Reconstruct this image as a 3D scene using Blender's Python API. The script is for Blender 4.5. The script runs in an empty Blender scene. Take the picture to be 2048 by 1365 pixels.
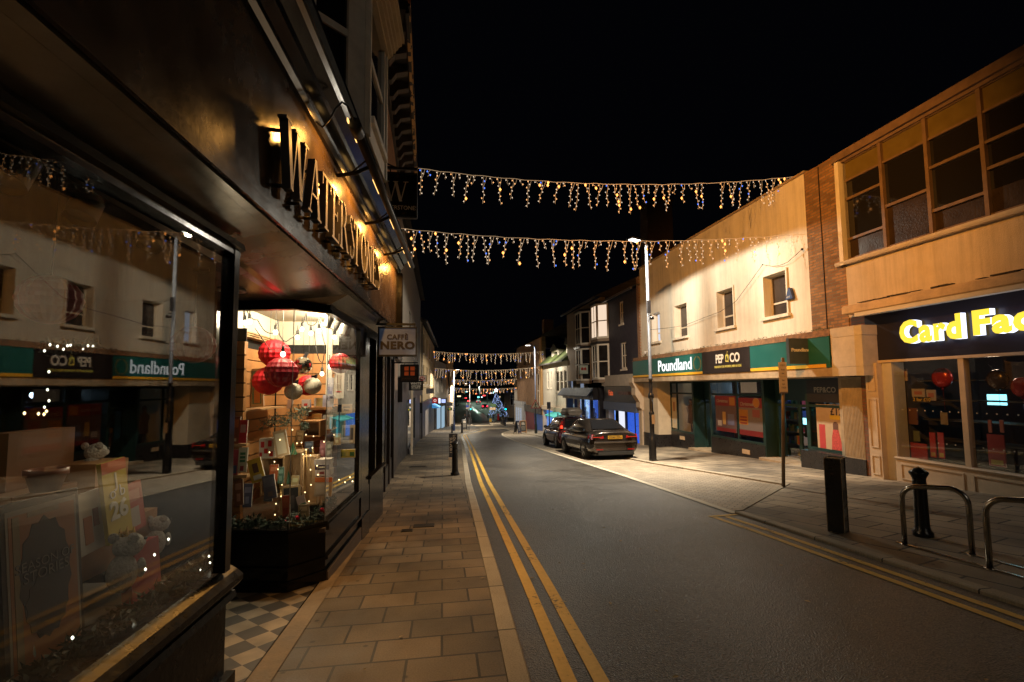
# Night high street: built from measurements, light from the lamps the place has plus assumed lamps out of view and a few added fills.
LAMP_E, LAMP_B, FLOOD, FLOOD_E, EXPO, DENOISE = 2500, 400, (4.6, 7.7), 8400, 0.0, True
import bpy, bmesh, math, random
from mathutils import Vector
sc = bpy.context.scene
COL = sc.collection
rnd = random.Random(11)
rad = math.radians

# ------------------------------------------------------------------ camera model (also used to measure the place)
F, PX, PY = 950.0, 1024.0, 706.0
CAM = Vector((0, 0, 1.6))
_d = Vector(((885 - PX) / F, -(776 - PY) / F, -1)).normalized()
_u = Vector((-.0105, 1, 0)); _u.z = -(_u.x * _d.x + _u.y * _d.y) / _d.z; _u.normalize()
_x = _d.cross(_u)

def ray(px, py):
    c = Vector(((px - PX) / F, -(py - PY) / F, -1))
    return Vector((c.dot(_x), c.dot(_d), c.dot(_u)))

def at_y(px, py, Y):
    r = ray(px, py); return CAM + r * (Y / r.y)

def at_z(px, py, z):
    r = ray(px, py); return CAM + r * ((z - CAM.z) / r.z)

SL = .057
def gz(y):
    if y < 122: return -SL * y
    return -SL * 122 + (y - 122) * .026

def at_g(px, py, h=0.0):
    r = ray(px, py); t = (h - CAM.z) / (r.z + SL * r.y)
    return CAM + r * t

class Frame:
    """A vertical plane: a runs along it, z up, o out of it."""
    def __init__(s, P, a, n):
        s.P = Vector((P[0], P[1], 0)); s.u = Vector((a[0], a[1], 0)).normalized(); s.n = Vector((n[0], n[1], 0)).normalized()
    def pt(s, a, z, o=0.0):
        p = s.P + s.u * a + s.n * o; return Vector((p.x, p.y, z))
    def at(s, px, py, o=0.0):
        r = ray(px, py); t = (o + (s.P - Vector((0, 0, 0))).dot(s.n)) / (r.x * s.n.x + r.y * s.n.y)
        p = r * t; q = p - s.P
        return q.x * s.u.x + q.y * s.u.y, CAM.z + p.z
    def rect(s, x0, y0, x1, y1, o=0.0):
        a, b = s.at(x0, y0, o); c, d = s.at(x1, y1, o)
        return min(a, c), max(a, c), min(b, d), max(b, d)

FR = Frame((10, 0), (-.0158, 1), (-1, -.0158))      # right-hand shop fronts
FL = Frame((-1.1, 0), (.04, 1), (1, -.04))          # bookshop fascia
GL = Frame((-1.4, 0), (.05, 1), (1, -.05))          # bookshop glass line

# ------------------------------------------------------------------ materials
MAT = {}
def _nodes(name):
    m = bpy.data.materials.new(name); m.use_nodes = True
    nt = m.node_tree; b = nt.nodes['Principled BSDF']
    return m, nt, b

def M(name, col=(.5, .5, .5), rough=.5, metal=0., emit=None, es=1., var=.12, vs=6., bump=0., bs=40., coat=0., spec=.5, trans=0., dirt=0.):
    if name in MAT: return MAT[name]
    m, nt, b = _nodes(name); L = nt.links.new
    b.inputs['Base Color'].default_value = (*col, 1); b.inputs['Roughness'].default_value = rough
    b.inputs['Metallic'].default_value = metal; b.inputs['Coat Weight'].default_value = coat
    b.inputs['Specular IOR Level'].default_value = spec
    if trans: b.inputs['Transmission Weight'].default_value = trans
    tc = None
    if var or bump:
        tc = nt.nodes.new('ShaderNodeTexCoord')
    if var:
        n = nt.nodes.new('ShaderNodeTexNoise'); n.inputs['Scale'].default_value = vs; n.inputs['Detail'].default_value = 6; n.inputs['Roughness'].default_value = .65
        L(tc.outputs['Object'], n.inputs['Vector'])
        mx = nt.nodes.new('ShaderNodeMix'); mx.data_type = 'RGBA'
        rmp = nt.nodes.new('ShaderNodeMapRange'); rmp.inputs[1].default_value = .3; rmp.inputs[2].default_value = .7
        L(n.outputs['Fac'], rmp.inputs[0]); L(rmp.outputs[0], mx.inputs['Factor'])
        mx.inputs['A'].default_value = (*[c * (1 - var) for c in col], 1); mx.inputs['B'].default_value = (*[min(1, c * (1 + var)) for c in col], 1)
        L(mx.outputs['Result'], b.inputs['Base Color'])
        rr = nt.nodes.new('ShaderNodeMapRange'); rr.inputs[1].default_value = .3; rr.inputs[2].default_value = .7
        rr.inputs[3].default_value = max(.02, rough * .8); rr.inputs[4].default_value = min(1, rough * 1.2)
        L(n.outputs['Fac'], rr.inputs[0]); L(rr.outputs[0], b.inputs['Roughness'])
    if bump:
        n2 = nt.nodes.new('ShaderNodeTexNoise'); n2.inputs['Scale'].default_value = bs; n2.inputs['Detail'].default_value = 4
        L(tc.outputs['Object'], n2.inputs['Vector'])
        bp = nt.nodes.new('ShaderNodeBump'); bp.inputs['Strength'].default_value = bump; bp.inputs['Distance'].default_value = .02
        L(n2.outputs['Fac'], bp.inputs['Height']); L(bp.outputs['Normal'], b.inputs['Normal'])
    if emit is not None:
        b.inputs['Emission Color'].default_value = (*emit, 1); b.inputs['Emission Strength'].default_value = es
        m.cycles.emission_sampling = 'NONE' if es < 3 else 'AUTO'
    MAT[name] = m; return m

def glow(name, col, s, sample=True):
    if name in MAT: return MAT[name]
    m = bpy.data.materials.new(name); m.use_nodes = True; nt = m.node_tree; nt.nodes.clear()
    o = nt.nodes.new('ShaderNodeOutputMaterial'); e = nt.nodes.new('ShaderNodeEmission')
    e.inputs['Color'].default_value = (*col, 1); e.inputs['Strength'].default_value = s
    nt.links.new(e.outputs[0], o.inputs[0])
    if not sample: m.cycles.emission_sampling = 'NONE'
    MAT[name] = m; return m

def glass(name, tint=(.95, .97, .96), k=1.9, ior=1.5, rough=0.0, grime=0.0):
    if name in MAT: return MAT[name]
    m = bpy.data.materials.new(name); m.use_nodes = True; nt = m.node_tree; nt.nodes.clear(); L = nt.links.new
    o = nt.nodes.new('ShaderNodeOutputMaterial'); t = nt.nodes.new('ShaderNodeBsdfTransparent'); g = nt.nodes.new('ShaderNodeBsdfGlossy')
    t.inputs[0].default_value = (*tint, 1); g.inputs['Roughness'].default_value = rough; g.inputs['Color'].default_value = (1, 1, 1, 1)
    f = nt.nodes.new('ShaderNodeFresnel'); gm = nt.nodes.new('ShaderNodeNewGeometry'); mi = nt.nodes.new('ShaderNodeMapRange'); mi.inputs[3].default_value = ior; mi.inputs[4].default_value = 1 / ior
    L(gm.outputs['Backfacing'], mi.inputs[0]); L(mi.outputs[0], f.inputs['IOR'])   # the same share is mirrored from either side of the sheet
    tcn = nt.nodes.new('ShaderNodeTexCoord'); wn = nt.nodes.new('ShaderNodeTexNoise'); wn.inputs['Scale'].default_value = 1.7; L(tcn.outputs['Object'], wn.inputs['Vector'])
    bpn = nt.nodes.new('ShaderNodeBump'); bpn.inputs['Strength'].default_value = .012; bpn.inputs['Distance'].default_value = .02; L(wn.outputs['Fac'], bpn.inputs['Height']); L(bpn.outputs[0], g.inputs['Normal'])
    mm = nt.nodes.new('ShaderNodeMath'); mm.operation = 'MULTIPLY'; mm.inputs[1].default_value = k; mm.use_clamp = True
    L(f.outputs[0], mm.inputs[0]); mx = nt.nodes.new('ShaderNodeMixShader')
    L(mm.outputs[0], mx.inputs[0]); L(t.outputs[0], mx.inputs[1]); L(g.outputs[0], mx.inputs[2])
    L(mx.outputs[0], o.inputs[0]); MAT[name] = m; return m

def brickmat(name, c1, c2, mortar, axes='yz', bw=.225, bh=.075, off=.5, ms=.012, rough=.85, bump=.5, rot=0., var=.35, msmooth=.1, gloss=None, gum=False):
    """Bricks, slabs or block pavers: axes picks the two object axes the pattern lies on."""
    if name in MAT: return MAT[name]
    m, nt, b = _nodes(name); L = nt.links.new; N = nt.nodes.new
    tc = N('ShaderNodeTexCoord'); sx = N('ShaderNodeSeparateXYZ'); cx = N('ShaderNodeCombineXYZ')
    L(tc.outputs['Object'], sx.inputs[0])
    for i, ax in enumerate(axes): L(sx.outputs['xyz'.index(ax)], cx.inputs[i])
    mp = N('ShaderNodeMapping'); mp.inputs['Rotation'].default_value[2] = rot; L(cx.outputs[0], mp.inputs[0])
    br = N('ShaderNodeTexBrick'); br.offset = off; br.inputs['Scale'].default_value = 1
    br.inputs['Brick Width'].default_value = bw; br.inputs['Row Height'].default_value = bh
    br.inputs['Mortar Size'].default_value = ms; br.inputs['Mortar Smooth'].default_value = msmooth; br.inputs['Bias'].default_value = 0
    br.inputs['Color1'].default_value = (*c1, 1); br.inputs['Color2'].default_value = (*c2, 1); br.inputs['Mortar'].default_value = (*mortar, 1)
    wob = N('ShaderNodeTexNoise'); wob.inputs['Scale'].default_value = 3; L(cx.outputs[0], wob.inputs[0])
    wv = N('ShaderNodeVectorMath'); wv.operation = 'MULTIPLY_ADD'; wv.inputs[1].default_value = (.008, .008, 0)
    L(wob.outputs['Color'], wv.inputs[0]); L(mp.outputs[0], wv.inputs[2])
    L(wv.outputs[0], br.inputs['Vector'])
    n = N('ShaderNodeTexNoise'); n.inputs['Scale'].default_value = 1.3; n.inputs['Detail'].default_value = 8; n.inputs['Roughness'].default_value = .7; L(cx.outputs[0], n.inputs[0])
    n2 = N('ShaderNodeTexNoise'); n2.inputs['Scale'].default_value = 90; n2.inputs['Detail'].default_value = 3; L(cx.outputs[0], n2.inputs[0])
    ad = N('ShaderNodeMath'); ad.operation = 'ADD'; L(n.outputs['Fac'], ad.inputs[0]); L(n2.outputs['Fac'], ad.inputs[1])
    mr = N('ShaderNodeMapRange'); mr.inputs[1].default_value = .65; mr.inputs[2].default_value = 1.35; mr.inputs[3].default_value = 1 - var; mr.inputs[4].default_value = 1 + var
    L(ad.outputs[0], mr.inputs[0])
    mu = N('ShaderNodeVectorMath'); mu.operation = 'SCALE'; L(br.outputs['Color'], mu.inputs[0]); L(mr.outputs[0], mu.inputs['Scale'])
    L(mu.outputs[0], b.inputs['Base Color']); b.inputs['Roughness'].default_value = rough
    if gum:   # trodden-in spots and wider stains
        vo = N('ShaderNodeTexVoronoi'); vo.inputs['Scale'].default_value = 5.5; L(cx.outputs[0], vo.inputs['Vector'])
        g1 = N('ShaderNodeMapRange'); g1.inputs[1].default_value = .07; g1.inputs[2].default_value = .13; g1.inputs[3].default_value = .3; g1.inputs[4].default_value = 1; L(vo.outputs['Distance'], g1.inputs[0])
        n5 = N('ShaderNodeTexNoise'); n5.inputs['Scale'].default_value = .55; n5.inputs['Detail'].default_value = 7; L(cx.outputs[0], n5.inputs[0]); g2 = N('ShaderNodeMapRange'); g2.inputs[1].default_value = .38; g2.inputs[2].default_value = .6; g2.inputs[3].default_value = .45; g2.inputs[4].default_value = 1.2; L(n5.outputs['Fac'], g2.inputs[0])
        gm = N('ShaderNodeMath'); gm.operation = 'MULTIPLY'; L(g1.outputs[0], gm.inputs[0]); L(g2.outputs[0], gm.inputs[1]); mu2 = N('ShaderNodeVectorMath'); mu2.operation = 'SCALE'; L(mu.outputs[0], mu2.inputs[0]); L(gm.outputs[0], mu2.inputs['Scale']); L(mu2.outputs[0], b.inputs['Base Color'])
    if gloss: 
        gr = N('ShaderNodeMapRange'); gr.inputs[1].default_value = .35; gr.inputs[2].default_value = .65; gr.inputs[3].default_value = gloss; gr.inputs[4].default_value = rough
        L(n.outputs['Fac'], gr.inputs[0]); L(gr.outputs[0], b.inputs['Roughness'])
    iv = N('ShaderNodeMath'); iv.operation = 'MULTIPLY_ADD'; iv.inputs[1].default_value = -1; iv.inputs[2].default_value = 1; L(br.outputs['Fac'], iv.inputs[0])
    a2 = N('ShaderNodeMath'); a2.operation = 'MULTIPLY_ADD'; a2.inputs[1].default_value = .25; L(n2.outputs['Fac'], a2.inputs[0]); L(iv.outputs[0], a2.inputs[2])
    bp = N('ShaderNodeBump'); bp.inputs['Strength'].default_value = bump; bp.inputs['Distance'].default_value = .012
    L(a2.outputs[0], bp.inputs['Height']); L(bp.outputs[0], b.inputs['Normal'])
    MAT[name] = m; return m

# ------------------------------------------------------------------ mesh building
class MB:
    def __init__(s): s.v = []; s.f = []; s.m = []; s.sm = []
    def add(s, vs, fs, m=0, smooth=False):
        b = len(s.v); s.v += [Vector(v) for v in vs]
        for f in fs: s.f.append([b + i for i in f]); s.m.append(m); s.sm.append(smooth)
        return s
    def poly(s, pts, m=0): return s.add(pts, [list(range(len(pts)))], m)
    def hexa(s, p, m=0):
        return s.add(p, [(0, 3, 2, 1), (4, 5, 6, 7), (0, 1, 5, 4), (1, 2, 6, 5), (2, 3, 7, 6), (3, 0, 4, 7)], m)
    def box(s, x0, x1, y0, y1, z0, z1, m=0):
        return s.hexa([(x0, y0, z0), (x1, y0, z0), (x1, y1, z0), (x0, y1, z0), (x0, y0, z1), (x1, y0, z1), (x1, y1, z1), (x0, y1, z1)], m)
    def fb(s, fr, a0, a1, z0, z1, o0, o1, m=0):
        P = fr.pt
        return s.hexa([P(a0, z0, o0), P(a1, z0, o0), P(a1, z0, o1), P(a0, z0, o1), P(a0, z1, o0), P(a1, z1, o0), P(a1, z1, o1), P(a0, z1, o1)], m)
    def fprofile(s, fr, a0, a1, prof, m=0):
        """Extrude a closed (o, z) outline along the frame: cornices, sills, kerbs."""
        n = len(prof); vs = [fr.pt(a0, z, o) for o, z in prof] + [fr.pt(a1, z, o) for o, z in prof]
        fs = [(i, (i + 1) % n, n + (i + 1) % n, n + i) for i in range(n)] + [list(range(n))[::-1], list(range(n, 2 * n))]
        return s.add(vs, fs, m)
    def obox(s, c, ax, ay, az, m=0):
        c = Vector(c); ax, ay, az = Vector(ax), Vector(ay), Vector(az)
        return s.hexa([c - ax - ay - az, c + ax - ay - az, c + ax + ay - az, c - ax + ay - az, c - ax - ay + az, c + ax - ay + az, c + ax + ay + az, c - ax + ay + az], m)
    def prism(s, pts, vec, m=0):
        n = len(pts); pts = [Vector(p) for p in pts]; vec = Vector(vec)
        return s.add(pts + [p + vec for p in pts], [list(range(n))[::-1], list(range(n, 2 * n))] + [(i, (i + 1) % n, n + (i + 1) % n, n + i) for i in range(n)], m)
    def tube(s, pts, r, n=8, m=0, cap=True, smooth=True):
        pts = [Vector(p) for p in pts]; k = len(pts); rs = r if isinstance(r, (list, tuple)) else [r] * k
        vs = []; prev = None
        for i, p in enumerate(pts):
            t = (pts[min(i + 1, k - 1)] - pts[max(i - 1, 0)])
            if t.length < 1e-9: t = Vector((0, 0, 1))
            t.normalize()
            if prev is None:
                up = Vector((0, 0, 1)) if abs(t.z) < .9 else Vector((1, 0, 0)); e1 = t.cross(up).normalized()
            else:
                e1 = (prev - t * prev.dot(t)); e1 = e1.normalized() if e1.length > 1e-6 else t.orthogonal().normalized()
            prev = e1; e2 = t.cross(e1)
            vs += [p + (e1 * math.cos(2 * math.pi * j / n) + e2 * math.sin(2 * math.pi * j / n)) * rs[i] for j in range(n)]
        fs = [(i * n + j, i * n + (j + 1) % n, (i + 1) * n + (j + 1) % n, (i + 1) * n + j) for i in range(k - 1) for j in range(n)]
        s.add(vs, fs, m, smooth)
        if cap: 
            s.add(vs[:n][::-1], [list(range(n))], m); s.add(vs[-n:], [list(range(n))], m)
        return s
    def lathe(s, c, prof, n=20, m=0, axis='z', smooth=True):
        c = Vector(c); vs = []
        for r, z in prof:
            for j in range(n):
                t = 2 * math.pi * j / n; x, y = r * math.cos(t), r * math.sin(t)
                vs.append(c + (Vector((x, y, z)) if axis == 'z' else Vector((z, x, y)) if axis == 'x' else Vector((x, z, y))))
        k = len(prof)
        s.add(vs, [(i * n + j, i * n + (j + 1) % n, (i + 1) * n + (j + 1) % n, (i + 1) * n + j) for i in range(k - 1) for j in range(n)], m, smooth)
        return s
    def ball(s, c, r, nu=16, nv=10, m=0, sq=(1, 1, 1)):
        c = Vector(c); vs = [c + Vector((0, 0, -r * sq[2]))]
        for i in range(1, nv):
            t = math.pi * i / nv - math.pi / 2
            vs += [c + Vector((r * math.cos(t) * math.cos(2 * math.pi * j / nu) * sq[0], r * math.cos(t) * math.sin(2 * math.pi * j / nu) * sq[1], r * math.sin(t) * sq[2])) for j in range(nu)]
        vs.append(c + Vector((0, 0, r * sq[2]))); fs = []
        for j in range(nu):
            fs.append((0, 1 + (j + 1) % nu, 1 + j)); fs.append((len(vs) - 1, 1 + (nv - 2) * nu + j, 1 + (nv - 2) * nu + (j + 1) % nu))
        for i in range(nv - 2):
            for j in range(nu): fs.append((1 + i * nu + j, 1 + i * nu + (j + 1) % nu, 1 + (i + 1) * nu + (j + 1) % nu, 1 + (i + 1) * nu + j))
        return s.add(vs, fs, m, True)
    def octa(s, c, r, m=0, h=1.3):
        c = Vector(c); X, Y, Z = Vector((r, 0, 0)), Vector((0, r, 0)), Vector((0, 0, r * h))
        return s.add([c + X, c + Y, c - X, c - Y, c + Z, c - Z], [(0, 1, 4), (1, 2, 4), (2, 3, 4), (3, 0, 4), (1, 0, 5), (2, 1, 5), (3, 2, 5), (0, 3, 5)], m)
    def wall(s, fr, a0, a1, z0, z1, o0, o1, holes=(), m=0, mr=None):
        """A wall slab with rectangular openings; o1 is the outer face."""
        mr = m if mr is None else mr
        A = sorted({a0, a1, *[h[0] for h in holes], *[h[1] for h in holes]}); Z = sorted({z0, z1, *[h[2] for h in holes], *[h[3] for h in holes]})
        A = [a for a in A if a0 <= a <= a1]; Z = [z for z in Z if z0 <= z <= z1]
        def solid(i, j):
            if i < 0 or j < 0 or i >= len(A) - 1 or j >= len(Z) - 1: return False
            a, z = (A[i] + A[i + 1]) / 2, (Z[j] + Z[j + 1]) / 2
            return not any(h[0] < a < h[1] and h[2] < z < h[3] for h in holes)
        P = fr.pt
        for i in range(len(A) - 1):
            for j in range(len(Z) - 1):
                if not solid(i, j): continue
                b, c, d, e = A[i], A[i + 1], Z[j], Z[j + 1]
                s.poly([P(b, d, o1), P(c, d, o1), P(c, e, o1), P(b, e, o1)], m)
                s.poly([P(b, d, o0), P(b, e, o0), P(c, e, o0), P(c, d, o0)], mr)
                if not solid(i - 1, j): s.poly([P(b, d, o0), P(b, d, o1), P(b, e, o1), P(b, e, o0)], mr)
                if not solid(i + 1, j): s.poly([P(c, d, o1), P(c, d, o0), P(c, e, o0), P(c, e, o1)], mr)
                if not solid(i, j - 1): s.poly([P(b, d, o0), P(c, d, o0), P(c, d, o1), P(b, d, o1)], mr)
                if not solid(i, j + 1): s.poly([P(b, e, o1), P(c, e, o1), P(c, e, o0), P(b, e, o0)], mr)
        return s
    def build(s, name, mats, parent=None, origin=None, bevel=0.0):
        o0 = Vector(origin) if origin is not None else Vector((0, 0, 0))
        if parent is not None:
            r = parent
            while r.parent is not None: r = r.parent
            o0 = r.location.copy()
        me = bpy.data.meshes.new(name); me.from_pydata([v - o0 for v in s.v], [], s.f)
        if not isinstance(mats, (list, tuple)): mats = [mats]
        for m in mats: me.materials.append(m)
        me.polygons.foreach_set('material_index', s.m); me.polygons.foreach_set('use_smooth', s.sm)
        bm = bmesh.new(); bm.from_mesh(me); bmesh.ops.remove_doubles(bm, verts=bm.verts, dist=1e-5) if len(bm.verts) < 20000 else None
        bmesh.ops.recalc_face_normals(bm, faces=bm.faces); bm.to_mesh(me); bm.free()
        ob = bpy.data.objects.new(name, me); COL.objects.link(ob)
        if parent is not None: ob.parent = parent
        else: ob.location = o0
        if bevel:
            md = ob.modifiers.new('edge', 'BEVEL'); md.width = bevel; md.segments = 2; md.limit_method = 'ANGLE'; md.angle_limit = rad(40)
        return ob

def street_optic(ld, lo=.2, house=.34):
    """Road lantern: even across the street, cut back along it (a photometric curve by direction)."""
    ld.use_nodes = True; nt = ld.node_tree; L = nt.links.new; e = next(n for n in nt.nodes if n.type == 'EMISSION')
    tc = nt.nodes.new('ShaderNodeTexCoord'); sx = nt.nodes.new('ShaderNodeSeparateXYZ'); L(tc.outputs['Normal'], sx.inputs[0])
    ab = nt.nodes.new('ShaderNodeMath'); ab.operation = 'ABSOLUTE'; L(sx.outputs[1], ab.inputs[0]); ng = nt.nodes.new('ShaderNodeMath'); ng.operation = 'MULTIPLY'; ng.inputs[1].default_value = -1; L(sx.outputs[1], ng.inputs[0])
    mr = nt.nodes.new('ShaderNodeMapRange'); mr.interpolation_type = 'SMOOTHSTEP'; mr.inputs[1].default_value = .30; mr.inputs[2].default_value = .86; mr.inputs[3].default_value = 1; mr.inputs[4].default_value = lo
    L(ng.outputs[0], mr.inputs[0])
    hs = nt.nodes.new('ShaderNodeMapRange'); hs.interpolation_type = 'SMOOTHSTEP'; hs.inputs[1].default_value = .10; hs.inputs[2].default_value = .62; hs.inputs[3].default_value = house; hs.inputs[4].default_value = 1; L(ab.outputs[0], hs.inputs[0])   # less light on the house side
    sd = nt.nodes.new('ShaderNodeMapRange'); sd.interpolation_type = 'SMOOTHSTEP'; sd.inputs[1].default_value = .05; sd.inputs[2].default_value = .5; L(sx.outputs[0], sd.inputs[0])
    mx = nt.nodes.new('ShaderNodeMix'); mx.inputs[2].default_value = 1; L(sd.outputs[0], mx.inputs[0]); L(hs.outputs[0], mx.inputs[3])
    mu = nt.nodes.new('ShaderNodeMath'); mu.operation = 'MULTIPLY'; L(mr.outputs[0], mu.inputs[0]); L(mx.outputs[0], mu.inputs[1]); L(mu.outputs[0], e.inputs['Strength'])

def depth(p):
    v = Vector(p) - CAM; return -(v.x * _x.z + v.y * _d.z + v.z * _u.z)

def tag(o, label=None, cat=None, group=None, kind=None):
    if label: o['label'] = label
    if cat: o['category'] = cat
    if group: o['group'] = group
    if kind: o['kind'] = kind
    return o

def thing(name, label, cat, loc=(0, 0, 0), group=None, rz=0.):
    o = bpy.data.objects.new(name, None); COL.objects.link(o); o.location = loc; o.rotation_euler = (0, 0, rz); o.empty_display_size = .2
    return tag(o, label, cat, group)

def dup(root, loc=None, rz=None, label=None, group=None):
    def cp(o, par):
        c = o.copy(); COL.objects.link(c)
        if par is not None: c.parent = par
        for ch in list(o.children): cp(ch, c)
        return c
    r = cp(root, None)
    if loc is not None: r.location = loc
    if rz is not None: r.rotation_euler = (0, 0, rz)
    return tag(r, label, None, group)

def struct(name, mb, mats):
    return tag(mb.build(name, mats), kind='structure')

def write(name, txt, size, mat, origin, dx, dz, parent=None, ext=.004, align='CENTER', bold=0., sx=1., spacing=1., mat2=None, fit=None):
    """Lettering as a solid mesh: dx is the reading direction, dz up."""
    cu = bpy.data.curves.new(name, 'FONT'); cu.body = txt; cu.size = size; cu.align_x = align; cu.align_y = 'CENTER'
    cu.extrude = ext; cu.offset = bold; cu.space_character = spacing; cu.resolution_u = 3
    ob = bpy.data.objects.new(name + '_tmp', cu); COL.objects.link(ob)
    dg = bpy.context.evaluated_depsgraph_get(); me = bpy.data.meshes.new_from_object(ob.evaluated_get(dg))
    bpy.data.objects.remove(ob); bpy.data.curves.remove(cu)
    if fit:   # fit = (width, height) of the whole word
        xs = [v.co.x for v in me.vertices]; ys = [v.co.y for v in me.vertices]; kx, ky = fit[0] / (max(xs) - min(xs)), fit[1] / (max(ys) - min(ys)); mx_, my_ = (min(xs) if align == 'LEFT' else (max(xs) + min(xs)) / 2), (max(ys) + min(ys)) / 2
        for v in me.vertices: v.co.x = (v.co.x - mx_) * kx; v.co.y = (v.co.y - my_) * ky
    dx = Vector(dx).normalized(); dz = Vector(dz).normalized(); dn = dx.cross(dz); og = Vector(origin)
    if parent is not None:
        r = parent
        while r.parent is not None: r = r.parent
        og = og - r.location
    for v in me.vertices: v.co = og + dx * (v.co.x * sx) + dz * v.co.y + dn * v.co.z
    me.name = name; me.materials.clear(); me.materials.append(mat)
    if mat2 is not None:
        me.materials.append(mat2)
        for p in me.polygons:
            if abs(p.normal.dot(dn)) < .5: p.material_index = 1
    o2 = bpy.data.objects.new(name, me); COL.objects.link(o2)
    if parent is not None: o2.parent = parent
    return o2
# ================================================================== materials of the street
def asphalt_mat():
    m, nt, b = _nodes('asphalt'); L = nt.links.new; N = nt.nodes.new
    tc = N('ShaderNodeTexCoord')
    n1 = N('ShaderNodeTexVoronoi'); n1.inputs['Scale'].default_value = 90; L(tc.outputs['Object'], n1.inputs['Vector'])
    n2 = N('ShaderNodeTexNoise'); n2.inputs['Scale'].default_value = .8; n2.inputs['Detail'].default_value = 9; n2.inputs['Roughness'].default_value = .7; L(tc.outputs['Object'], n2.inputs['Vector'])
    n3 = N('ShaderNodeTexNoise'); n3.inputs['Scale'].default_value = 55; n3.inputs['Detail'].default_value = 3; L(tc.outputs['Object'], n3.inputs['Vector'])
    rp = N('ShaderNodeValToRGB'); e = rp.color_ramp.elements
    e[0].position = .1; e[0].color = (.022, .020, .018, 1); e[1].position = .95; e[1].color = (.125, .106, .084, 1)
    L(n1.outputs['Color'], rp.inputs[0])
    mr = N('ShaderNodeMapRange'); mr.inputs[1].default_value = .3; mr.inputs[2].default_value = .7; mr.inputs[3].default_value = .38; mr.inputs[4].default_value = 1.4
    ad0 = N('ShaderNodeMath'); ad0.operation = 'ADD'; sxx = N('ShaderNodeSeparateXYZ'); L(tc.outputs['Object'], sxx.inputs[0])
    tr1 = N('ShaderNodeMath'); tr1.operation = 'MULTIPLY_ADD'; tr1.inputs[1].default_value = 3.9; tr1.inputs[2].default_value = -10.3; L(sxx.outputs[0], tr1.inputs[0]); tr2 = N('ShaderNodeMath'); tr2.operation = 'COSINE'; L(tr1.outputs[0], tr2.inputs[0]); tr3 = N('ShaderNodeMath'); tr3.operation = 'MULTIPLY'; tr3.inputs[1].default_value = .05; L(tr2.outputs[0], tr3.inputs[0])   # wheel tracks
    vc = N('ShaderNodeTexVoronoi'); vc.inputs['Scale'].default_value = .33; L(tc.outputs['Object'], vc.inputs['Vector']); vs_ = N('ShaderNodeSeparateXYZ'); L(vc.outputs['Color'], vs_.inputs[0]); v3 = N('ShaderNodeMath'); v3.operation = 'MULTIPLY_ADD'; v3.inputs[1].default_value = .16; v3.inputs[2].default_value = -.08; L(vs_.outputs[0], v3.inputs[0])   # old patches
    ad1 = N('ShaderNodeMath'); ad1.operation = 'ADD'; L(tr3.outputs[0], ad1.inputs[0]); L(v3.outputs[0], ad1.inputs[1]); L(n2.outputs['Fac'], ad0.inputs[0]); L(ad1.outputs[0], ad0.inputs[1])
    L(ad0.outputs[0], mr.inputs[0]); sc_ = N('ShaderNodeVectorMath'); sc_.operation = 'SCALE'
    L(rp.outputs[0], sc_.inputs[0]); L(mr.outputs[0], sc_.inputs['Scale']); L(sc_.outputs[0], b.inputs['Base Color'])
    rr = N('ShaderNodeMapRange'); rr.inputs[1].default_value = .3; rr.inputs[2].default_value = .7; rr.inputs[3].default_value = .29; rr.inputs[4].default_value = .46
    L(n2.outputs['Fac'], rr.inputs[0]); L(rr.outputs[0], b.inputs['Roughness'])
    b.inputs['Specular IOR Level'].default_value = .55
    ad = N('ShaderNodeMath'); ad.operation = 'ADD'; L(n1.outputs['Distance'], ad.inputs[0]); L(n3.outputs['Fac'], ad.inputs[1])
    bp = N('ShaderNodeBump'); bp.inputs['Strength'].default_value = .4; bp.inputs['Distance'].default_value = .012
    L(ad.outputs[0], bp.inputs['Height']); L(bp.outputs[0], b.inputs['Normal'])
    return m

def checker_mat():
    m, nt, b = _nodes('chequer tiles'); L = nt.links.new; N = nt.nodes.new
    tc = N('ShaderNodeTexCoord'); mp = N('ShaderNodeMapping'); mp.inputs['Rotation'].default_value[2] = rad(45)
    mp.inputs['Location'].default_value = (.0, .06, .5)
    L(tc.outputs['Object'], mp.inputs[0])
    ck = N('ShaderNodeTexChecker'); ck.inputs['Scale'].default_value = 1 / .177
    ck.inputs['Color1'].default_value = (.27, .22, .155, 1); ck.inputs['Color2'].default_value = (.045, .038, .033, 1)
    fl = N('ShaderNodeVectorMath'); fl.operation = 'MULTIPLY'; fl.inputs[1].default_value = (1, 1, 0); L(mp.outputs[0], fl.inputs[0])
    of = N('ShaderNodeVectorMath'); of.operation = 'ADD'; of.inputs[1].default_value = (0, 0, .05); L(fl.outputs[0], of.inputs[0]); L(of.outputs[0], ck.inputs['Vector'])
    n = N('ShaderNodeTexNoise'); n.inputs['Scale'].default_value = 5; n.inputs['Detail'].default_value = 8; L(tc.outputs['Object'], n.inputs['Vector'])
    mr = N('ShaderNodeMapRange'); mr.inputs[1].default_value = .3; mr.inputs[2].default_value = .7; mr.inputs[3].default_value = .6; mr.inputs[4].default_value = 1.15; L(n.outputs['Fac'], mr.inputs[0])
    s2 = N('ShaderNodeVectorMath'); s2.operation = 'SCALE'; L(ck.outputs['Color'], s2.inputs[0]); L(mr.outputs[0], s2.inputs['Scale']); L(s2.outputs[0], b.inputs['Base Color'])
    b.inputs['Roughness'].default_value = .55
    return m

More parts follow.
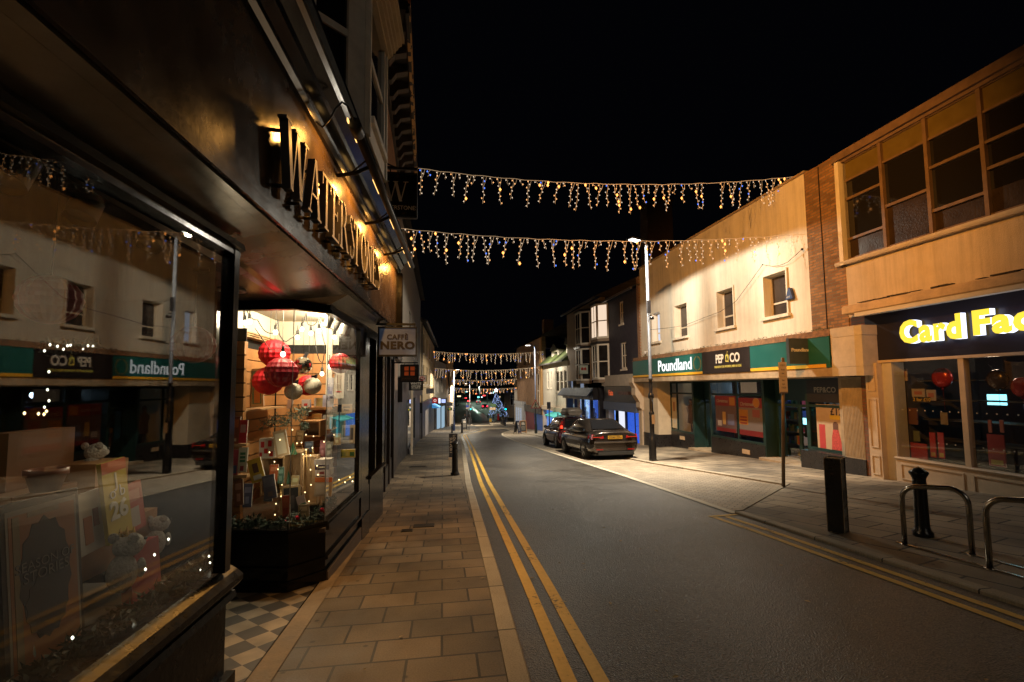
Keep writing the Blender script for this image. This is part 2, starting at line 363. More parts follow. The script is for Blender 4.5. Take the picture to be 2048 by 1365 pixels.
m_asph = asphalt_mat()
m_tile = checker_mat()
m_slab = brickmat('pavement slabs', (.10, .076, .05), (.19, .142, .09), (.022, .018, .014), axes='xy', bw=.46, bh=.305, ms=.009, rough=.8, bump=.5, var=.42, gloss=.5, gum=True, msmooth=.03)
m_slab2 = brickmat('pavement slabs skewed', (.22, .175, .125), (.31, .25, .175), (.02, .017, .014), axes='xy', bw=.75, bh=.42, ms=.014, rough=.8, bump=.5, rot=rad(72), var=.42, gloss=.5, gum=True)
m_block = brickmat('block paving', (.27, .215, .15), (.38, .305, .22), (.07, .055, .04), axes='xy', bw=.2, bh=.1, ms=.006, rough=.8, bump=.5, rot=rad(45), var=.4, gloss=.5)
m_kerb = brickmat('kerb stone', (.30, .25, .18), (.37, .31, .225), (.03, .025, .02), axes='yx', bw=.915, bh=5, off=0, ms=.008, rough=.75, bump=.3, var=.35)
m_table = M('raised table paving', (.40, .32, .22), .7, var=.25, vs=3, bump=.3)
def worn_paint():
    m, nt, b = _nodes('yellow road paint'); L = nt.links.new; N = nt.nodes.new
    tc = N('ShaderNodeTexCoord'); n = N('ShaderNodeTexNoise'); n.inputs['Scale'].default_value = 26; n.inputs['Detail'].default_value = 6; L(tc.outputs['Object'], n.inputs['Vector'])
    n2 = N('ShaderNodeTexNoise'); n2.inputs['Scale'].default_value = 2.2; n2.inputs['Detail'].default_value = 6; L(tc.outputs['Object'], n2.inputs['Vector'])
    ad = N('ShaderNodeMath'); ad.operation = 'ADD'; L(n.outputs['Fac'], ad.inputs[0]); L(n2.outputs['Fac'], ad.inputs[1])
    rp = N('ShaderNodeValToRGB'); e = rp.color_ramp.elements; e[0].position = .36; e[0].color = (.08, .055, .025, 1); e[1].position = .42; e[1].color = (.62, .37, .06, 1)
    x = e.new(.7); x.color = (.76, .47, .09, 1)
    hf = N('ShaderNodeMath'); hf.operation = 'MULTIPLY'; hf.inputs[1].default_value = .5; L(ad.outputs[0], hf.inputs[0]); L(hf.outputs[0], rp.inputs[0])
    L(rp.outputs[0], b.inputs['Base Color']); b.inputs['Roughness'].default_value = .6
    bp = N('ShaderNodeBump'); bp.inputs['Strength'].default_value = .4; bp.inputs['Distance'].default_value = .006; L(n.outputs['Fac'], bp.inputs['Height']); L(bp.outputs[0], b.inputs['Normal'])
    return m
m_paint = worn_paint()
m_white_paint = M('white road paint', (.62, .6, .55), .6, var=.25, vs=12)
m_hill = M('hillside', (.035, .04, .03), .95, var=.5, vs=.2)

# ================================================================== ground, roads, pavements
def lerp_tab(tab, y):
    if y <= tab[0][0]: return tab[0][1]
    for (y0, v0), (y1, v1) in zip(tab, tab[1:]):
        if y <= y1: return v0 + (v1 - v0) * (y - y0) / (y1 - y0)
    return tab[-1][1]

KL = [(-12, .42), (2.9, .53), (4.7, .575), (11.6, .68), (25, 1.12), (39, 1.45), (41.5, 1.66), (44, 2.3), (53, 4.1), (57, 4.6), (75, 4.75), (124, 6.0)]
KR = [(-12, 4.62), (3.3, 4.64), (7.1, 4.58), (12, 4.62), (28.5, 4.35), (37, 4.6), (41, 5.1), (46, 6.5), (53, 7.0), (75, 7.6), (124, 11.5)]
BAY = [(7.1, 4.58), (9.4, 7.25), (14.2, 6.5), (16, 6.38), (26, 6.6), (36, 6.9), (39.5, 6.2), (41, 5.1)]
YS = sorted({-12, -6, -2, 0, *[p[0] for t in (KL, KR, BAY) for p in t], *range(2, 124, 3)})

def strip(ys, lo, hi, dz, m=0, mb=None):
    mb = mb or MB()
    vs = []
    for y in ys: vs += [(lo(y), y, gz(y) + dz), (hi(y), y, gz(y) + dz)]
    return mb.add(vs, [(2 * i, 2 * i + 1, 2 * i + 3, 2 * i + 2) for i in range(len(ys) - 1)], m)

kl = lambda y: lerp_tab(KL, y)
kr = lambda y: lerp_tab(KR, y)
bay = lambda y: lerp_tab(BAY, y) if 7.1 < y < 41 else kr(y)

g = MB()
gy = [-60, -30, -12, 0, 20, 40, 60, 80, 100, 122, 140, 170, 210, 260, 330, 450]
for i in range(len(gy) - 1):
    xs = [-160, -60, -20, 0, 20, 60, 160]
    for j in range(len(xs) - 1):
        f = lambda x, y: gz(y) - .3 + (0 if y < 130 else .03 * abs(x - 5) * min(1, (y - 130) / 80))
        g.poly([(xs[j], gy[i], f(xs[j], gy[i])), (xs[j + 1], gy[i], f(xs[j + 1], gy[i])), (xs[j + 1], gy[i + 1], f(xs[j + 1], gy[i + 1])), (xs[j], gy[i + 1], f(xs[j], gy[i + 1]))])
struct('ground', g, m_hill)
struct('road', strip(YS, lambda y: kl(y) - .02, lambda y: kr(y) + .02, -.035), m_asph)
yt = [y for y in YS if 53 <= y <= 75]
struct('raised_crossing', strip(yt, lambda y: kl(y) + .01, lambda y: kr(y) - .01, -.03), m_table)
struct('parking_bay', strip([y for y in YS if 7.1 <= y <= 41], kr, bay, -.030), m_block)
struct('left_pavement', strip(YS, lambda y: -1.05 if y < 5.75 else -9, lambda y: kl(y) - .145, 0), m_slab)
struct('right_pavement', strip(YS, lambda y: bay(y) + .13, lambda y: 16, 0), m_slab2)
# far road climbing away beyond the junction
fy = [118, 126, 140, 160, 190, 230, 280, 340]
struct('hill_road', strip(fy, lambda y: 3 + (y - 118) * -.02, lambda y: 13 - (y - 118) * .03, -.06), m_asph)

def kerb(name, tab_fn, y0, y1, w, top, side):
    ys = [y for y in YS if y0 <= y <= y1]; mb = MB(); vs = []
    for y in ys:
        x = tab_fn(y); xi = x + side * w
        vs += [(x, y, gz(y) - .2), (x, y, gz(y) + top - .012), (x + side * .012, y, gz(y) + top), (xi, y, gz(y) + top), (xi, y, gz(y) - .2)]
    n = 5
    mb.add(vs, [(i * n + j, i * n + j + 1, (i + 1) * n + j + 1, (i + 1) * n + j) for i in range(len(ys) - 1) for j in range(n - 1)])
    return struct(name, mb, m_kerb)
kerb('left_kerb', kl, -12, 124, .14, .004, -1)
kerb('right_kerb', kr, -12, 7.1, .13, .006, 1)
kerb('right_kerb_far', kr, 41, 124, .13, .01, 1)
kerb('bay_kerb', bay, 7.1, 41, .13, .015, 1)
e = MB(); ys = [y for y in YS if 7.1 <= y <= 41]
strip(ys, lambda y: kr(y) - .06, lambda y: kr(y) + .07, -.022, 0, e)
struct('bay_edge_strip', e, M('pale edging', (.5, .43, .32), .7, var=.2, vs=4))

def ribbon(path, w, dz, mb):
    """Flat painted line following a path of (x, y)."""
    P = [Vector((x, y, 0)) for x, y in path]; vs = []
    for i, p in enumerate(P):
        t = (P[min(i + 1, len(P) - 1)] - P[max(i - 1, 0)]).normalized(); nn = Vector((-t.y, t.x, 0)) * w / 2
        for q in (p - nn, p + nn): vs.append((q.x, q.y, gz(q.y) + dz))
    return mb.add(vs, [(2 * i, 2 * i + 1, 2 * i + 3, 2 * i + 2) for i in range(len(P) - 1)])
pl = MB()
yy = [y for y in YS if y <= 39]
far = [(1.62, 40.5), (1.95, 42.3), (2.7, 45), (3.9, 50), (4.5, 53)]
ribbon([(kl(y) + .235, y) for y in yy] + [(x + .22, y - .1) for x, y in far], .095, -.029, pl)
ribbon([(kl(y) + .43, y) for y in yy] + [(x + .48, y - .5) for x, y in far], .095, -.029, pl)
struct('road_marking_left', pl, m_paint)
pr = MB()
ye = [-12, -4, 0, 2, 4, 6, 6.9]
ribbon([(kr(y) - .22, y) for y in ye[:-1]] + [(4.33, 6.93)], .085, -.029, pr)
ribbon([(kr(y) - .42, y) for y in ye[:-1]] + [(4.13, 6.93)], .085, -.029, pr)
ribbon([(4.07, 6.97), (4.56, 7.02)], .09, -.025, pr)
struct('road_marking_right', pr, m_paint)
struct('road_marking_bay', ribbon([(4.2, 28.3), (4.55, 28.5)], .1, -.029, MB()), m_white_paint)
# chequered doorway floor and its stone border
df = MB(); df.poly([(-3.2, .2, gz(.2) + .004), (-1.2, .2, gz(.2) + .004), (-1.2, 5.6, gz(5.6) + .004), (-3.2, 5.6, gz(5.6) + .004)])
struct('doorway_floor', df, m_tile)
db = MB(); db.poly([(-1.2, .2, gz(.2) + .008), (-1.04, .2, gz(.2) + .008), (-1.03, 9.5, gz(9.5) + .008), (-1.17, 9.5, gz(9.5) + .008)])
struct('shop_threshold_path', db, M('worn stone border', (.2, .155, .105), .8, var=.3, vs=4, bump=.3))
# iron covers let into the paving
def cover(name, label, x, y, w, l, bars=0, rz=0., dz=.004):
    mb = MB(); mb.box(-w / 2, w / 2, -l / 2, l / 2, -.03, .004)
    for i in range(bars):
        t = -l / 2 + l * (i + .5) / bars; mb.box(-w * .42, w * .42, t - l / bars * .28, t + l / bars * .28, .004, .009)
    o = mb.build(name, M('cast iron cover', (.03, .026, .022), .6, metal=.4, var=.4, vs=9)); o.location = (x, y, gz(y) + dz); o.rotation_euler = (-math.atan(SL), 0, rz)
    return tag(o, label, 'drain cover')
c = at_g(814, 1062); cover('drain_cover', 'small black rectangular iron cover set in the near left pavement slabs', c.x, c.y, .16, .14, 3)
c = at_g(848, 1052); cover('drain_cover', 'rust brown service lid beside the small black cover in the left pavement', c.x, c.y, .3, .2, 0)
c = at_g(836, 934); cover('drain_cover', 'long dark slotted grating across the left pavement beside the bollard', c.x, c.y, .55, .3, 9)
c = at_g(1508, 977); cover('drain_cover', 'dark round-ended gully grating in the parking bay paving near the sign post', c.x, c.y, .5, .3, 6, dz=-.051)

lt = MB(); rl_ = random.Random(3)
for i in range(70):
    x, y = -.9 + 7.5 * rl_.random(), 2.5 + 11 * rl_.random() ** 1.3; s = .012 + .022 * rl_.random(); a = rl_.random() * 6.28; z = gz(y) + (.010 if (x < .4 or x > 4.8) else -.028)
    lt.poly([(x + s * math.cos(a), y + s * math.sin(a), z), (x - s * .5 * math.sin(a), y + s * .5 * math.cos(a), z + .006), (x - s * math.cos(a), y - s * math.sin(a), z), (x + s * .5 * math.sin(a), y - s * .5 * math.cos(a), z + .002)])
tag(lt.build('fallen_leaves', M('pale leaf litter', (.34, .25, .13), .8, var=.5, vs=3)), 'scattered small pale leaves and litter on the road and pavements', 'litter', kind='stuff')
# ================================================================== LEFT: the bookshop
m_black = M('black gloss paint', (.006, .0055, .005), .17, var=.3, vs=3, bump=.06, bs=9, spec=.3)
m_soffit = M('black gloss soffit', (.30, .28, .25), .23, metal=.55, var=.3, vs=2.5, bump=.2, bs=2.6, spec=1.)
m_fascia = M('dark bronze fascia', (.045, .028, .013), .25, var=.25, vs=3, bump=.16, bs=6, spec=.6)
m_stone = M('stone plinth', (.10, .075, .06), .45, var=.35, vs=7, bump=.15)
m_wht = M('old white joinery', (.66, .61, .54), .6, var=.18, vs=5, bump=.1, bs=12)
m_buff = M('buff render', (.40, .28, .15), .85, var=.2, vs=6, bump=.25, bs=60)
m_letter = M('letter face', (.56, .5, .43), .5, var=.12, vs=8)
m_letside = M('letter return', (.06, .05, .045), .4, var=.2)
m_brick = brickmat('red brick', (.24, .10, .05), (.33, .15, .07), (.30, .24, .17), axes='yz')
m_glass = glass('shop glass', k=.78)
m_glass_clear = glass('bay glass', (.97, .98, .97), k=1.5)
m_dark = M('dark void', (.006, .006, .006), .9, var=0)
m_pane = M('night window pane', (.012, .010, .009), .08, var=.2, vs=2, spec=.6)
m_iron = M('black iron', (.02, .02, .022), .45, metal=.3, var=.2)
m_wood = M('oak veneer', (.42, .20, .07), .5, var=.22, vs=4, bump=.08, bs=30)
m_wood2 = M('pale pine', (.50, .32, .16), .55, var=.2, vs=5)
m_cream = M('cream paint', (.62, .58, .47), .7, var=.06, vs=2)
m_gold = M('brass', (.55, .36, .12), .3, metal=.8, var=.15)

bk = thing('bookshop_building', 'black glossy corner bookshop with lit bay window and white oriel above', 'shop', (-1.3, 5, gz(5)))
# stall riser and plinth below the near window
b = MB(); b.fb(GL, -1, 3.12, -.25, .44, -.35, -.02)
b.fprofile(GL, -1, 3.16, [(-.1, .44), (.03, .44), (.055, .47), (.055, .50), (.02, .53), (-.03, .56), (-.1, .56)])
b.fprofile(GL, -1, 3.14, [(-.02, .38), (.03, .38), (.02, .415), (-.02, .42)])
b.fb(GL, -1, 3.15, -.25, -.05, -.02, .03); b.fb(GL, 2.9, 3.12, -.25, .44, -1.0, -.36)
b.build('stall_riser', M('worn black sill paint', (.005, .005, .0045), .3, var=.4, vs=9, bump=.15, bs=20, spec=.14), bk)
b = MB(); b.fb(GL, 3.0, 3.06, .56, 2.44, -.05, .025); b.fb(GL, -1, 3.08, 2.41, 2.46, -.08, .02); b.fprofile(GL, -1, 3.08, [(.02, 2.44), (.05, 2.45), (.04, 2.49), (.02, 2.5)])
b.build('window_frame', m_black, bk)
b = MB(); b.fb(GL, -1, 3.0, .56, 2.41, -.02, -.008); b.build('window_pane', m_glass, bk)
# inside of the near window
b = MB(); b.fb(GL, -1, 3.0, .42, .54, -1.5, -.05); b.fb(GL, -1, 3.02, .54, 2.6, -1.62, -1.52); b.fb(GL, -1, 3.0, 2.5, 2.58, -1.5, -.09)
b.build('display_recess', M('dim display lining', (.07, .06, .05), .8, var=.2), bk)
# bay window on the far side of the doorway
BAYP = [Vector((-2.15, 4.95, 0)), Vector((-1.42, 4.80, 0)), Vector((-1.15, 5.06, 0)), Vector((-1.07, 6.55, 0))]
def inset(d):
    out = []
    for i, p in enumerate(BAYP):
        t = (BAYP[min(i + 1, 3)] - BAYP[max(i - 1, 0)]).normalized(); out.append(p + Vector((t.y, -t.x, 0)) * d)
    return out
def baywall(mb, d0, d1, z0, z1, m=0):
    A, B = inset(d0), inset(d1)
    for i in range(3):
        mb.hexa([(A[i].x, A[i].y, z0), (A[i + 1].x, A[i + 1].y, z0), (B[i + 1].x, B[i + 1].y, z0), (B[i].x, B[i].y, z0), (A[i].x, A[i].y, z1), (A[i + 1].x, A[i + 1].y, z1), (B[i + 1].x, B[i + 1].y, z1), (B[i].x, B[i].y, z1)], m)
b = MB(); baywall(b, 0, -.12, -.45, .24); baywall(b, .022, 0, -.45, -.18); baywall(b, .035, .0, .205, .26); baywall(b, .02, -.04, .26, .29); baywall(b, .028, 0, -.08, -.05)
b.build('bay_riser', m_black, bk)
b = MB(); baywall(b, .01, -.05, 2.37, 2.455); baywall(b, .025, .01, 2.37, 2.41); baywall(b, -.03, -.06, 2.455, 2.62)
b.box(-2.19, -2.14, 4.88, 4.97, .24, 2.37); b.fb(GL, 6.42, 6.55, .29, 2.37, -.07, .02)
b.build('bay_frame', m_black, bk)
b = MB(); A = inset(-.012)
for i in range(3): b.poly([(A[i].x, A[i].y, .29), (A[i + 1].x, A[i + 1].y, .29), (A[i + 1].x, A[i + 1].y, 2.37), (A[i].x, A[i].y, 2.37)])
b.build('bay_pane', m_glass_clear, bk)
b = MB()
for p in (A[1], A[2]): b.tube([(p.x, p.y, .29), (p.x, p.y, 2.37)], .004, 6)
b.build('pane_joint', M('silicone joint', (.55, .55, .5), .4, var=0), bk)
# far pillar, door and return of the shop front
b = MB(); b.fb(GL, 6.58, 7.02, -.6, 2.46, -.3, .015); b.fb(GL, 6.56, 7.04, -.6, -.1, .0, .035); b.fb(GL, 7.02, 7.2, -.6, .24, -.3, 0); b.build('pillar', m_black, bk)
b = MB(); b.fb(GL, 5.06, 6.6, -.45, -.2, .0, .03); b.build('plinth', m_stone, bk)
b = MB(); b.fb(GL, 7.2, 8.3, -.6, .32, -.3, .005); b.fprofile(GL, 7.04, 8.3, [(-.02, .32), (.05, .32), (.06, .36), (0, .38), (-.02, .38)]); b.fb(GL, 7.02, 8.3, 2.34, 2.46, -.3, .01)
b.fb(GL, 7.55, 7.62, .38, 2.34, -.1, .01); b.fb(GL, 8.1, 8.3, .3, 2.34, -.2, .02); b.build('side_front', m_black, bk)
b = MB(); b.fb(GL, 7.04, 8.1, .38, 2.34, -.05, -.04); b.build('side_pane', m_glass, bk)
b = MB(); b.box(-2.9, -1.2, 7.28, 7.4, -.5, 2.9); b.box(-2.9, -2.8, 7.4, 8.4, -.5, 2.9); b.box(-2.9, -1.1, 8.35, 8.45, -.5, 2.9); b.build('partition', m_dark, bk)
# doorway: door far back on the left, soffit, frieze
b = MB(); b.box(-3.3, -3.2, 3.0, 4.9, -.3, 2.6); b.box(-3.3, -2.15, 4.97, 5.05, -.4, 2.6); b.build('door_surround', m_black, bk)
b = MB(); b.box(-3.19, -3.15, 3.2, 4.7, -.2, 2.3); b.build('door', m_pane, bk)
b = MB(); sz = 2.462; fz = lambda a: FL.pt(a, 2.572, -.07); mz = lambda y: Vector((-1.5, y, sz)); bz = [Vector((p.x, p.y, sz)) for p in BAYP]
for q in ([(-3.3, -1, sz), mz(-1), mz(4.82), (-3.3, 4.8, sz)], [mz(-1), fz(-1), fz(4.8), bz[1], mz(4.82)], [bz[1], fz(4.8), fz(5.06), bz[2]], [bz[2], fz(5.06), fz(8.3), GL.pt(8.3, sz, 0)], [(-3.3, 4.8, sz), bz[1], bz[0], (-3.3, 4.95, sz)]): b.poly(q)
b.fprofile(FL, -1, 8.3, [(-.071, 2.573), (-.018, 2.586), (-.018, 2.606), (-.071, 2.606)])
b.build('soffit', m_soffit, bk)
b = MB(); b.lathe((-1.80, 4.35, 2.462), [(.10, .004), (.115, -.012), (.085, -.016), (.08, .004)], 20); dl = b.build('downlight', M('white trim', (.6, .58, .52), .4, var=0), bk)
b = MB(); b.lathe((-1.80, 4.35, 2.466), [(.0, -.004), (.08, -.004)], 16); b.build('lens', M('unlit lens', (.08, .07, .06), .2, var=0), dl)
# fascia, cornice, wall above
b = MB(); b.fb(FL, -1, 8.3, 2.61, 3.56, -.25, 0); b.fb(FL, -1, 8.3, 2.59, 2.66, 0, .018); b.build('fascia', m_fascia, bk)
b = MB()
b.fprofile(FL, -1, 8.32, [(-.2, 3.56), (.03, 3.56), (.05, 3.60), (.05, 3.64), (.10, 3.70), (.11, 3.74), (.17, 3.80), (.19, 3.84), (.19, 3.885), (.22, 3.90), (.22, 3.94), (.1, 4.0), (-.2, 4.03)])
b.fb(FL, 8.18, 8.3, 2.62, 3.56, 0, .09); b.build('cornice', m_black, bk)
UP = Frame((-1.38, 0), (.04, 1), (1, -.04))
b = MB(); b.wall(UP, -1, 8.3, 3.9, 8.6, -.3, 0); b.build('upper_wall', m_buff, bk)
b = MB(); b.fb(UP, 2.2, 3.3, 4.0, 8.0, 0, .10); b.fb(UP, 3.0, 3.12, 4.0, 8.0, .10, .14); b.fb(UP, 2.5, 2.62, 4.0, 8.0, .10, .14); b.build('pilaster', m_wht, bk)
ow = MB()
OA, OB, OC, OD = UP.pt(4.02, 0, .0), UP.pt(4.52, 0, .50), UP.pt(5.55, 0, .50), UP.pt(6.05, 0, 0)
def face(P, Q): 
    d = (Q - P); return Frame((P.x, P.y), (d.x, d.y), (d.y, -d.x)), d.length
oriel = MB(); opane = MB()
for P, Q, wl, wr in ((OA, OB, .17, .22), (OB, OC, .13, .13), (OC, OD, .17, .17)):
    fr, ln = face(P, Q)
    oriel.wall(fr, 0, ln, 4.0, 5.75, -.08, 0, [(wl, ln - wr, 4.25, 5.55)])
    oriel.fb(fr, wl, ln - wr, 4.86, 4.93, -.05, -.015); oriel.fb(fr, 0, .035, 4.0, 5.75, .0, .02); oriel.fb(fr, ln - .05, ln, 4.0, 5.75, .0, .02)
    oriel.fb(fr, wl - .03, ln - wr + .03, 4.18, 4.25, 0, .04)
    opane.fb(fr, wl, ln - wr, 4.25, 5.55, -.045, -.035)
oriel.build('oriel_window', m_wht, bk)
ob = bk.children[-1]; opane.build('pane', m_pane, ob)
oc = MB()
for P, Q in ((OA, OB), (OB, OC), (OC, OD)):
    fr, ln = face(P, Q); e = .12 if (P is OB) else .0
    for k, (z, o) in enumerate(((5.50, .03), (5.55, .07), (5.60, .10), (5.66, .13), (5.71, .17), (5.76, .2))):
        oc.fb(fr, -.0 - o * (.4 if P is OB else 0), ln + o * (.4 if P is OB else 0), z, z + .05 + .001 * k, -.2, o)
    oc.fb(fr, -.05, ln + .05, 5.815, 6.2, -.2, .12)
oc.build('cornice', M('cream cornice', (.52, .42, .29), .65, var=.15, vs=7), ob)
# raised serif lettering on the fascia
def seg(p, q, w): 
    return [(p[0] - w / 2, p[1]), (p[0] + w / 2, p[1]), (q[0] + w / 2, q[1]), (q[0] - w / 2, q[1])]
def rect2(x0, x1, y0, y1): return [(x0, y0), (x1, y0), (x1, y1), (x0, y1)]
def ring(cx, cy, rx, ry, tx, ty, t0, t1, n=14):
    out = []
    for i in range(n):
        a, b_ = t0 + (t1 - t0) * i / n, t0 + (t1 - t0) * (i + 1) / n
        c0, s0, c1, s1 = math.cos(a), math.sin(a), math.cos(b_), math.sin(b_)
        out.append([(cx + rx * c0, cy + ry * s0), (cx + rx * c1, cy + ry * s1), (cx + (rx - tx) * c1, cy + (ry - ty) * s1), (cx + (rx - tx) * c0, cy + (ry - ty) * s0)])
    return out
TK, TN, SF = .15, .055, .04
def glyph(ch):
    sf = lambda x, y, w=.16: rect2(x - w, x + w, y, y + SF)
    if ch == 'W': return 1.25, [seg((.36, 0), (.13, 1), TK), seg((.36, 0), (.6, .95), TN), seg((.86, 0), (.62, .95), TK), seg((.86, 0), (1.12, 1), TN), sf(.13, .96), sf(.6, .96, .13), sf(1.12, .96, .13)]
    if ch == 'A': return .92, [seg((.12, 0), (.45, 1), TN), seg((.78, 0), (.47, 1), TK), rect2(.25, .66, .33, .37), sf(.12, 0, .12), sf(.78, 0, .15)]
    if ch == 'T': return .78, [rect2(.31, .46, 0, 1), rect2(.02, .75, .95, 1), rect2(.02, .07, .78, .95), rect2(.70, .75, .78, .95), sf(.385, 0, .17)]
    if ch == 'E': return .74, [rect2(.12, .27, 0, 1), rect2(.04, .66, .955, 1), rect2(.27, .5, .50, .54), rect2(.04, .70, 0, .045), rect2(.62, .66, .80, .955), rect2(.65, .70, .045, .22), rect2(.48, .52, .42, .62)]
    if ch == 'R': return .88, [rect2(.12, .27, 0, 1), sf(.19, 0, .16), rect2(.04, .27, .955, 1), *ring(.3, .735, .33, .265, .13, .045, -math.pi / 2, math.pi / 2), rect2(.27, .32, .955, 1), rect2(.27, .32, .47, .515), seg((.72, 0), (.38, .49), TK), sf(.74, 0, .12)]
    if ch == 'S': return .68, [*ring(.34, .74, .25, .26, .07, .05, rad(20), rad(180), 10), *ring(.34, .26, .27, .26, .07, .05, rad(-160), rad(0), 10), [(.09, .74), (.16, .74), (.61, .26), (.54, .26)], [(.09, .74), (.2, .6), (.5, .4), (.61, .26), (.61, .36), (.48, .5), (.25, .66), (.12, .8)], rect2(.54, .58, .76, .98), rect2(.09, .13, .02, .24)]
    if ch == 'O': return 1.0, ring(.5, .5, .45, .51, .14, .05, 0, 2 * math.pi, 28)
    if ch == 'N': return 1.0, [rect2(.16, .215, 0, 1), rect2(.78, .835, 0, 1), seg((.78, 0), (.2, 1), TK), sf(.19, 0, .12), sf(.81, .96, .12), rect2(.04, .25, .96, 1)]
def serif(txt, fr, a0, z0, h, o, dep, wscale, mats, name, parent, gap=.06):
    mb = MB(); x = a0
    for ch in txt:
        w, polys = glyph(ch)
        for k, p in enumerate(polys):
            q = [fr.pt(x + u * h * wscale, z0 + v * h, o) for u, v in p]
            n = len(q); v3 = fr.n * (dep + k * .0006); top = [c + v3 for c in q]
            mb.add(top, [list(range(n))], 0); mb.add(q + top, [(i, (i + 1) % n, n + (i + 1) % n, n + i) for i in range(n)], 1)
        x += (w + gap) * h * wscale
    return mb.build(name, mats, parent), x
let, xe = serif('WATERSTONES', FL, 2.80, 2.78, .40, .05, .05, .775, [m_letter, m_letside], 'raised_lettering', bk)
for i in range(12):
    for zz in (2.80, 3.14): b = MB(); b.tube([FL.pt(2.9 + i * .27, zz, 0), FL.pt(2.9 + i * .27, zz, .06)], .012, 6); b.build('lettering_stud', m_iron, let)
# long trough light on three arms
tr = thing('trough_light', 'long black tube light held on three arms above the raised lettering', 'sign light', FL.pt(5.5, 3.6, .45))
b = MB(); b.tube([FL.pt(3.66, 3.60, .295), FL.pt(7.9, 3.60, .295)], .035, 12); b.tube([FL.pt(3.60, 3.60, .295), FL.pt(3.76, 3.60, .295)], .048, 12); b.build('tube', m_iron, tr)
for a in (4.3, 5.55, 6.85):
    b = MB(); b.tube([FL.pt(a, 3.50, 0), FL.pt(a, 3.53, .16), FL.pt(a, 3.60, .295)], .018, 8); b.tube([FL.pt(a - .12, 3.6, .28), FL.pt(a, 3.53, .12)], .008, 6); b.build('arm', m_iron, tr)
b = MB(); pts = [FL.pt(3.6 - .02 * i, 3.62 + .12 * math.sin(i * .9), .295 - .04 * i) for i in range(7)]; b.tube(pts, .008, 6); b.build('cable', m_iron, tr)
m_tl = glow('sodium strip', (1, .55, .16), 2.5, False)
for a in (3.72, 4.75, 5.85, 6.95, 7.75):
    b = MB(); c_ = FL.pt(a, 3.605, .256); b.obox(c_, FL.u * .16, FL.n * .004, Vector((0, 0, .012))); b.build('lamp', m_tl, tr)
    ld = bpy.data.lights.new('trough lamp', 'SPOT'); ld.energy = (42 if a < 4 else 78); ld.color = (1, .45, .09); ld.spot_size = rad(150); ld.spot_blend = .4; ld.shadow_soft_size = .05
    lo = bpy.data.objects.new('trough_lamp', ld); COL.objects.link(lo); lo.location = FL.pt(a, 3.545, .265); tgt = FL.pt(a, 3.25, 0)
    lo.rotation_euler = (tgt - lo.location).to_track_quat('-Z', 'Y').to_euler(); lo.parent = tr; lo.location -= tr.location
# hanging sign with the big letter
Yw = 9.15
hs = thing('hanging_sign', 'black hanging sign with one large serif capital above the bookshop front', 'hanging sign', (-.6, Yw, 5))
p0, p1 = at_y(770, 347, Yw), at_y(832, 434, Yw)
b = MB(); b.box(p0.x - .1, p1.x, Yw, Yw + .06, p1.z, p0.z, 0); b.build('board', m_black, hs)
b = MB(); 
for x0, x1, z0, z1 in ((p0.x - .12, p1.x + .02, p0.z, p0.z + .03), (p0.x - .12, p1.x + .02, p1.z - .03, p1.z), (p1.x, p1.x + .025, p1.z, p0.z)): b.box(x0, x1, Yw - .015, Yw + .075, z0, z1)
b.box(p0.x - .9, p1.x + .02, Yw + .01, Yw + .05, p0.z + .10, p0.z + .15); b.tube([(p0.x + .1, Yw + .03, p0.z), (p0.x + .1, Yw + .03, p0.z + .12)], .01); b.tube([(p1.x - .08, Yw + .03, p0.z), (p1.x - .08, Yw + .03, p0.z + .12)], .01)
b.tube([(p0.x - .9, Yw + .03, p0.z + .6), (p0.x + .2, Yw + .03, p0.z + .14)], .015); b.build('bracket', m_iron, hs)
SG = Frame((0, Yw), (1, 0), (0, -1))
wz = at_y(790, 403, Yw).z; wx0 = at_y(767, 380, Yw).x; wx1 = at_y(817, 380, Yw).x; wh = at_y(790, 363, Yw).z - wz
m_pale = M('pale sign letters', (.66, .56, .44), .5, var=.08)
serif('W', SG, wx0, wz, wh, .0, .006, (wx1 - wx0) / 1.25 / wh, [m_pale, m_letside], 'emblem', hs)
c_ = at_y(796, 416, Yw); write('small_lettering', 'WATERSTONES', .115, m_pale, (c_.x, Yw - .003, c_.z), (1, 0, 0), (0, 0, 1), hs, .003, sx=.92)
# small wall camera / junction box and loop of cable at the cornice end
# ================================================================== what stands in the bay window
m_papred = M('red honeycomb paper', (.50, .012, .02), .55, var=.15, vs=8, spec=.3)
m_papdark = M('crimson honeycomb paper', (.22, .006, .014), .5, var=.2, vs=8, spec=.3)
m_bulb = glow('warm white bulb', (1, .86, .64), 5, False)
m_fairy = glow('fairy light', (1, .72, .34), 4, False)
m_fairyw = glow('cool fairy light', (1, .93, .74), 4, False)
m_cable = M('black cable', (.02, .02, .02), .6, var=0)
m_paper = M('white paper', (.62, .58, .50), .7, var=.08)
m_ribbon = M('black ribbon', (.015, .015, .018), .4, var=0)
m_white_met = M('white track light', (.55, .54, .50), .45, var=.06)
m_leaf = M('fir garland', (.012, .026, .012), .7, var=.45, vs=14)
m_leaf2 = M('frosted sprig', (.22, .27, .20), .7, var=.4, vs=14)

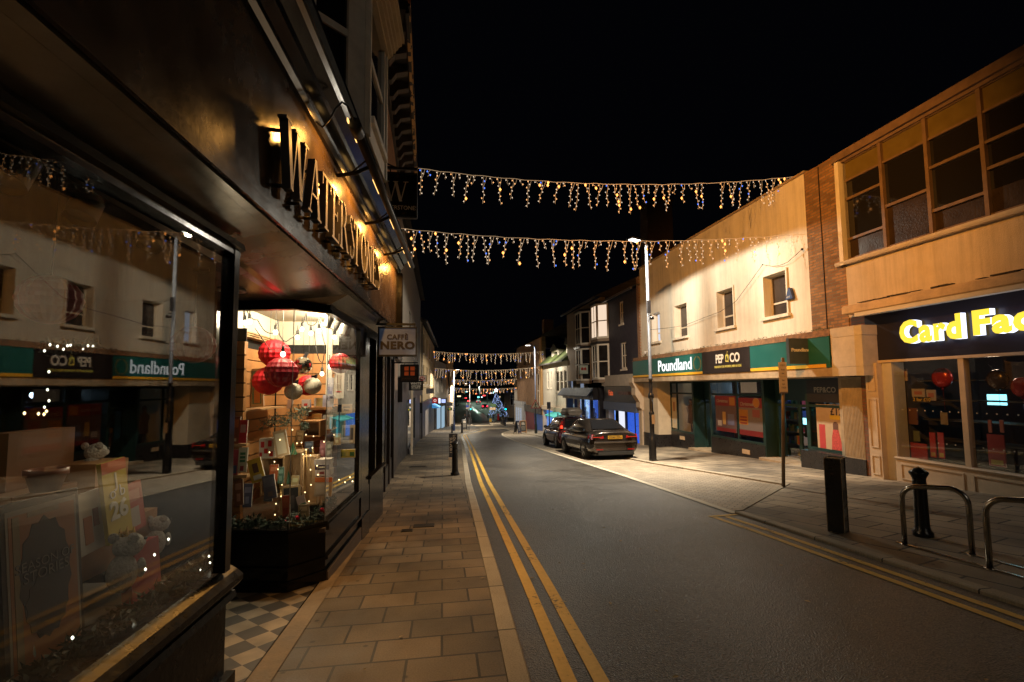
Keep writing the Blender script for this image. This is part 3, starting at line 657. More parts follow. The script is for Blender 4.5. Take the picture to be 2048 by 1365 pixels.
# room lining: slatted side wall, slatted back wall, ceiling
room = thing('display_bay', 'slatted oak display bay with cream walls behind the lit bay window', 'display', (-1.8, 6, gz(6)))
b = MB(); b.box(-3.2, -1.08, 5.1, 7.26, 2.58, 2.6); b.box(-2.42, -2.34, 5.05, 7.26, 2.24, 2.58); b.box(-2.34, -1.12, 7.22, 7.27, 2.24, 2.58); b.build('ceiling', m_cream, room)
side = MB(); back = MB(); slot = MB()
zs = [.05 + i * .148 for i in range(16)]
for z in zs:
    if z + .14 > 2.26: continue
    side.box(-2.42, -2.36, 5.36, 7.2, z, z + .136); back.box(-2.34, -1.12, 7.20, 7.24, z, z + .136); side.box(-2.36, -2.06, 5.34, 5.42, z, z + .136)
side.build('slat_panel', m_wood, room); back.build('slat_panel', m_wood, room)
slot.box(-2.47, -2.42, 5.3, 7.26, 0, 2.26); slot.box(-2.36, -1.12, 7.245, 7.27, 0, 2.26); slot.box(-2.36, -2.08, 5.425, 5.44, 0, 2.26); slot.build('slot_backing', m_dark, room)
b = MB()
for k in range(3): b.box(-2.36, -2.30 + .015 * k, 5.34, 7.2, 2.235 + k * .022, 2.25 + k * .022)
b.build('trim', m_wood2, room)
b = MB(); b.box(-2.3, -1.14, 4.98, 7.2, .2, .24); b.build('display_floor', M('dark display floor', (.06, .04, .025), .5, var=.3), room)
for x in (-1.62, -1.3):
    b = MB(); b.box(x - .04, x + .04, 7.16, 7.195, .3, 2.58); b.build('batten', m_cream, room)

def place(px, py, Y): return at_y(px, py, Y)
def honeycomb(c, r, mat, label, group='red paper honeycomb balls hung in the bay window', cord=True, top=2.57):
    t = thing('paper_ball', label, 'decoration', c, group)
    b = MB(); n, k = 36, 18; vs = []
    for i in range(k + 1):
        ph = math.pi * i / k - math.pi / 2
        for j in range(n):
            th = 2 * math.pi * j / n; q = r * (1 + (.035 if (j % 2) else -.035) * math.cos(ph)) * (1 + (.02 if i % 2 else -.02))
            vs.append(Vector(c) + Vector((q * math.cos(ph) * math.cos(th), q * math.cos(ph) * math.sin(th), r * math.sin(ph) * .97)))
    b.add(vs, [(i * n + j, i * n + (j + 1) % n, (i + 1) * n + (j + 1) % n, (i + 1) * n + j) for i in range(k) for j in range(n)]); b.build('paper_body', mat, t)
    if cord:
        b = MB(); b.tube([(c[0], c[1], c[2] + r * .9), (c[0] + .01, c[1], top)], .003, 5, cap=False); b.build('cord', m_cable, t)
    return t
for px, py, r, Y, mat, lab in ((549, 707, 27, 6.0, m_papred, 'bright red honeycomb paper ball, topmost of the cluster in the bay window'),
        (563, 745, 29, 5.75, m_papdark, 'dark crimson honeycomb paper ball in front of its cluster in the bay window'),
        (537, 762, 27, 6.0, m_papred, 'red honeycomb paper ball at the lower left of the cluster'),
        (616, 771, 20, 6.5, m_papred, 'red honeycomb paper ball half hidden behind a white bauble'),
        (681, 727, 20, 6.2, m_papred, 'red honeycomb paper ball alone on the pavement side of the bay window')):
    c = place(px, py, Y); honeycomb(c, r / 950 * Y * 1.0, mat, lab)
def bauble(px, py, r, Y, mat, label, grp=None):
    c = place(px, py, Y); R_ = r / 950 * Y
    t = thing('bauble', label, 'bauble', c, grp); b = MB(); b.ball(c, R_, 24, 14); b.build('ball', mat, t)
    b = MB(); b.lathe((c.x, c.y, c.z + R_), [(.02, -.01), (.02, .02), (.0, .025)], 10); b.obox((c.x + .02, c.y - .01, c.z + R_ * .8), (.03, 0, .01), (0, .012, 0), (.012, 0, .05)); b.build('ribbon_cap', m_ribbon, t)
    b = MB(); b.tube([(c.x, c.y, c.z + R_), (c.x, c.y, 2.57)], .002, 5, cap=False); b.build('cord', m_ribbon, t)
m_glit = M('white glitter', (.60, .55, .43), .6, var=.25, vs=60, bump=.4, bs=160)
bauble(625, 772, 16, 6.2, m_glit, 'white glitter bauble hanging in front of a red paper ball'); bauble(587, 783, 16, 6.0, m_glit, 'white glitter bauble hanging below the crimson paper ball')
def mirror_mat():
    m, nt, bb = _nodes('mirror ball'); bb.inputs['Metallic'].default_value = 1; bb.inputs['Base Color'].default_value = (.75, .7, .6, 1); bb.inputs['Roughness'].default_value = .07
    return m
c = place(606, 731, 6.1); t = thing('mirror_ball', 'silver mirror ball with black ribbon between the red and white balls', 'bauble', c)
b = MB(); b.ball(c, .105, 22, 14); 
for i in range(len(b.sm)): b.sm[i] = False
b.build('mirror_tiles', mirror_mat(), t)
b = MB(); b.obox((c.x + .03, c.y - .02, c.z + .105), (.018, 0, -.006), (0, .012, 0), (.02, 0, .05)); b.tube([(c.x, c.y, c.z + .1), (c.x, c.y, 2.57)], .002, 5); b.build('ribbon', m_ribbon, t)
# festoon of pear bulbs
fs_ = thing('bulb_string', 'black festoon cable with lit globe bulbs looped across the bay window ceiling', 'string lights', (-1.7, 6, 2.5))
BU = [(489, 646, 5.7), (499, 644, 5.7), (551, 665, 5.9), (595, 675, 6.2), (604, 659, 6.4), (622, 667, 6.3), (638, 662, 6.3), (669, 675, 6.1), (566, 709, 5.55), (659, 734, 6.4), (488, 757, 5.45), (644, 748, 6.7)]
b = MB(); P = [place(490, 614, 5.7), place(515, 640, 5.75), place(545, 667, 5.8), place(556, 640, 5.9), place(560, 672, 6), place(580, 678, 6.1), place(605, 645, 6.4), place(612, 625, 6.4), place(618, 650, 6.3), place(640, 634, 6.3), place(650, 690, 6.2), place(645, 725, 6.2), place(633, 700, 6.2), place(628, 650, 6.3)]
sm_ = []
for i in range(len(P) - 1):
    for k in range(6):
        u = k / 6; q = P[i].lerp(P[i + 1], u); q.z -= .05 * math.sin(math.pi * u); sm_.append(q)
b.tube(sm_, .006, 6); b.tube([place(487, 615, 5.6), place(489, 690, 5.5), place(487, 745, 5.45)], .005, 5); b.tube([place(510, 657, 5.7), place(540, 700, 5.6), place(566, 700, 5.55)], .005, 5); b.build('cable', m_cable, fs_)
for x, y, Y in BU:
    c = place(x, y, Y); b = MB(); b.ball(c, .028, 12, 8, sq=(1, 1, 1.15)); bo = b.build('bulb', m_bulb, fs_)
    b = MB(); b.lathe((c.x, c.y, c.z + .03), [(.016, 0), (.019, .01), (.017, .05), (.006, .06), (.004, .12)], 8); b.build('cap', m_cable, bo)
# adjustable track lights
def spot(c, r, l, tilt, label, grp, top, yaw=0.):
    t = thing('track_light', label, 'spotlight', c, grp); d = Vector((math.sin(tilt) * math.cos(yaw), math.sin(tilt) * math.sin(yaw), -math.cos(tilt)))
    b = MB(); A, B = Vector(c) - d * l / 2, Vector(c) + d * l / 2; b.tube([A, A + d * .01, B], [r * .9, r, r], 20, cap=False); b.tube([B - d * .03, B - d * .029], [r * .93, .001], 16, cap=False); b.tube([A, A - d * .001], [r * .9, .001], 16, cap=False); b.build('lamp_can', m_white_met, t)
    b = MB(); b.tube([Vector(c) - d * l * .3, (c[0], c[1], top)], .008, 6); b.build('stem', m_white_met, t)
for i, (x, y, Y, tl) in enumerate(((657, 644, 5.9, .3), (672, 650, 6.2, .45), (688, 660, 6.5, .25), (703, 667, 6.75, .15))):
    spot(place(x, y, Y), .045, .14, -tl, 'white cylinder spotlight number %s from the bay corner, under the cream ceiling' % ('one', 'two', 'three', 'four')[i], 'spotlights in the bay window', 2.58, .3)
# goods: a small helper for upright, leaning or lying flat-fronted things
pal = {}
def colm(rgb):
    k = 'cover %d %d %d' % tuple(int(v * 255) for v in rgb)
    return M(k, rgb, .45, var=.08, vs=9)
def book(px0, py0, px1, py1, Y, col, label, cat='book', name='book', tilt=0., lean=.12, th=.025, yaw=0., deco=(), grp=None):
    """A cover facing the street, set by the corners it shows; deco = [(u0,u1,v0,v1,colour)] printed panels."""
    A, B = place(px0, py0, Y), place(px1, py1, Y); w, h = abs(B.x - A.x) / 2, abs(A.z - B.z) / 2; c = (A + B) / 2
    t = thing(name, label, cat, (c.x, c.y, c.z - h), grp)
    ax = Vector((math.cos(tilt) * math.cos(yaw), math.cos(tilt) * math.sin(yaw), -math.sin(tilt))); az = Vector((math.sin(tilt), lean, math.cos(tilt))).normalized(); ay = az.cross(ax).normalized()
    if ay.y < 0: ay = -ay
    mb = MB(); mb.obox(c, ax * w, ay * th / 2, az * h); mb.build('cover', colm(col), t)
    pg = MB(); pg.obox(c + ax * .003, ax * (w - .002), ay * (th / 2 - .004), az * (h + .002)); pg.build('pages', m_paper, t)
    for k, (u0, u1, v0, v1, cc) in enumerate(deco):
        d = MB(); q = c - ay * (th / 2 + .0015 + .0006 * k) + ax * w * (u0 + u1 - 1) + az * h * (v0 + v1 - 1)
        d.obox(q, ax * w * (u1 - u0), ay * .0008, az * h * (v1 - v0)); d.build('printed_panel', colm(cc), t)
    return t
RED, DR, YE, GR, CR, BL, WH, OR, TN_ = (.5, .03, .03), (.22, .03, .03), (.6, .38, .04), (.04, .14, .06), (.55, .48, .34), (.08, .1, .2), (.6, .57, .5), (.55, .14, .03), (.33, .2, .09)
book(464, 834, 479, 888, 5.3, (.26, .07, .03), 'rust red book standing on the upper side ledge', deco=[(.15, .85, .6, .9, OR), (.3, .7, .1, .2, CR)])
book(480, 841, 494, 886, 5.3, RED, 'bright red book standing on the upper side ledge', deco=[(.15, .85, .45, .8, (.6, .3, .25))])
book(465, 900, 477, 952, 5.28, (.45, .07, .09), 'pink red book on the lower side ledge', deco=[(.2, .8, .1, .4, BL)])
book(478, 896, 494, 944, 5.28, (.5, .46, .34), 'cream book with green lettering on the lower side ledge', deco=[(.2, .8, .55, .65, GR), (.2, .8, .4, .5, GR), (.2, .8, .7, .8, GR), (.3, .7, .05, .25, DR)])
book(500, 918, 526, 964, 5.2, YE, 'yellow book tilted to the left below the side ledge', tilt=-.3, deco=[(.3, .7, .4, .8, (.12, .06, .04)), (.2, .8, .1, .3, WH)])
book(528, 951, 551, 997, 5.15, (.13, .12, .15), 'grey patterned book tilted under the yellow one', tilt=-.2, deco=[(.1, .9, .5, .9, (.18, .17, .2)), (.3, .7, .1, .3, (.22, .15, .12))])
book(523, 877, 551, 915, 5.5, WH, 'white gift box printed with red hearts on the top crate', cat='gift box', name='gift_box', lean=0, th=.12, deco=[(.12, .35, .55, .85, RED), (.6, .85, .6, .9, RED), (.35, .6, .25, .5, RED), (.7, .95, .1, .35, RED), (.05, .22, .1, .3, RED)])
book(550, 862, 575, 912, 5.35, (.38, .26, .14), 'tan clipboard style book leaning on the top crate', tilt=-.22, deco=[(.15, .85, .08, .9, CR)])
book(566, 992, 580, 1040, 5.15, (.35, .05, .025), 'dark red book leaning on the picture frame by the garland', tilt=-.08, deco=[(.15, .85, .5, .9, (.4, .1, .04))])
book(596, 992, 612, 1022, 5.2, (.45, .34, .3), 'white and green booklet beside the tall lantern box', tilt=-.3, deco=[(.3, 1, 0, .5, GR)])
book(630, 956, 664, 992, 5.25, (.5, .38, .26), 'illustrated booklet with an orange band near the glass corner', tilt=.03, deco=[(0, 1, .75, 1, OR), (.1, .9, .1, .65, (.52, .42, .32))])
book(634, 938, 664, 949, 5.35, (.5, .4, .35), 'pale slim book lying in the short stack', lean=0, th=.16, deco=[(.3, .6, .3, .7, DR)])
book(634, 928, 662, 937, 5.35, (.05, .03, .05), 'dark slim book lying in the short stack', lean=0, th=.16, deco=[(.2, .7, .35, .65, CR)])
book(632, 918, 664, 927, 5.35, (.3, .26, .24), 'grey slim book lying topmost in the short stack', lean=0, th=.15)
book(624, 828, 643, 858, 6.6, (.6, .3, .06), 'orange book with red border on the back shelf', deco=[(.12, .88, .1, .9, (.55, .22, .05)), (.2, .8, .2, .8, (.62, .36, .1))])
book(646, 831, 665, 858, 6.6, WH, 'white book with a small green tree on the back shelf', deco=[(.42, .58, .3, .6, GR)])
book(604, 800, 620, 815, 6.8, (.5, .45, .42), 'small white book with a red mark on the upper back shelf', deco=[(.3, .7, .2, .5, RED)])
book(629, 797, 646, 813, 6.8, (.35, .27, .1), 'olive gold book with a pale spine on the upper back shelf', deco=[(0, .22, 0, 1, WH)])
book(646, 791, 667, 814, 6.8, (.36, .34, .42), 'lavender book on the upper back shelf')
book(655, 756, 667, 792, 6.7, (.42, .42, .46), 'pale calendar hung on the back wall', deco=[(.15, .85, .1, .5, (.2, .2, .3))], cat='calendar', name='calendar')
book(669, 743, 688, 797, 6.5, (.58, .52, .42), 'white display card with two hanging strips near the pavement side', cat='display card', name='display_card', deco=[(.28, .34, .35, .85, (.3, .2, .15)), (.62, .68, .35, .85, (.3, .2, .15)), (.2, .8, .22, .26, RED)])
book(684, 851, 709, 887, 6.15, (.36, .34, .28), 'grey framed print standing near the pavement pane', deco=[(.1, .9, .2, .85, (.06, .06, .07)), (.1, .9, .05, .18, WH)], cat='framed print', name='framed_print')
book(685, 900, 710, 915, 5.95, (.45, .42, .08), 'yellow and green sale card near the pavement pane', cat='sign', name='price_card', lean=0, deco=[(.1, .5, .2, .8, (.5, .5, .2)), (.6, .95, .2, .7, GR)])
book(684, 809, 704, 826, 6.3, (.42, .26, .13), 'brown card sign with black handwriting by the pavement pane', cat='sign', name='card_sign', lean=0, deco=[(.15, .8, .55, .75, (.03, .02, .02)), (.2, .7, .25, .42, (.03, .02, .02))])
book(575, 800, 585, 818, 6.2, (.3, .16, .1), 'brown book leaning on the back slats', tilt=.1)
book(502, 738, 526, 814, 6.35, (.5, .36, .18), 'tall framed picture with an orange figure on the side slats', cat='picture', name='framed_picture', tilt=-.04, lean=0, deco=[(.16, .84, .08, .94, (.1, .16, .1)), (.3, .75, .1, .45, (.5, .2, .05)), (.4, .6, .45, .6, CR)])
book(688, 712, 709, 757, 6.75, (.55, .4, .2), 'small framed picture high on the back wall by the corner', cat='picture', name='framed_picture', lean=0, deco=[(.12, .88, .1, .9, (.25, .25, .3)), (.3, .7, .4, .7, WH)])
book(565, 973, 600, 1036, 5.3, (.42, .28, .13), 'wood framed chalk picture standing by the garland', cat='picture', name='framed_picture', tilt=-.05, deco=[(.1, .9, .06, .94, (.03, .03, .03)), (.3, .7, .3, .7, (.09, .09, .09))])
def crate(px0, py0, px1, py1, Y, d, label, mat=m_wood2):
    A, B = place(px0, py0, Y), place(px1, py1, Y); x0, x1, z0, z1 = A.x, B.x, B.z, A.z
    t = thing('wooden_crate', label, 'crate', ((x0 + x1) / 2, Y, z0)); k = .014
    for nm, bx in (('base', (x0, x1, Y, Y + d, z0, z0 + k)), ('top', (x0, x1, Y, Y + d, z1 - k, z1)), ('side_panel', (x0, x0 + k, Y, Y + d, z0 + k, z1 - k)), ('side_panel', (x1 - k, x1, Y, Y + d, z0 + k, z1 - k)), ('back_panel', (x0 + k, x1 - k, Y + d - k, Y + d, z0 + k, z1 - k))):
        b = MB(); b.box(*bx); b.build(nm, mat, t)
    return t
crate(522, 916, 567, 990, 5.45, .3, 'plain wooden crate under the heart printed gift box')
crate(568, 905, 603, 972, 5.5, .28, 'wooden crate holding a green paper tree')
crate(606, 912, 634, 1010, 5.3, .1, 'tall narrow wooden box filled with fairy lights')
crate(600, 843, 640, 874, 6.1, .3, 'small wooden crate under the frosted sprigs', m_wood)
crate(560, 985, 640, 1046, 5.55, .4, 'wide low crate at the front of the bay floor')
b = MB(); A = place(622, 860, 6.6); B = place(668, 866, 6.6); b.box(A.x, B.x, 6.5, 7.19, B.z, A.z); tag(b.build('wall_shelf', m_wood), 'oak shelf carrying the orange and white books', 'shelf')
b = MB(); A = place(600, 815, 6.8); B = place(668, 819, 6.8); b.box(A.x, B.x, 6.7, 7.19, B.z, A.z); tag(b.build('wall_shelf', m_wood), 'upper oak shelf with the lavender book', 'shelf')
b = MB(); A = place(487, 822, 5.5); b.box(-2.35, -2.12, 5.44, 6.9, A.z - .02, A.z); tag(b.build('wall_shelf', m_wood2), 'long narrow shelf along the slatted side wall', 'shelf')
b = MB(); A = place(463, 888, 5.3); B = place(496, 892, 5.3); b.box(A.x - .02, B.x, 5.26, 5.335, B.z, A.z); tag(b.build('wall_shelf', m_wood2), 'upper book ledge beside the bay window edge', 'shelf')
b = MB(); A = place(463, 950, 5.28); B = place(496, 955, 5.28); b.box(A.x - .02, B.x, 5.24, 5.335, B.z, A.z); tag(b.build('wall_shelf', m_wood2), 'lower book ledge beside the bay window edge', 'shelf')
for px, py, Y, h, lab in ((586, 897, 5.5, .13, 'dark green paper cone tree on the top crate'), (572, 948, 5.6, .2, 'green paper cone tree inside the open crate'), (590, 945, 5.62, .13, 'small tan paper cone tree inside the open crate')):
    c = place(px, py, Y); b = MB(); b.lathe((c.x, c.y, c.z - h / 2), [(h * .38, 0), (h * .36, .004), (.002, h)], 9, smooth=False); tag(b.build('paper_tree', colm(GR if 'green' in lab else TN_), origin=(c.x, c.y, c.z - h / 2)), lab, 'ornament')
def sprig(mb, c, r, n, s, m=0):
    for _ in range(n):
        d = Vector((rnd.gauss(0, 1), rnd.gauss(0, 1), rnd.gauss(0, .8))).normalized(); p = Vector(c) + d * r * rnd.random() ** .5
        e = Vector((rnd.gauss(0, 1), rnd.gauss(0, 1), rnd.gauss(0, 1))).normalized() * s; f = e.cross(d).normalized() * s * .22
        mb.poly([p - f, p + e, p + f, p - e * .4], m)
b = MB()
for px, py, r in ((535, 850, .10), (552, 842, .10), (568, 846, .09), (585, 832, .11), (600, 826, .1), (610, 822, .07), (608, 852, .06)): sprig(b, place(px, py, 5.7), r, 60, .035)
tag(b.build('frosted_sprigs', m_leaf2), 'frosted green sprigs lying on the crates below the baubles', 'foliage', kind='stuff')
b = MB()
for i in range(34):
    u = i / 33; p = BAYP[0].lerp(BAYP[1], u * 2) if u < .5 else (BAYP[1].lerp(BAYP[2], (u - .5) * 4) if u < .75 else BAYP[2].lerp(BAYP[3], (u - .75) * 1.6))
    sprig(b, (p.x + .02 - (.16 if u > .6 else 0), p.y + .14, .29 + .03 * math.sin(i)), .085, 60, .04)
garl = tag(b.build('fir_garland', m_leaf), 'dark fir garland along the foot of the bay window', 'garland')
for k, (px, py, lab) in enumerate(((594, 1036, 'pair of shiny red baubles in the garland, lower one beside the chalk picture'), (571, 1045, 'small red bauble in the garland below the dark red book'), (644, 1020, 'shiny red bauble in the garland near the glass corner'))):
    c = place(px, py, 4.98 if px < 620 else 5.2); b = MB(); b.ball(c, .022, 12, 8); b.ball((c.x + .02, c.y, c.z - .02), .013, 10, 6); tag(b.build('bauble', M('red foil', (.55, .02, .05), .15, metal=.6, var=0), origin=c), lab, 'bauble')
fl = thing('fairy_lights', 'warm fairy lights strung through the crates in the bay window', 'string lights', (-1.5, 5.4, .5))
pts = [(549, 924), (556, 939), (564, 970), (562, 993), (552, 1008), (550, 1030), (594, 887), (603, 886), (606, 909), (612, 900), (621, 911), (625, 896), (634, 932), (636, 950), (640, 960), (646, 986), (618, 1003), (610, 985), (622, 970), (621, 940), (648, 884), (585, 860), (612, 870), (627, 873), (539, 905), (560, 880), (668, 870), (678, 960), (690, 965), (700, 955), (705, 963)]
b = MB(); b.tube([place(x, y, 5.32 if x < 606 else 5.26) for x, y in sorted(pts[:20])], .002, 4, cap=False); b.build('wire', m_gold, fl)
b = MB()
for x, y in pts: b.octa(place(x, y, 5.32 if x < 606 else (5.26 if y > 875 else 5.9)), .0075)
b.build('bulbs', m_fairy, fl)
# lamps over the display, and a low point added for the fairy lights' glow
for x, y, z, e in ((-1.7, 5.7, 2.5, 75), (-1.45, 6.5, 2.5, 85), (-1.45, 5.15, .95, 3)):
    ld = bpy.data.lights.new('display lamp', 'POINT'); ld.energy = e; ld.color = (1, .83, .56); ld.shadow_soft_size = .08
    lo = bpy.data.objects.new('display_lamp', ld); COL.objects.link(lo); lo.location = (x, y, z)

# ================================================================== what stands in the near, dim window
def gp(px, py, o):
    a, z = GL.at(px, py, o); return GL.pt(a, z, o)
def gl_card(px0, py0, px1, py1, o, col, label, cat, name, deco=(), lean=.1, th=.02, yaw=0., tilt=0.):
    """A thing facing the glass, set by where its corners show through it."""
    A, B = GL.at(px0, py0, o), GL.at(px1, py1, o); w, h = abs(B[0] - A[0]) / 2, abs(A[1] - B[1]) / 2; c = GL.pt((A[0] + B[0]) / 2, (A[1] + B[1]) / 2, o)
    t = thing(name, label, cat, (c.x, c.y, c.z - h))
    ax = (GL.u * math.cos(tilt) + Vector((0, 0, math.sin(tilt)))); az = (Vector((0, 0, math.cos(tilt))) - GL.u * math.sin(tilt) - GL.n * lean).normalized(); ay = ax.cross(az).normalized()
    if ay.dot(GL.n) < 0: ay = -ay
    mb = MB(); mb.obox(c, ax * w, ay * th / 2, az * h); mb.build('board', colm(col), t)
    for k, (u0, u1, v0, v1, cc) in enumerate(deco):
        d = MB(); q = c + ay * (th / 2 + .0015 + .0007 * k) + ax * w * (u0 + u1 - 1) + az * h * (v0 + v1 - 1); d.obox(q, ax * w * (u1 - u0), ay * .0008, az * h * (v1 - v0)); d.build('printed_panel', colm(cc), t)
    return t, c, ax, az, ay, w, h
for i, (px, py, sz) in enumerate(((30, 335, 1.25), (173, 410, 1.1), (307, 470, 1), (405, 518, .9))):
    c = gp(px, py, -.25 - .08 * i); spot(c, .06, .17, .42 * (-1 if i > 3 else 1) * -1, 'dim grey cylinder spotlight in the dark window, number %s from the near end' % ('one', 'two', 'three', 'four')[i], 'spotlights in the dark window', 2.5, math.pi / 2)
for px, py, r, lab in ((100, 600, 66, 'dull red paper ball hanging high in the dark window, nearer one'), (387, 690, 50, 'dull red paper ball hanging in the dark window near the doorway')):
    c = gp(px, py, -.45); r *= .76; honeycomb(c, r / 950 * depth(c), m_papdark, lab, 'paper balls hung in the dark window', True, 2.5)
pst = gl_card(8, 1015, 147, 1290, -.25, (.015, .014, .013), 'large black framed poster with an ornate orange border in the dark window', 'poster', 'framed_poster', [(.05, .95, .04, .96, (.26, .22, .18)), (.08, .92, .07, .93, (.30, .12, .05)), (.3, .7, .90, .93, (.2, .14, .08)), (.12, .2, .08, .92, (.22, .16, .09))], th=.03)
b = MB(); t_, c_, ax, az, ay, w_, h_ = pst
for k, (uo, vo, ru, rv, jag) in enumerate(((0, .1, .62, .62, .10), (0, -.25, .5, .35, .12))):
    b.prism([c_ + ay * (.0185 + .0012 * k) + ax * w_ * (uo + ru * (1 + jag * (i % 2)) * math.cos(i * math.pi / 14)) + az * h_ * (vo + rv * (1 + jag * (i % 2)) * math.sin(i * math.pi / 14)) for i in range(28)], ay * .001)
b.build('printed_figure', colm((.02, .02, .03)), t_)
write('printed_lettering', 'SEASON OF', .05, colm((.16, .15, .15)), c_ + ay * .022 + az * h_ * .25, ax, az, t_, .001); write('printed_lettering', 'STORIES', .055, colm((.16, .15, .15)), c_ + ay * .022 + az * h_ * .12, ax, az, t_, .001)
gl_card(151, 992, 200, 1094, -.4, (.5, .45, .38), 'white illustrated card standing on the wooden ledge in the dark window', 'book', 'picture_book', [(.25, .55, .15, .6, (.38, .15, .07)), (.6, .8, .4, .7, (.25, .08, .05))], tilt=.06)
t_, c_, ax, az, ay, w_, h_ = gl_card(210, 925, 250, 1072, -.36, (.50, .38, .06), 'yellow book showing a large white 26 in the dark window', 'book', 'book', [(.0, 1, .86, 1, (.45, .12, .05))], tilt=.08)
write('number', '26', .12, m_paper, c_ + ay * .014 - az * h_ * .25, ax, az, t_, .002, bold=.004); write('title', 'J', .1, m_paper, c_ + ay * .014 + az * h_ * .5, ax, az, t_, .002); write('title', 'o b', .08, m_paper, c_ + ay * .014 + az * h_ * .2, ax, az, t_, .002)
gl_card(240, 975, 281, 1056, -.42, (.42, .09, .06), 'spiral bound red calendar in the dark window', 'calendar', 'calendar', [(.15, .85, .62, .86, (.5, .2, .15)), (.3, .75, .1, .5, (.4, .36, .33))], tilt=.1)
gl_card(255, 1100, 308, 1190, -.3, (.32, .025, .02), 'bright red box behind the white toy animal in the dark window', 'box', 'gift_box', th=.05)
gl_card(-6, 868, 122, 1000, -.75, (.20, .085, .03), 'tall wooden cabinet panel with fairy lights along its top in the dark window', 'cabinet', 'display_cabinet', th=.1, lean=0)
for lab, box in (('upper wooden display step in the dark window', (-6, 996, 126, 1010, -.6)), ('wooden step front below the books in the dark window', (130, 1077, 290, 1092, -.5))):
    gl_card(box[0], box[1], box[2], box[3], box[4], (.30, .15, .06), lab, 'step', 'display_step', th=.12, lean=0)
gl_card(150, 930, 215, 1000, -.62, (.34, .17, .06), 'plain wooden riser block behind the illustrated card', 'riser', 'display_riser', th=.2, lean=0)
c = gp(92, 960, -.5); b = MB(); b.lathe((c.x, c.y, c.z - .05), [(.0, 0), (.05, 0), (.07, .07), (.078, .07), (.078, .1), (.066, .1), (.06, .08)], 20); tag(b.build('plant_pot', colm((.30, .13, .08)), origin=c), 'terracotta plant pot on the cabinet ledge in the dark window', 'pot')
# plush toys: body and head as one soft surface, crown apart
def plush(px, py, s, o, label, col, crown=False):
    c = gp(px, py, o); t = thing('plush_toy', label, 'soft toy', c); b = MB(); u = GL.u
    b.ball(c + Vector((0, 0, -.10 * s)) - u * .03 * s, .09 * s, 14, 10, sq=(.9, 1, 1.35)); b.ball(c + Vector((0, 0, .06 * s)) + u * .02 * s, .085 * s, 16, 12, sq=(.95, 1.15, .9)); b.ball(c + Vector((0, 0, .045 * s)) + u * .11 * s, .05 * s, 12, 8, sq=(.8, 1.2, .75))
    for sg in (-1, 1): b.ball(c + Vector((0, 0, .12 * s)) - u * .03 * s + GL.n * .06 * s * sg, .035 * s, 10, 6, sq=(1, .5, 1))
    for sg in (-1, 1): b.ball(c + Vector((0, 0, -.09 * s)) + u * .04 * s + GL.n * .07 * s * sg, .035 * s, 10, 8, sq=(.8, .8, 1.8))
    b.build('body', M('white plush', (.42, .39, .35), .95, var=.25, vs=40, bump=.8, bs=90), t)
    b = MB(); b.ball(c + Vector((0, 0, .05 * s)) + u * .165 * s, .014 * s, 8, 6); b.ball(c + Vector((0, 0, .085 * s)) + u * .085 * s + GL.n * .062 * s, .011 * s, 8, 6); b.ball(c + Vector((0, 0, .085 * s)) + u * .085 * s - GL.n * .062 * s, .011 * s, 8, 6); b.build('eyes_and_nose', m_ribbon, t)
    if crown:
        b = MB(); b.lathe(c + Vector((0, 0, .13 * s)), [(.04 * s, 0), (.042 * s, .02 * s)], 12)
        for i in range(6): b.lathe(c + Vector((.04 * s * math.cos(i * 1.047), .04 * s * math.sin(i * 1.047), .145 * s)), [(.011 * s, 0), (.001, .035 * s)], 6)
        b.build('crown', m_gold, t)
plush(252, 1112, .75, -.26, 'white plush mouse with a gold crown in the dark window', None, True)
plush(188, 918, .6, -.66, 'white plush toy seated on the upper step in the dark window', None)
plush(316, 1062, .6, -.4, 'white plush toy lying behind the garland in the dark window', None)
b = MB()
for i in range(40):
    a = 1.6 + i * .035; sprig(b, GL.pt(a, .6 + .03 * math.sin(i * 1.3), -.1), .06, 40, .035)
tag(b.build('fir_garland', m_leaf), 'dark fir garland along the sill of the dark window', 'garland')
b = MB()
for i in range(10):
    p = gp(95 + i * 10, 695 - i * .5, -.9); sprig(b, p, .05, 30, .03)
tag(b.build('fir_garland', m_leaf), 'short green garland on the back ledge of the dark window', 'garland')
fl = thing('fairy_lights', 'white fairy lights scattered through the dark window display', 'string lights', GL.pt(2.2, .6, -.2))
b = MB()
for px, py in ((418, 1113), (420, 1126), (400, 1140), (383, 1149), (380, 1169), (306, 1227), (268, 1240), (296, 1244), (294, 1255), (145, 1276), (337, 1079), (309, 1110), (291, 1139)): b.octa(gp(px, py, -.1), .0065)
for px, py in ((100, 690), (115, 693), (127, 699), (135, 692), (141, 691), (166, 698), (176, 692), (186, 693), (89, 702), (98, 744), (95, 780), (98, 802), (89, 815)): b.octa(gp(px, py, -.85), .007)
b.build('bulbs', m_fairyw, fl)
b = MB()
for px, py in ((49, 827), (77, 828), (88, 829), (93, 823), (132, 987), (5, 1032), (60, 1272), (17, 1308), (3, 1232)): b.octa(gp(px, py, -.3 if py > 900 else -.68), .0075)
b.build('bulbs', m_fairy, fl)
b = MB(); c = gp(396, 1151, -.12); b.ball(c, .02, 10, 8); tag(b.build('bauble', M('red foil'), origin=c), 'small glowing red bauble in the sill garland by the doorway', 'bauble')
ld = bpy.data.lights.new('window fill', 'SPOT'); ld.spot_size = rad(165); ld.energy = 4; ld.color = (1, .80, .55); ld.shadow_soft_size = .25  # unseen fill added to brighten the goods in the dark window
lo = bpy.data.objects.new('window_fill', ld); COL.objects.link(lo); lo.location = GL.pt(1.7, 2.2, -1.1)
ld = bpy.data.lights.new('sill fill', 'SPOT'); ld.spot_size = rad(165); ld.energy = 2.6; ld.color = (1, .74, .46); ld.shadow_soft_size = .2  # second unseen fill, added low for the lower goods
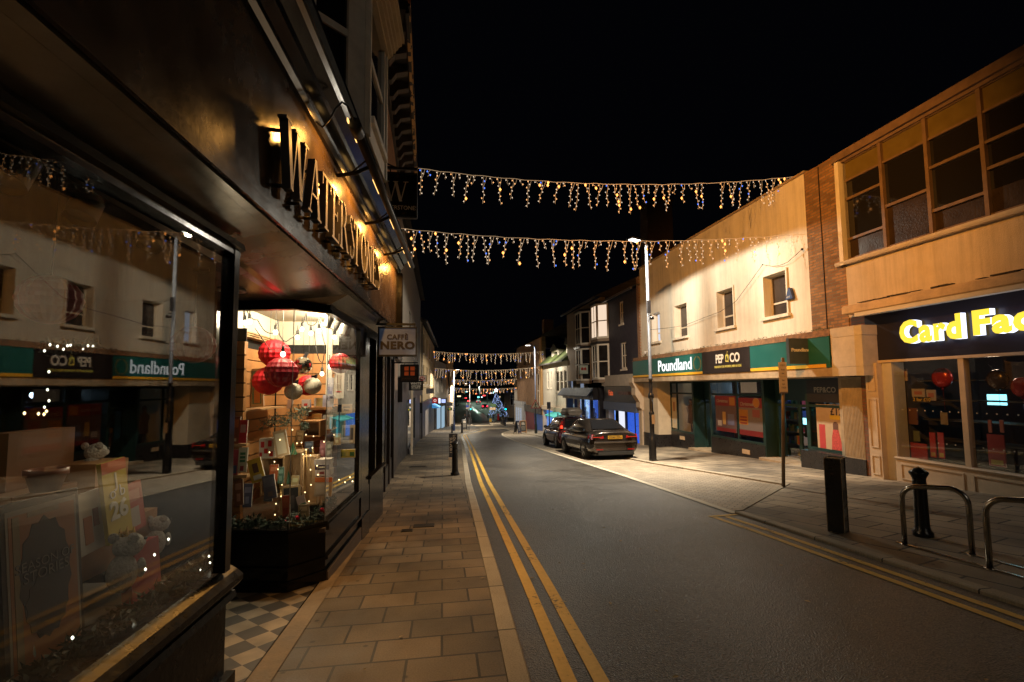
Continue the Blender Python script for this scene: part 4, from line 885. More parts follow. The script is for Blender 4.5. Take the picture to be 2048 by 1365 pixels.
lo = bpy.data.objects.new('sill_fill', ld); COL.objects.link(lo); lo.location = GL.pt(2.75, 1.5, -.14)

for q in ((592, 862, 607, 884, 6.0, (.35, .22, .09), 'ochre small book on the little crate under the sprigs'), (610, 884, 626, 904, 5.9, (.12, .16, .22), 'slate blue book below the little crate'), (540, 930, 556, 962, 5.42, (.5, .12, .05), 'orange red book leaning on the plain crate'), (556, 935, 568, 966, 5.42, (.1, .22, .18), 'teal book beside the orange red one on the plain crate'), (583, 952, 597, 984, 5.46, (.5, .4, .2), 'gold toned book in front of the open crate'), (640, 882, 652, 916, 5.6, (.25, .04, .05), 'wine red upright book behind the short stack'), (652, 884, 664, 916, 5.6, (.4, .36, .28), 'cream upright book behind the short stack'), (612, 800, 622, 816, 6.85, (.08, .12, .3), 'deep blue book on the upper back shelf'), (668, 868, 682, 890, 6.3, (.5, .3, .1), 'amber book near the framed print'), (694, 770, 707, 800, 6.7, (.16, .2, .32), 'blue cover hung low on the back wall near the corner'), (530, 968, 546, 1002, 5.35, (.08, .09, .1), 'black book low on the bay floor'), (598, 1010, 618, 1040, 5.12, (.3, .24, .14), 'kraft paper book by the garland'), (470, 960, 486, 1010, 5.28, (.2, .08, .04), 'brown book low beside the bay window edge'), (488, 968, 504, 1014, 5.3, (.1, .1, .16), 'navy book low beside the bay window edge')):
    c3 = tuple(min(.7, v * 1.7 + .08) for v in q[5]); book(q[0], q[1], q[2], q[3], q[4], q[5], q[6], tilt=rnd.uniform(-.12, .12), deco=[(.15, .85, .6, .85, c3), (.3, .7, .15, .45, c3)])
# ================================================================== LEFT: the rest of the row
m_dkpaint = M('dark shop paint', (.018, .016, .018), .35, var=.3, vs=4)
m_render_c = M('cream render', (.50, .37, .21), .85, var=.15, vs=3, bump=.2, bs=50)
m_render_w = M('white render', (.58, .52, .42), .85, var=.12, vs=3, bump=.2, bs=50)
m_render_g = M('grey render', (.22, .19, .16), .85, var=.2, vs=3, bump=.2, bs=50)
m_slate = brickmat('slates', (.06, .055, .055), (.09, .08, .075), (.02, .02, .02), axes='yz', bw=.3, bh=.2, ms=.008)
m_gutter = M('gutter', (.12, .11, .11), .4, var=.1)
m_lit = glow('lit room', (1, .86, .62), 1.1, False)
m_litblue = glow('blue lit shop', (.16, .38, 1), .85)
m_litcool = glow('cool lit shop', (.62, .85, 1), 1.1)
m_litwarm = glow('warm lit shop', (1, .78, .48), .9)

def window(parent, fr, a0, a1, z0, z1, o, frame=m_wht, pane=None, sill=True, mull=(), rail=True, depth=.1, fw=.05):
    b = MB(); b.fb(fr, a0, a0 + fw, z0, z1, o - .05, o); b.fb(fr, a1 - fw, a1, z0, z1, o - .05, o); b.fb(fr, a0 + fw, a1 - fw, z0, z0 + fw, o - .05, o); b.fb(fr, a0 + fw, a1 - fw, z1 - fw, z1, o - .05, o)
    if rail: b.fb(fr, a0 + fw, a1 - fw, (z0 + z1) / 2 - .025, (z0 + z1) / 2 + .025, o - .045, o - .004)
    for u in mull: x = a0 + (a1 - a0) * u; b.fb(fr, x - .015, x + .015, z0 + fw, z1 - fw, o - .046, o - .006)
    w = b.build('window', frame, parent)
    b = MB(); b.fb(fr, a0 + fw * .5, a1 - fw * .5, z0 + fw * .5, z1 - fw * .5, o - .034, o - .026); b.build('pane', pane or m_pane, w)
    if sill:
        b = MB(); b.fb(fr, a0 - .06, a1 + .06, z0 - .09, z0 - .001, o - .08, o + depth); b.build('sill', frame, w)
    return w
def between(p, q, side):
    d = Vector((q[0] - p[0], q[1] - p[1], 0)); n = (d.y, -d.x) if side > 0 else (-d.y, d.x)
    return Frame(p, (d.x, d.y), n), d.length
def roof(parent, fr, a0, a1, z, depth, rise, over, mat=m_slate, name='roof'):
    P = fr.pt; b = MB()
    b.add([P(a0, z, over), P(a1, z, over), P(a1, z + rise, -depth / 2), P(a0, z + rise, -depth / 2), P(a0, z, -depth), P(a1, z, -depth)], [(0, 1, 2, 3), (3, 2, 5, 4), (0, 3, 4), (1, 5, 2)])
    return b.build(name, mat, parent)
def gutter(parent, fr, a0, a1, z, o=.12):
    b = MB(); b.fb(fr, a0, a1, z - .06, z + .05, o - .1, o); b.build('gutter', m_gutter, parent)

# --- coffee shop under the bracketed eaves
cf = thing('cafe_building', 'tall dark brick building with bracketed peeling eaves beyond the bookshop', 'building', (-1.4, 11, gz(11)))
f2, l2 = between((-1.17, 8.5), (-1.40, 15.6), 1)
b = MB(); b.wall(f2, 0, l2, 2.9, 8.7, -.35, 0, [(.6, 1.5, 4.4, 6.2), (2.9, 3.8, 4.4, 6.2), (5.0, 5.9, 4.4, 6.2)]); b.fb(f2, 0, .1, 2.9, 8.7, -4, -.35); b.build('wall', m_brick, cf)
for a in (.6, 2.9, 5.0): window(cf, f2, a + .002, a + .898, 4.402, 6.198, -.1)
b = MB(); b.fb(f2, .2, .5, 2.9, 8.6, 0.001, .07); b.build('rainwater_pipe', m_buff, cf)
b = MB(); b.fb(f2, -.1, l2 + .1, 8.52, 8.60, -.1, .55); b.fb(f2, -.1, l2 + .1, 8.10, 8.3, 0.001, .06); b.build('eaves', M('soot stained eaves', (.05, .042, .035), .8, var=.4, vs=5), cf)
ev = cf.children[-1]
for i in range(12):
    b = MB(); a = .25 + i * .58; b.fprofile(f2, a, a + .16, [(.061, 8.14), (.14, 8.14), (.24, 8.30), (.47, 8.36), (.47, 8.515), (.061, 8.515)]); b.build('bracket', M('old eaves bracket', (.09, .075, .065), .8, var=.3), ev)
def peel_mat():
    m, nt, bb = _nodes('peeling paint'); L = nt.links.new; tc = nt.nodes.new('ShaderNodeTexCoord'); n = nt.nodes.new('ShaderNodeTexNoise'); n.inputs['Scale'].default_value = 3.2; n.inputs['Detail'].default_value = 6
    L(tc.outputs['Object'], n.inputs['Vector']); r = nt.nodes.new('ShaderNodeValToRGB'); r.color_ramp.interpolation = 'CONSTANT'; e = r.color_ramp.elements; e[0].color = (.02, .018, .016, 1); e[1].position = .5; e[1].color = (.55, .33, .12, 1)
    L(n.outputs['Fac'], r.inputs[0]); L(r.outputs[0], bb.inputs['Base Color']); return m
b = MB(); b.fb(f2, -.1, l2 + .1, 8.601, 8.80, .40, .58); b.fb(f2, -.1, l2 + .1, 8.45, 8.5195, .5, .56); b.build('fascia_board', peel_mat(), ev)
b = MB(); b.fb(f2, 0, 1.3, -.8, 2.9, -.3, -.02); b.fb(f2, 1.3, 4.6, 2.35, 2.9, -.3, .02); b.fb(f2, 2.1, 2.25, -.8, 2.35, -.2, .03); b.fb(f2, 3.3, 3.5, -.9, 2.35, -.2, .03); b.fb(f2, 4.4, 4.7, -.9, 2.9, -.3, .05); b.fb(f2, 1.3, 4.4, -.9, -.2, -.2, 0); b.fb(f2, -.05, 4.75, 2.85, 2.95, -.2, .32); b.build('shop_front', m_dkpaint, cf)
b = MB(); b.fb(f2, 1.3, 4.4, -.2, 2.35, -.12, -.11); b.build('shop_window', m_glass, cf)
b = MB(); b.fb(f2, 1.3, 4.4, -.8, 2.4, -1.6, -1.55); b.build('shop_interior', M('dim shop interior', (.05, .045, .04), .8, var=.5, vs=3), cf)
b = MB(); b.fb(f2, 4.7, l2, -1.1, 2.9, -.3, -.01); b.fb(f2, 4.7, l2, 2.4, 2.9, -.005, .12); b.build('rear_front', M('plum shop paint', (.035, .025, .022), .4, var=.3), cf)
b = MB(); b.fb(f2, 4.95, 6.2, 1.55, 2.35, 0, .03); b.build('name_panel', M('pale brown panel', (.30, .20, .14), .5, var=.15), cf)

# --- next: dark timber front, then bright clothes shop with a white pilaster
nb = thing('clothes_shop_building', 'narrow dark building with white pilaster and bright shop window past the cafe', 'building', (-1.5, 22, gz(22)))
f3, l3 = between((-1.42, 15.7), (-1.5, 33), 1)
b = MB(); b.wall(f3, 0, l3, 2.0, 7.6, -.3, 0, [(5.3, 6.5, 3.2, 5), (9, 10.2, 3.2, 5), (13, 14.2, 3.2, 5)]); b.fb(f3, 0, .1, 2, 7.6, -4, -.3); b.build('wall', m_render_g, nb)
for a in (5.3, 9, 13): window(nb, f3, a + .002, a + 1.198, 3.202, 4.998, -.1)
roof(nb, f3, 0, l3, 7.6, 7, 2.2, .3)
b = MB(); b.fb(f3, 0, 4.6, -1.6, 2.0, -.3, -.02); b.fb(f3, 9.8, l3, -2.1, 2.0, -.3, -.02); b.fb(f3, 0, l3, 1.15, 1.95, -.02, .14); b.fb(f3, 4.6, 5.0, -1.6, 1.15, -.3, -.01); b.fb(f3, 5.1, 9.8, -1.8, -.95, -.3, .04); b.fb(f3, 9.5, 9.8, -.95, 1.15, -.3, .06); b.build('shop_front', m_dkpaint, nb)
b = MB(); b.fb(f3, 4.5, 4.75, -1.6, 2.05, 0.141, .22); b.fb(f3, 4.4, 4.85, 2.05, 2.2, 0, .3); b.build('pilaster', M('white painted pilaster', (.6, .5, .38), .6, var=.1), nb)
b = MB(); b.fb(f3, 5.0, 9.5, -.95, 1.15, -.06, -.05); b.build('shop_window', m_glass_clear, nb)
b = MB(); b.fb(f3, 5.0, 9.5, -1.5, 1.15, -1.3, -1.25); b.build('lit_backdrop', m_litcool, nb)
for i, c_ in enumerate(((.5, .05, .06), (.5, .4, .2), (.1, .2, .4), (.55, .5, .45), (.2, .05, .1))):
    b = MB(); a = 5.4 + i * .85; b.ball(f3.pt(a, .62, -.5), .1, 10, 8); b.lathe(f3.pt(a, -.9, -.5), [(.02, 0), (.02, .5), (.2, .52), (.16, .9), (.2, 1.25), (.07, 1.4), (.05, 1.45)], 12); tag(b.build('mannequin', M('dress %d' % i, c_, .7, var=.2), origin=f3.pt(a, -.9, -.5)), 'shop mannequin in the bright clothes window, %s outfit' % ('red', 'mustard', 'blue', 'cream', 'plum')[i], 'mannequin')
# --- far left buildings
fb_ = thing('cream_terrace_building', 'cream rendered building with black eaves far along the left side', 'building', (-1.3, 44, gz(44)))
f4, l4 = between((-1.55, 34), (-.95, 56), 1)
hol = [(3 + i * 4.2, 4.2 + i * 4.2, z, z + 1.5) for i in range(4) for z in (1.9, 4.3)]
b = MB(); b.wall(f4, 0, l4, .6, 6.4, -.3, 0, hol); b.fb(f4, 0, .1, -3, 6.4, -4, -.3); b.build('wall', m_render_c, fb_)
for h in hol: window(fb_, f4, h[0] + .002, h[1] - .002, h[2] + .002, h[3] - .002, -.08)
roof(fb_, f4, 0, l4, 6.42, 8, 2.4, .45); gutter(fb_, f4, 0, l4, 6.36, .5)
b = MB(); b.fb(f4, 0, 5, -3, .6, -.3, .02); b.fb(f4, 9.5, l4, -3.6, .6, -.3, .02); b.fb(f4, 0, l4, -.15, .58, .021, .16); b.build('shop_front', m_dkpaint, fb_)
b = MB(); b.fb(f4, 5.0, 9.5, -3.3, -.15, -.3, .05); b.build('white_front', M('white shop front', (.52, .47, .44), .6, var=.1), fb_)
b = MB(); b.tube([f4.pt(.3, -2.5, .1), f4.pt(.3, 6.3, .1)], .05, 8); b.build('drainpipe', m_gutter, fb_)
gb = thing('pale_shop_building', 'low pale building with tall sash windows past the cream terrace', 'building', (-.4, 62, gz(62)))
f5, l5 = between((-.9, 56.5), (.45, 66.5), 1)
hol = [(1.2, 3.0, 1.0, 3.8), (5, 6.8, 1.0, 3.8)]
b = MB(); b.wall(f5, 0, l5, .2, 4.9, -.3, 0, hol); b.build('wall', m_render_w, gb)
for h in hol: window(gb, f5, h[0] + .002, h[1] - .002, h[2] + .002, h[3] - .002, -.08, mull=(.5,))
roof(gb, f5, 0, l5, 4.92, 7, 1.8, .4)
b = MB(); b.fb(f5, 1.5, 4.5, -3.4, -.8, .031, .045); b.fb(f5, 5.5, 8.5, -3.6, -.8, .031, .045); b.build('lit_window', glow('far cool shop window', (.55, .8, 1), .55, False), gb)
b = MB(); b.fb(f5, 0, l5, -4.2, .2, -.3, .03); b.fb(f5, 0, l5, -.6, .19, .031, .2); b.build('shop_front', m_dkpaint, gb)
hb = thing('orange_trim_building', 'pale gabled building with orange lit corner closing the left side', 'building', (1, 72, gz(72)))
f6, l6 = between((.5, 67), (1.75, 79), 1)
hol = [(3, 7, 0.5, 4.0)]
b = MB(); b.wall(f6, 0, l6, -.8, 5.6, -.3, 0, hol); b.fb(f6, 0, .2, -5, 5.6, -8, -.3); b.build('wall', M('warm render', (.6, .40, .22), .8, var=.1), hb)
window(hb, f6, 3.002, 6.998, .502, 3.998, -.1, mull=(.33, .66), rail=False)
b = MB(); b.fb(f6, 0, 1.2, -5, -.8, -.3, .1); b.fb(f6, 3.5, l6, -5, -.8, -.3, 0.05); b.build('shop_front', M('grey shop front', (.2, .17, .14), .6, var=.3), hb)
b = MB(); b.fb(f6, 5, 8, -4, -1.6, .051, .06); b.build('lit_window', glow('far warm shop window', (1, .7, .4), .6, False), hb)
b = MB(); b.fb(f6, 1.3, 2.2, -4.6, -1, -.2, .06); b.build('orange_panel', M('orange panel', (.6, .2, .05), .6, var=.1), hb)

# --- signs hung out over the left pavement
def blade(px0, py0, px1, py1, Y, face_m, label, name='hanging_sign', side_m=m_iron, th=.08, arm=.3, grp=None, arm_z=1.0):
    A, B = at_y(px0, py0, Y), at_y(px1, py1, Y); x0, x1, z0, z1 = A.x, B.x, B.z, A.z
    t = thing(name, label, 'hanging sign', ((x0 + x1) / 2, Y, z0), grp)
    b = MB(); b.box(x0, x1, Y, Y + th, z0, z1); b.build('board', face_m, t)
    b = MB(); e = .02
    for q in ((x0 - e, x1 + e, z1, z1 + e), (x0 - e, x1 + e, z0 - e, z0), (x0 - e, x0, z0, z1), (x1, x1 + e, z0, z1)): b.box(q[0], q[1], Y - .012, Y + th + .012, q[2], q[3])
    b.build('edging', side_m, t)
    b = MB(); za = z0 + (z1 - z0) * arm_z + (.05 if arm_z >= 1 else 0); b.box(x0 - arm, x1 if arm_z >= 1 else x0, Y + .02, Y + .05, za, za + .03)
    if arm_z >= 1:
        for xx in (x0 + .08, x1 - .08): b.tube([(xx, Y + .035, z1), (xx, Y + .035, za)], .008, 5)
    b.build('bracket', m_iron, t)
    return t, x0, x1, z0, z1
m_signgrey = M('blue grey sign face', (.13, .16, .23), .5, var=.08, emit=(.3, .42, .7), es=.035)
t, x0, x1, z0, z1 = blade(759, 657, 831, 710, 7.08, m_signgrey, 'blue grey double sided box sign of the coffee shop over the pavement', th=.14)
m_sgd = M('dark sign letters', (.02, .016, .018), .5, var=0)
write('lettering', 'CAFFÈ', .10, m_sgd, ((x0 + x1) / 2, 7.078, z0 + (z1 - z0) * .66), (1, 0, 0), (0, 0, 1), t, .004, bold=.004, spacing=1.1)
write('lettering', 'NERO', .15, m_sgd, ((x0 + x1) / 2, 7.078, z0 + (z1 - z0) * .34), (1, 0, 0), (0, 0, 1), t, .004, bold=.008, sx=1.15, spacing=1.1)
t, x0, x1, z0, z1 = blade(802, 731, 836, 763, 12.6, M('dark grey sign', (.10, .09, .095), .5, var=.08), 'dark grey hanging sign with four orange squares over the left pavement')
b = MB(); m_or = M('orange squares', (.75, .13, .03), .5, var=.05, emit=(.9, .14, .03), es=.12); w = x1 - x0; h = z1 - z0
for i in (0, 1):
    for j in (0, 1): u, v = x0 + w * (.2 + .35 * i), z0 + h * (.36 + .31 * j); b.box(u, u + w * .25, 12.588, 12.599, v, v + h * .24)
b.build('emblem', m_or, t); write('lettering', 'HARROGE', h * .19, M('tan letters', (.4, .22, .12), .5, var=0), ((x0 + x1) / 2, 12.596, z0 + h * .17), (1, 0, 0), (0, 0, 1), t, .003)
t, x0, x1, z0, z1 = blade(819, 763, 845, 780, 17.5, m_dkpaint, 'black hanging sign with two underlined words of white capitals')
for i, (w_, v) in enumerate((('WHITE', .72), ('STUFF', .3))): write('lettering', w_, (z1 - z0) * .36, m_paper, ((x0 + x1) / 2, 17.494, z0 + (z1 - z0) * v), (1, 0, 0), (0, 0, 1), t, .004, spacing=1.1, bold=.003)
b = MB(); 
for v in (.5, .08): b.box(x0 + .07, x1 - .07, 17.486, 17.499, z0 + (z1 - z0) * v, z0 + (z1 - z0) * v + .012)
b.build('underline', m_paper, t)
t, x0, x1, z0, z1 = blade(835, 752, 852, 763, 24, M('white sign face', (.6, .52, .44), .5, var=.05), 'white hanging sign with a dark red hexagon emblem', arm_z=.5)
b = MB(); w, h = x1 - x0, z1 - z0; cx, cz = x0 + w * .55, z0 + h * .5; hw, hh = w * .34, h * .36; m_hx = M('dark red emblem', (.38, .02, .03), .5, var=0)
for tri in (((-1, 0), (-.5, 1), (-.5, -1)), ((1, 0), (.5, -1), (.5, 1)), ((-.5, 1), (.5, 1), (0, 0)), ((-.5, -1), (0, 0), (.5, -1))): b.prism([(cx + p[0] * hw, 23.99, cz + p[1] * hh) for p in tri], (0, .008, 0))
b.build('emblem', m_hx, t)
t, *_ = blade(853, 778, 867, 787, 34, M('grey sign face', (.26, .24, .25), .5, var=.1), 'plain grey sign on a black bracket outside the cream terrace')
t, x0, x1, z0, z1 = blade(865, 796, 875, 807, 44, M('dark red sign face', (.42, .01, .015), .4, var=0, emit=(.5, .01, .015), es=.25), 'small red box sign with a white speech mark ring', arm_z=.5)
b = MB(); r_ = (x1 - x0) * .28; b.lathe(((x0 + x1) / 2, 43.97, (z0 + z1) / 2), [(r_, 0), (r_, .03), (r_ * .6, .03), (r_ * .6, 0), (r_, 0)], 20, axis='y'); b.build('emblem', glow('white ring', (1, .8, .7), .8, False), t)
t, *_ = blade(877, 797, 881, 807, 47, glow('white lit sign', (.75, .85, 1), 1.6), 'narrow bright white lit sign behind the red box sign', arm_z=.5)
t, x0, x1, z0, z1 = blade(883, 799, 891, 806, 54, glow('pale blue lit sign', (.45, .55, 1), 1.3), 'pale blue glowing box sign far along the left side', arm_z=.5)
t, *_ = blade(893, 805, 905, 812, 60, m_dkpaint, 'black box sign above the green shop sign far along the left', arm_z=.5)
t, x0, x1, z0, z1 = blade(895, 816, 904, 821, 63, M('dark green sign face', (.03, .12, .06), .5, var=.1), 'small dark green sign with a yellow disc', arm_z=.5)
b = MB(); b.lathe(((x0 + x1) / 2, 62.96, (z0 + z1) / 2), [(0, 0), (.12, 0), (.12, .03)], 14, axis='y'); b.build('emblem', M('yellow disc', (.6, .45, .03), .5, var=0, emit=(.7, .5, .05), es=.2), t)
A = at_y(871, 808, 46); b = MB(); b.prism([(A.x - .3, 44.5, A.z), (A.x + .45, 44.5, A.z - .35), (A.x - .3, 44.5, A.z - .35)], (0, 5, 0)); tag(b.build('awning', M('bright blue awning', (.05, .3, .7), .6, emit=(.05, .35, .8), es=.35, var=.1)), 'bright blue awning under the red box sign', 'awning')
# ================================================================== RIGHT: flat fronted discount shop with white upper wall
def streaky(name, col, amt=.30, bs=55):
    m, nt, bb = _nodes(name); L = nt.links.new; N = nt.nodes.new; tc = N('ShaderNodeTexCoord')
    mp = N('ShaderNodeMapping'); mp.inputs['Scale'].default_value = (5, 5, .35); L(tc.outputs['Object'], mp.inputs[0]); n = N('ShaderNodeTexNoise'); n.inputs['Scale'].default_value = 1.2; n.inputs['Detail'].default_value = 8; n.inputs['Roughness'].default_value = .7; L(mp.outputs[0], n.inputs['Vector'])
    n2 = N('ShaderNodeTexNoise'); n2.inputs['Scale'].default_value = .8; n2.inputs['Detail'].default_value = 9; n2.inputs['Roughness'].default_value = .75; L(tc.outputs['Object'], n2.inputs['Vector'])
    r1 = N('ShaderNodeMapRange'); r1.inputs[1].default_value = .32; r1.inputs[2].default_value = .58; r1.inputs[3].default_value = 1 - amt; r1.inputs[4].default_value = 1; L(n.outputs['Fac'], r1.inputs[0])
    r2 = N('ShaderNodeMapRange'); r2.inputs[1].default_value = .3; r2.inputs[2].default_value = .62; r2.inputs[3].default_value = 1 - amt * .7; r2.inputs[4].default_value = 1.04; L(n2.outputs['Fac'], r2.inputs[0])
    mm = N('ShaderNodeMath'); mm.operation = 'MULTIPLY'; L(r1.outputs[0], mm.inputs[0]); L(r2.outputs[0], mm.inputs[1]); vm = N('ShaderNodeVectorMath'); vm.operation = 'SCALE'; vm.inputs[0].default_value = col; L(mm.outputs[0], vm.inputs['Scale']); L(vm.outputs[0], bb.inputs['Base Color']); bb.inputs['Roughness'].default_value = .9
    n3 = N('ShaderNodeTexNoise'); n3.inputs['Scale'].default_value = bs; n3.inputs['Detail'].default_value = 4; L(tc.outputs['Object'], n3.inputs['Vector']); ba = N('ShaderNodeMath'); ba.operation = 'ADD'; L(n3.outputs['Fac'], ba.inputs[0]); L(n2.outputs['Fac'], ba.inputs[1]); bp = N('ShaderNodeBump'); bp.inputs['Strength'].default_value = .5; bp.inputs['Distance'].default_value = .02; L(ba.outputs[0], bp.inputs['Height']); L(bp.outputs[0], bb.inputs['Normal'])
    return m
m_rend = streaky('white roughcast', (.78, .71, .58), .2)
m_green = M('green sign board', (.014, .105, .095), .4, var=.08, vs=2)
m_blackb = M('black sign board', (.022, .016, .015), .4, var=.1, vs=2)
m_yel = M('yellow stripe', (.72, .40, .03), .45, var=.05)
m_conc = M('stained concrete edge', (.36, .27, .17), .85, var=.35, vs=3.5, bump=.3, bs=40)
m_pconc = M('pale concrete panel', (.50, .44, .36), .85, var=.15, vs=4, bump=.2, bs=60)
m_dgreen = M('dark green joinery', (.012, .035, .032), .4, var=.2)
m_plinth = M('black tiled plinth', (.02, .018, .018), .3, var=.25, vs=8)
m_sigwhite = glow('lit white letters', (1, .98, .95), 1.5, False)
m_white_l = M('white letters', (.7, .66, .58), .5, var=0)
m_yell_l = M('pale yellow letters', (.55, .50, .12), .5, var=0)
m_rust = M('rusty ledge', (.22, .12, .06), .9, var=.5, vs=9, bump=.6, bs=40)
RD = -FR.u; UPZ = Vector((0, 0, 1))
ds = thing('discount_shop_building', 'white walled shop with four deep windows over a green and black fascia', 'shop', FR.pt(16.5, gz(16.5)))
wins = [(12.2, 13.2, 3.60, 4.90), (14.67, 15.66, 3.57, 4.92), (17.73, 18.74, 3.55, 4.92), (20.05, 20.85, 3.57, 4.93)]
b = MB(); b.wall(FR, 11.36, 22.03, 2.85, 7.36, -.34, 0, wins); b.build('wall', m_rend, ds)
b = MB(); b.fb(FR, 11.3, 22.05, 7.36, 7.42, -.5, .06); b.build('coping', m_conc, ds)
b = MB(); b.fb(FR, 11.36, 22.03, 2.9, 7.36, -8.0, -7.9); b.fb(FR, 21.9, 22.03, -1, 7.3, -7.9, -.35); b.fb(FR, 11.36, 22.0, 7.3, 7.355, -7.9, -.35); b.build('rear_wall', m_brick, ds)
for i, w in enumerate(wins):
    lit = i == 3
    wn = window(ds, FR, w[0] + .001, w[1] - .001, w[2] + .03, w[3] - .001, -.26, frame=M('cream window frame', (.6, .53, .42), .5, var=.06), pane=(glow('lit white blind', (.85, .88, 1), .85, False) if lit else M('dusk pane', (.05, .04, .035), .12, var=.3, vs=2)), sill=False, rail=False, mull=(.34,), fw=.045)
    b = MB(); b.fb(FR, w[0] + .35, w[1] - .05, w[2] + .42, w[2] + .47, -.30, -.262); b.build('transom', M('cream window frame'), wn)
    b = MB(); b.fb(FR, w[0] - .10, w[1] + .10, w[2] - .06, w[2] + .028, -.2, .10); b.build('sill', m_rend, wn)
    if i < 2:
        b = MB(); b.fb(FR, w[0] - .055, w[0] - .002, w[2] + .03, w[3] + .05, .001, .05); b.build('surround', m_rend, wn)
b = MB(); b.prism([FR.pt(11.9, 4.0, .001), FR.pt(12.18, 4.0, .001), FR.pt(12.14, 4.09, .001), FR.pt(12.06, 4.32, .001), FR.pt(12.0, 4.32, .001), FR.pt(11.93, 4.09, .001)], FR.n * .1)
al = b.build('alarm_box', M('navy alarm box', (.02, .04, .13), .4, var=0), ds); write('alarm_lettering', 'ADT', .075, m_white_l, FR.pt(12.06, 4.06, .102), RD, UPZ, al, .002)
b = MB(); b.lathe(FR.pt(21.4, 3.15, .12), [(0, .09), (.05, .08), (.06, 0), (.03, -.06)], 12); b.fb(FR, 21.37, 21.43, 3.18, 3.24, .0, .12); b.build('dome_camera', m_white_met, ds)
# pier of brick between the two shops
b = MB(); b.wall(FR, 10.22, 11.36, 2.80, 7.36, -.3, .012); b.fb(FR, 10.22, 10.3, -.7, 7.3, -6, -.3); b.build('brick_pier', brickmat('worn brown brick', (.17, .085, .035), (.34, .17, .06), (.16, .12, .07), axes='yz', var=.5), ds)
b = MB(); b.fb(FR, 10.85, 10.87, 2.95, 7.3, .012, .028); b.build('movement_joint', m_dark, ds)
# canopy: rusty ledge, sign boards, stained concrete edge, curved end
cn = MB(); cn.fb(FR, 10.28, 21.95, 2.80, 2.93, .0, .5); cn.fb(FR, 10.28, 22.0, 2.765, 2.80, 0, .53)
cn.build('canopy_ledge', m_rust, ds)
b = MB(); 
rr = random.Random(5)
for i in range(260):
    a = 10.3 + 11.6 * rr.random(); 
    if rr.random() < (.95 if a < 11 else .5): sprig(b, FR.pt(a, 2.945 + .03 * rr.random(), .44), .035 + (.05 if a < 10.7 else 0), 6, .03)
tag(b.build('ledge_weeds', M('moss and weeds', (.06, .075, .02), .9, var=.5, vs=20)), 'weeds and moss growing along the shop canopy ledge', 'weeds', kind='stuff')
b = MB(); b.fb(FR, 10.28, 21.98, 1.78, 1.995, -.4, .49); b.build('canopy_edge', m_conc, ds)
b = MB(); b.fb(FR, 10.28, 21.9, 1.755, 1.779, -2.0, .42); b.build('canopy_soffit', m_conc, ds)
b = MB()
n = 8; cx_, r_ = 10.28, .5
pr = [FR.pt(cx_, 0, 0)] + [FR.pt(cx_ - .82 * math.sin(math.pi / 2 * i / n) ** .8, 0, .5 * (math.cos(math.pi / 2 * i / n)) ** .5) for i in range(n + 1)]
for z0, z1, k in ((1.78, 1.99, 1.), (1.995, 2.70, .985), (2.705, 2.93, 1.)):
    base = [FR.pt(10.279, z0, .0)] + [FR.pt(10.279 - .80 * k * min(1, i / (n - 2.0)) , z0, .495 * k if i < n - 3 else .495 * k * math.cos(math.pi / 2 * (i - (n - 3)) / 3.0)) for i in range(n + 1)]
    b.prism(base, (0, 0, z1 - z0))
b.build('canopy_end', m_pconc, ds)
sb = MB(); sb.fb(FR, 15.89, 21.95, 2.09, 2.765, .491, .52); gsb = sb.build('sign_board', m_green, ds)
b = MB(); b.fb(FR, 15.89, 21.95, 2.0, 2.088, .491, .52); b.build('yellow_stripe', m_yel, gsb)
b = MB(); b.fb(FR, 13.26, 15.885, 2.0, 2.765, .491, .525); ksb = b.build('sign_board', m_blackb, ds)
b = MB(); b.fb(FR, 10.30, 13.255, 2.09, 2.765, .491, .52); g2 = b.build('sign_board', m_green, ds)
b = MB(); b.fb(FR, 10.42, 13.255, 2.0, 2.088, .491, .52); b.build('yellow_stripe', m_yel, g2)
b = MB(); b.fb(FR, 10.30, 10.419, 2.0, 2.088, .491, .521); b.build('green_stripe', m_green, g2)
write('lettering', 'Poundland', .52, m_sigwhite, FR.pt(17.93, 2.42, .53), RD, UPZ, gsb, .006, bold=.005, fit=(2.68, .47))
b = MB()
for i in range(11):
    for sg in (-1, 1):
        t_ = rad(-75 + i * 15); a, z = 16.22 + sg * .24 * math.cos(t_), 2.39 + .25 * math.sin(t_); c_ = FR.pt(a, z, .523); d1 = FR.u * (.035 * math.cos(t_ + .9) * sg) + Vector((0, 0, .035 * math.sin(t_ + .9)))
        b.obox(c_, d1, FR.n * .002, d1.cross(FR.n).normalized() * .013)
b.build('laurel_emblem', M('dull gold', (.25, .17, .04), .5, var=0), gsb)
write('lettering', 'PEP', .40, m_white_l, FR.pt(14.82, 2.46, .527), RD, UPZ, ksb, .004, bold=.012, sx=.74); write('lettering', 'CO', .40, m_white_l, FR.pt(14.0, 2.46, .527), RD, UPZ, ksb, .004, bold=.012, sx=.86)
b = MB(); b.prism([FR.pt(14.49, 2.36, .526), FR.pt(14.32, 2.34, .526), FR.pt(14.31, 2.56, .526), FR.pt(14.40, 2.62, .526), FR.pt(14.48, 2.57, .526)], FR.n * .006); b.tube([FR.pt(14.40, 2.6, .53), FR.pt(14.36, 2.70, .53)], .008, 5); b.build('yellow_tag', m_yell_l, ksb)
write('lettering', '&', .2, m_blackb, FR.pt(14.40, 2.46, .534), RD, UPZ, ksb, .003, bold=.004)
write('small_lettering', 'FASHION FOR WOMEN, MEN & KIDS', .105, m_yell_l, FR.pt(14.40, 2.20, .527), RD, UPZ, ksb, .003, bold=.002, sx=.84)
pj = thing('projecting_sign', 'dark grey square projecting sign with white lettering on the green fascia', 'hanging sign', FR.pt(11.2, 2.1, .9))
py_ = 10.95; A, B = at_y(1577, 677, py_), at_y(1624, 728, py_)
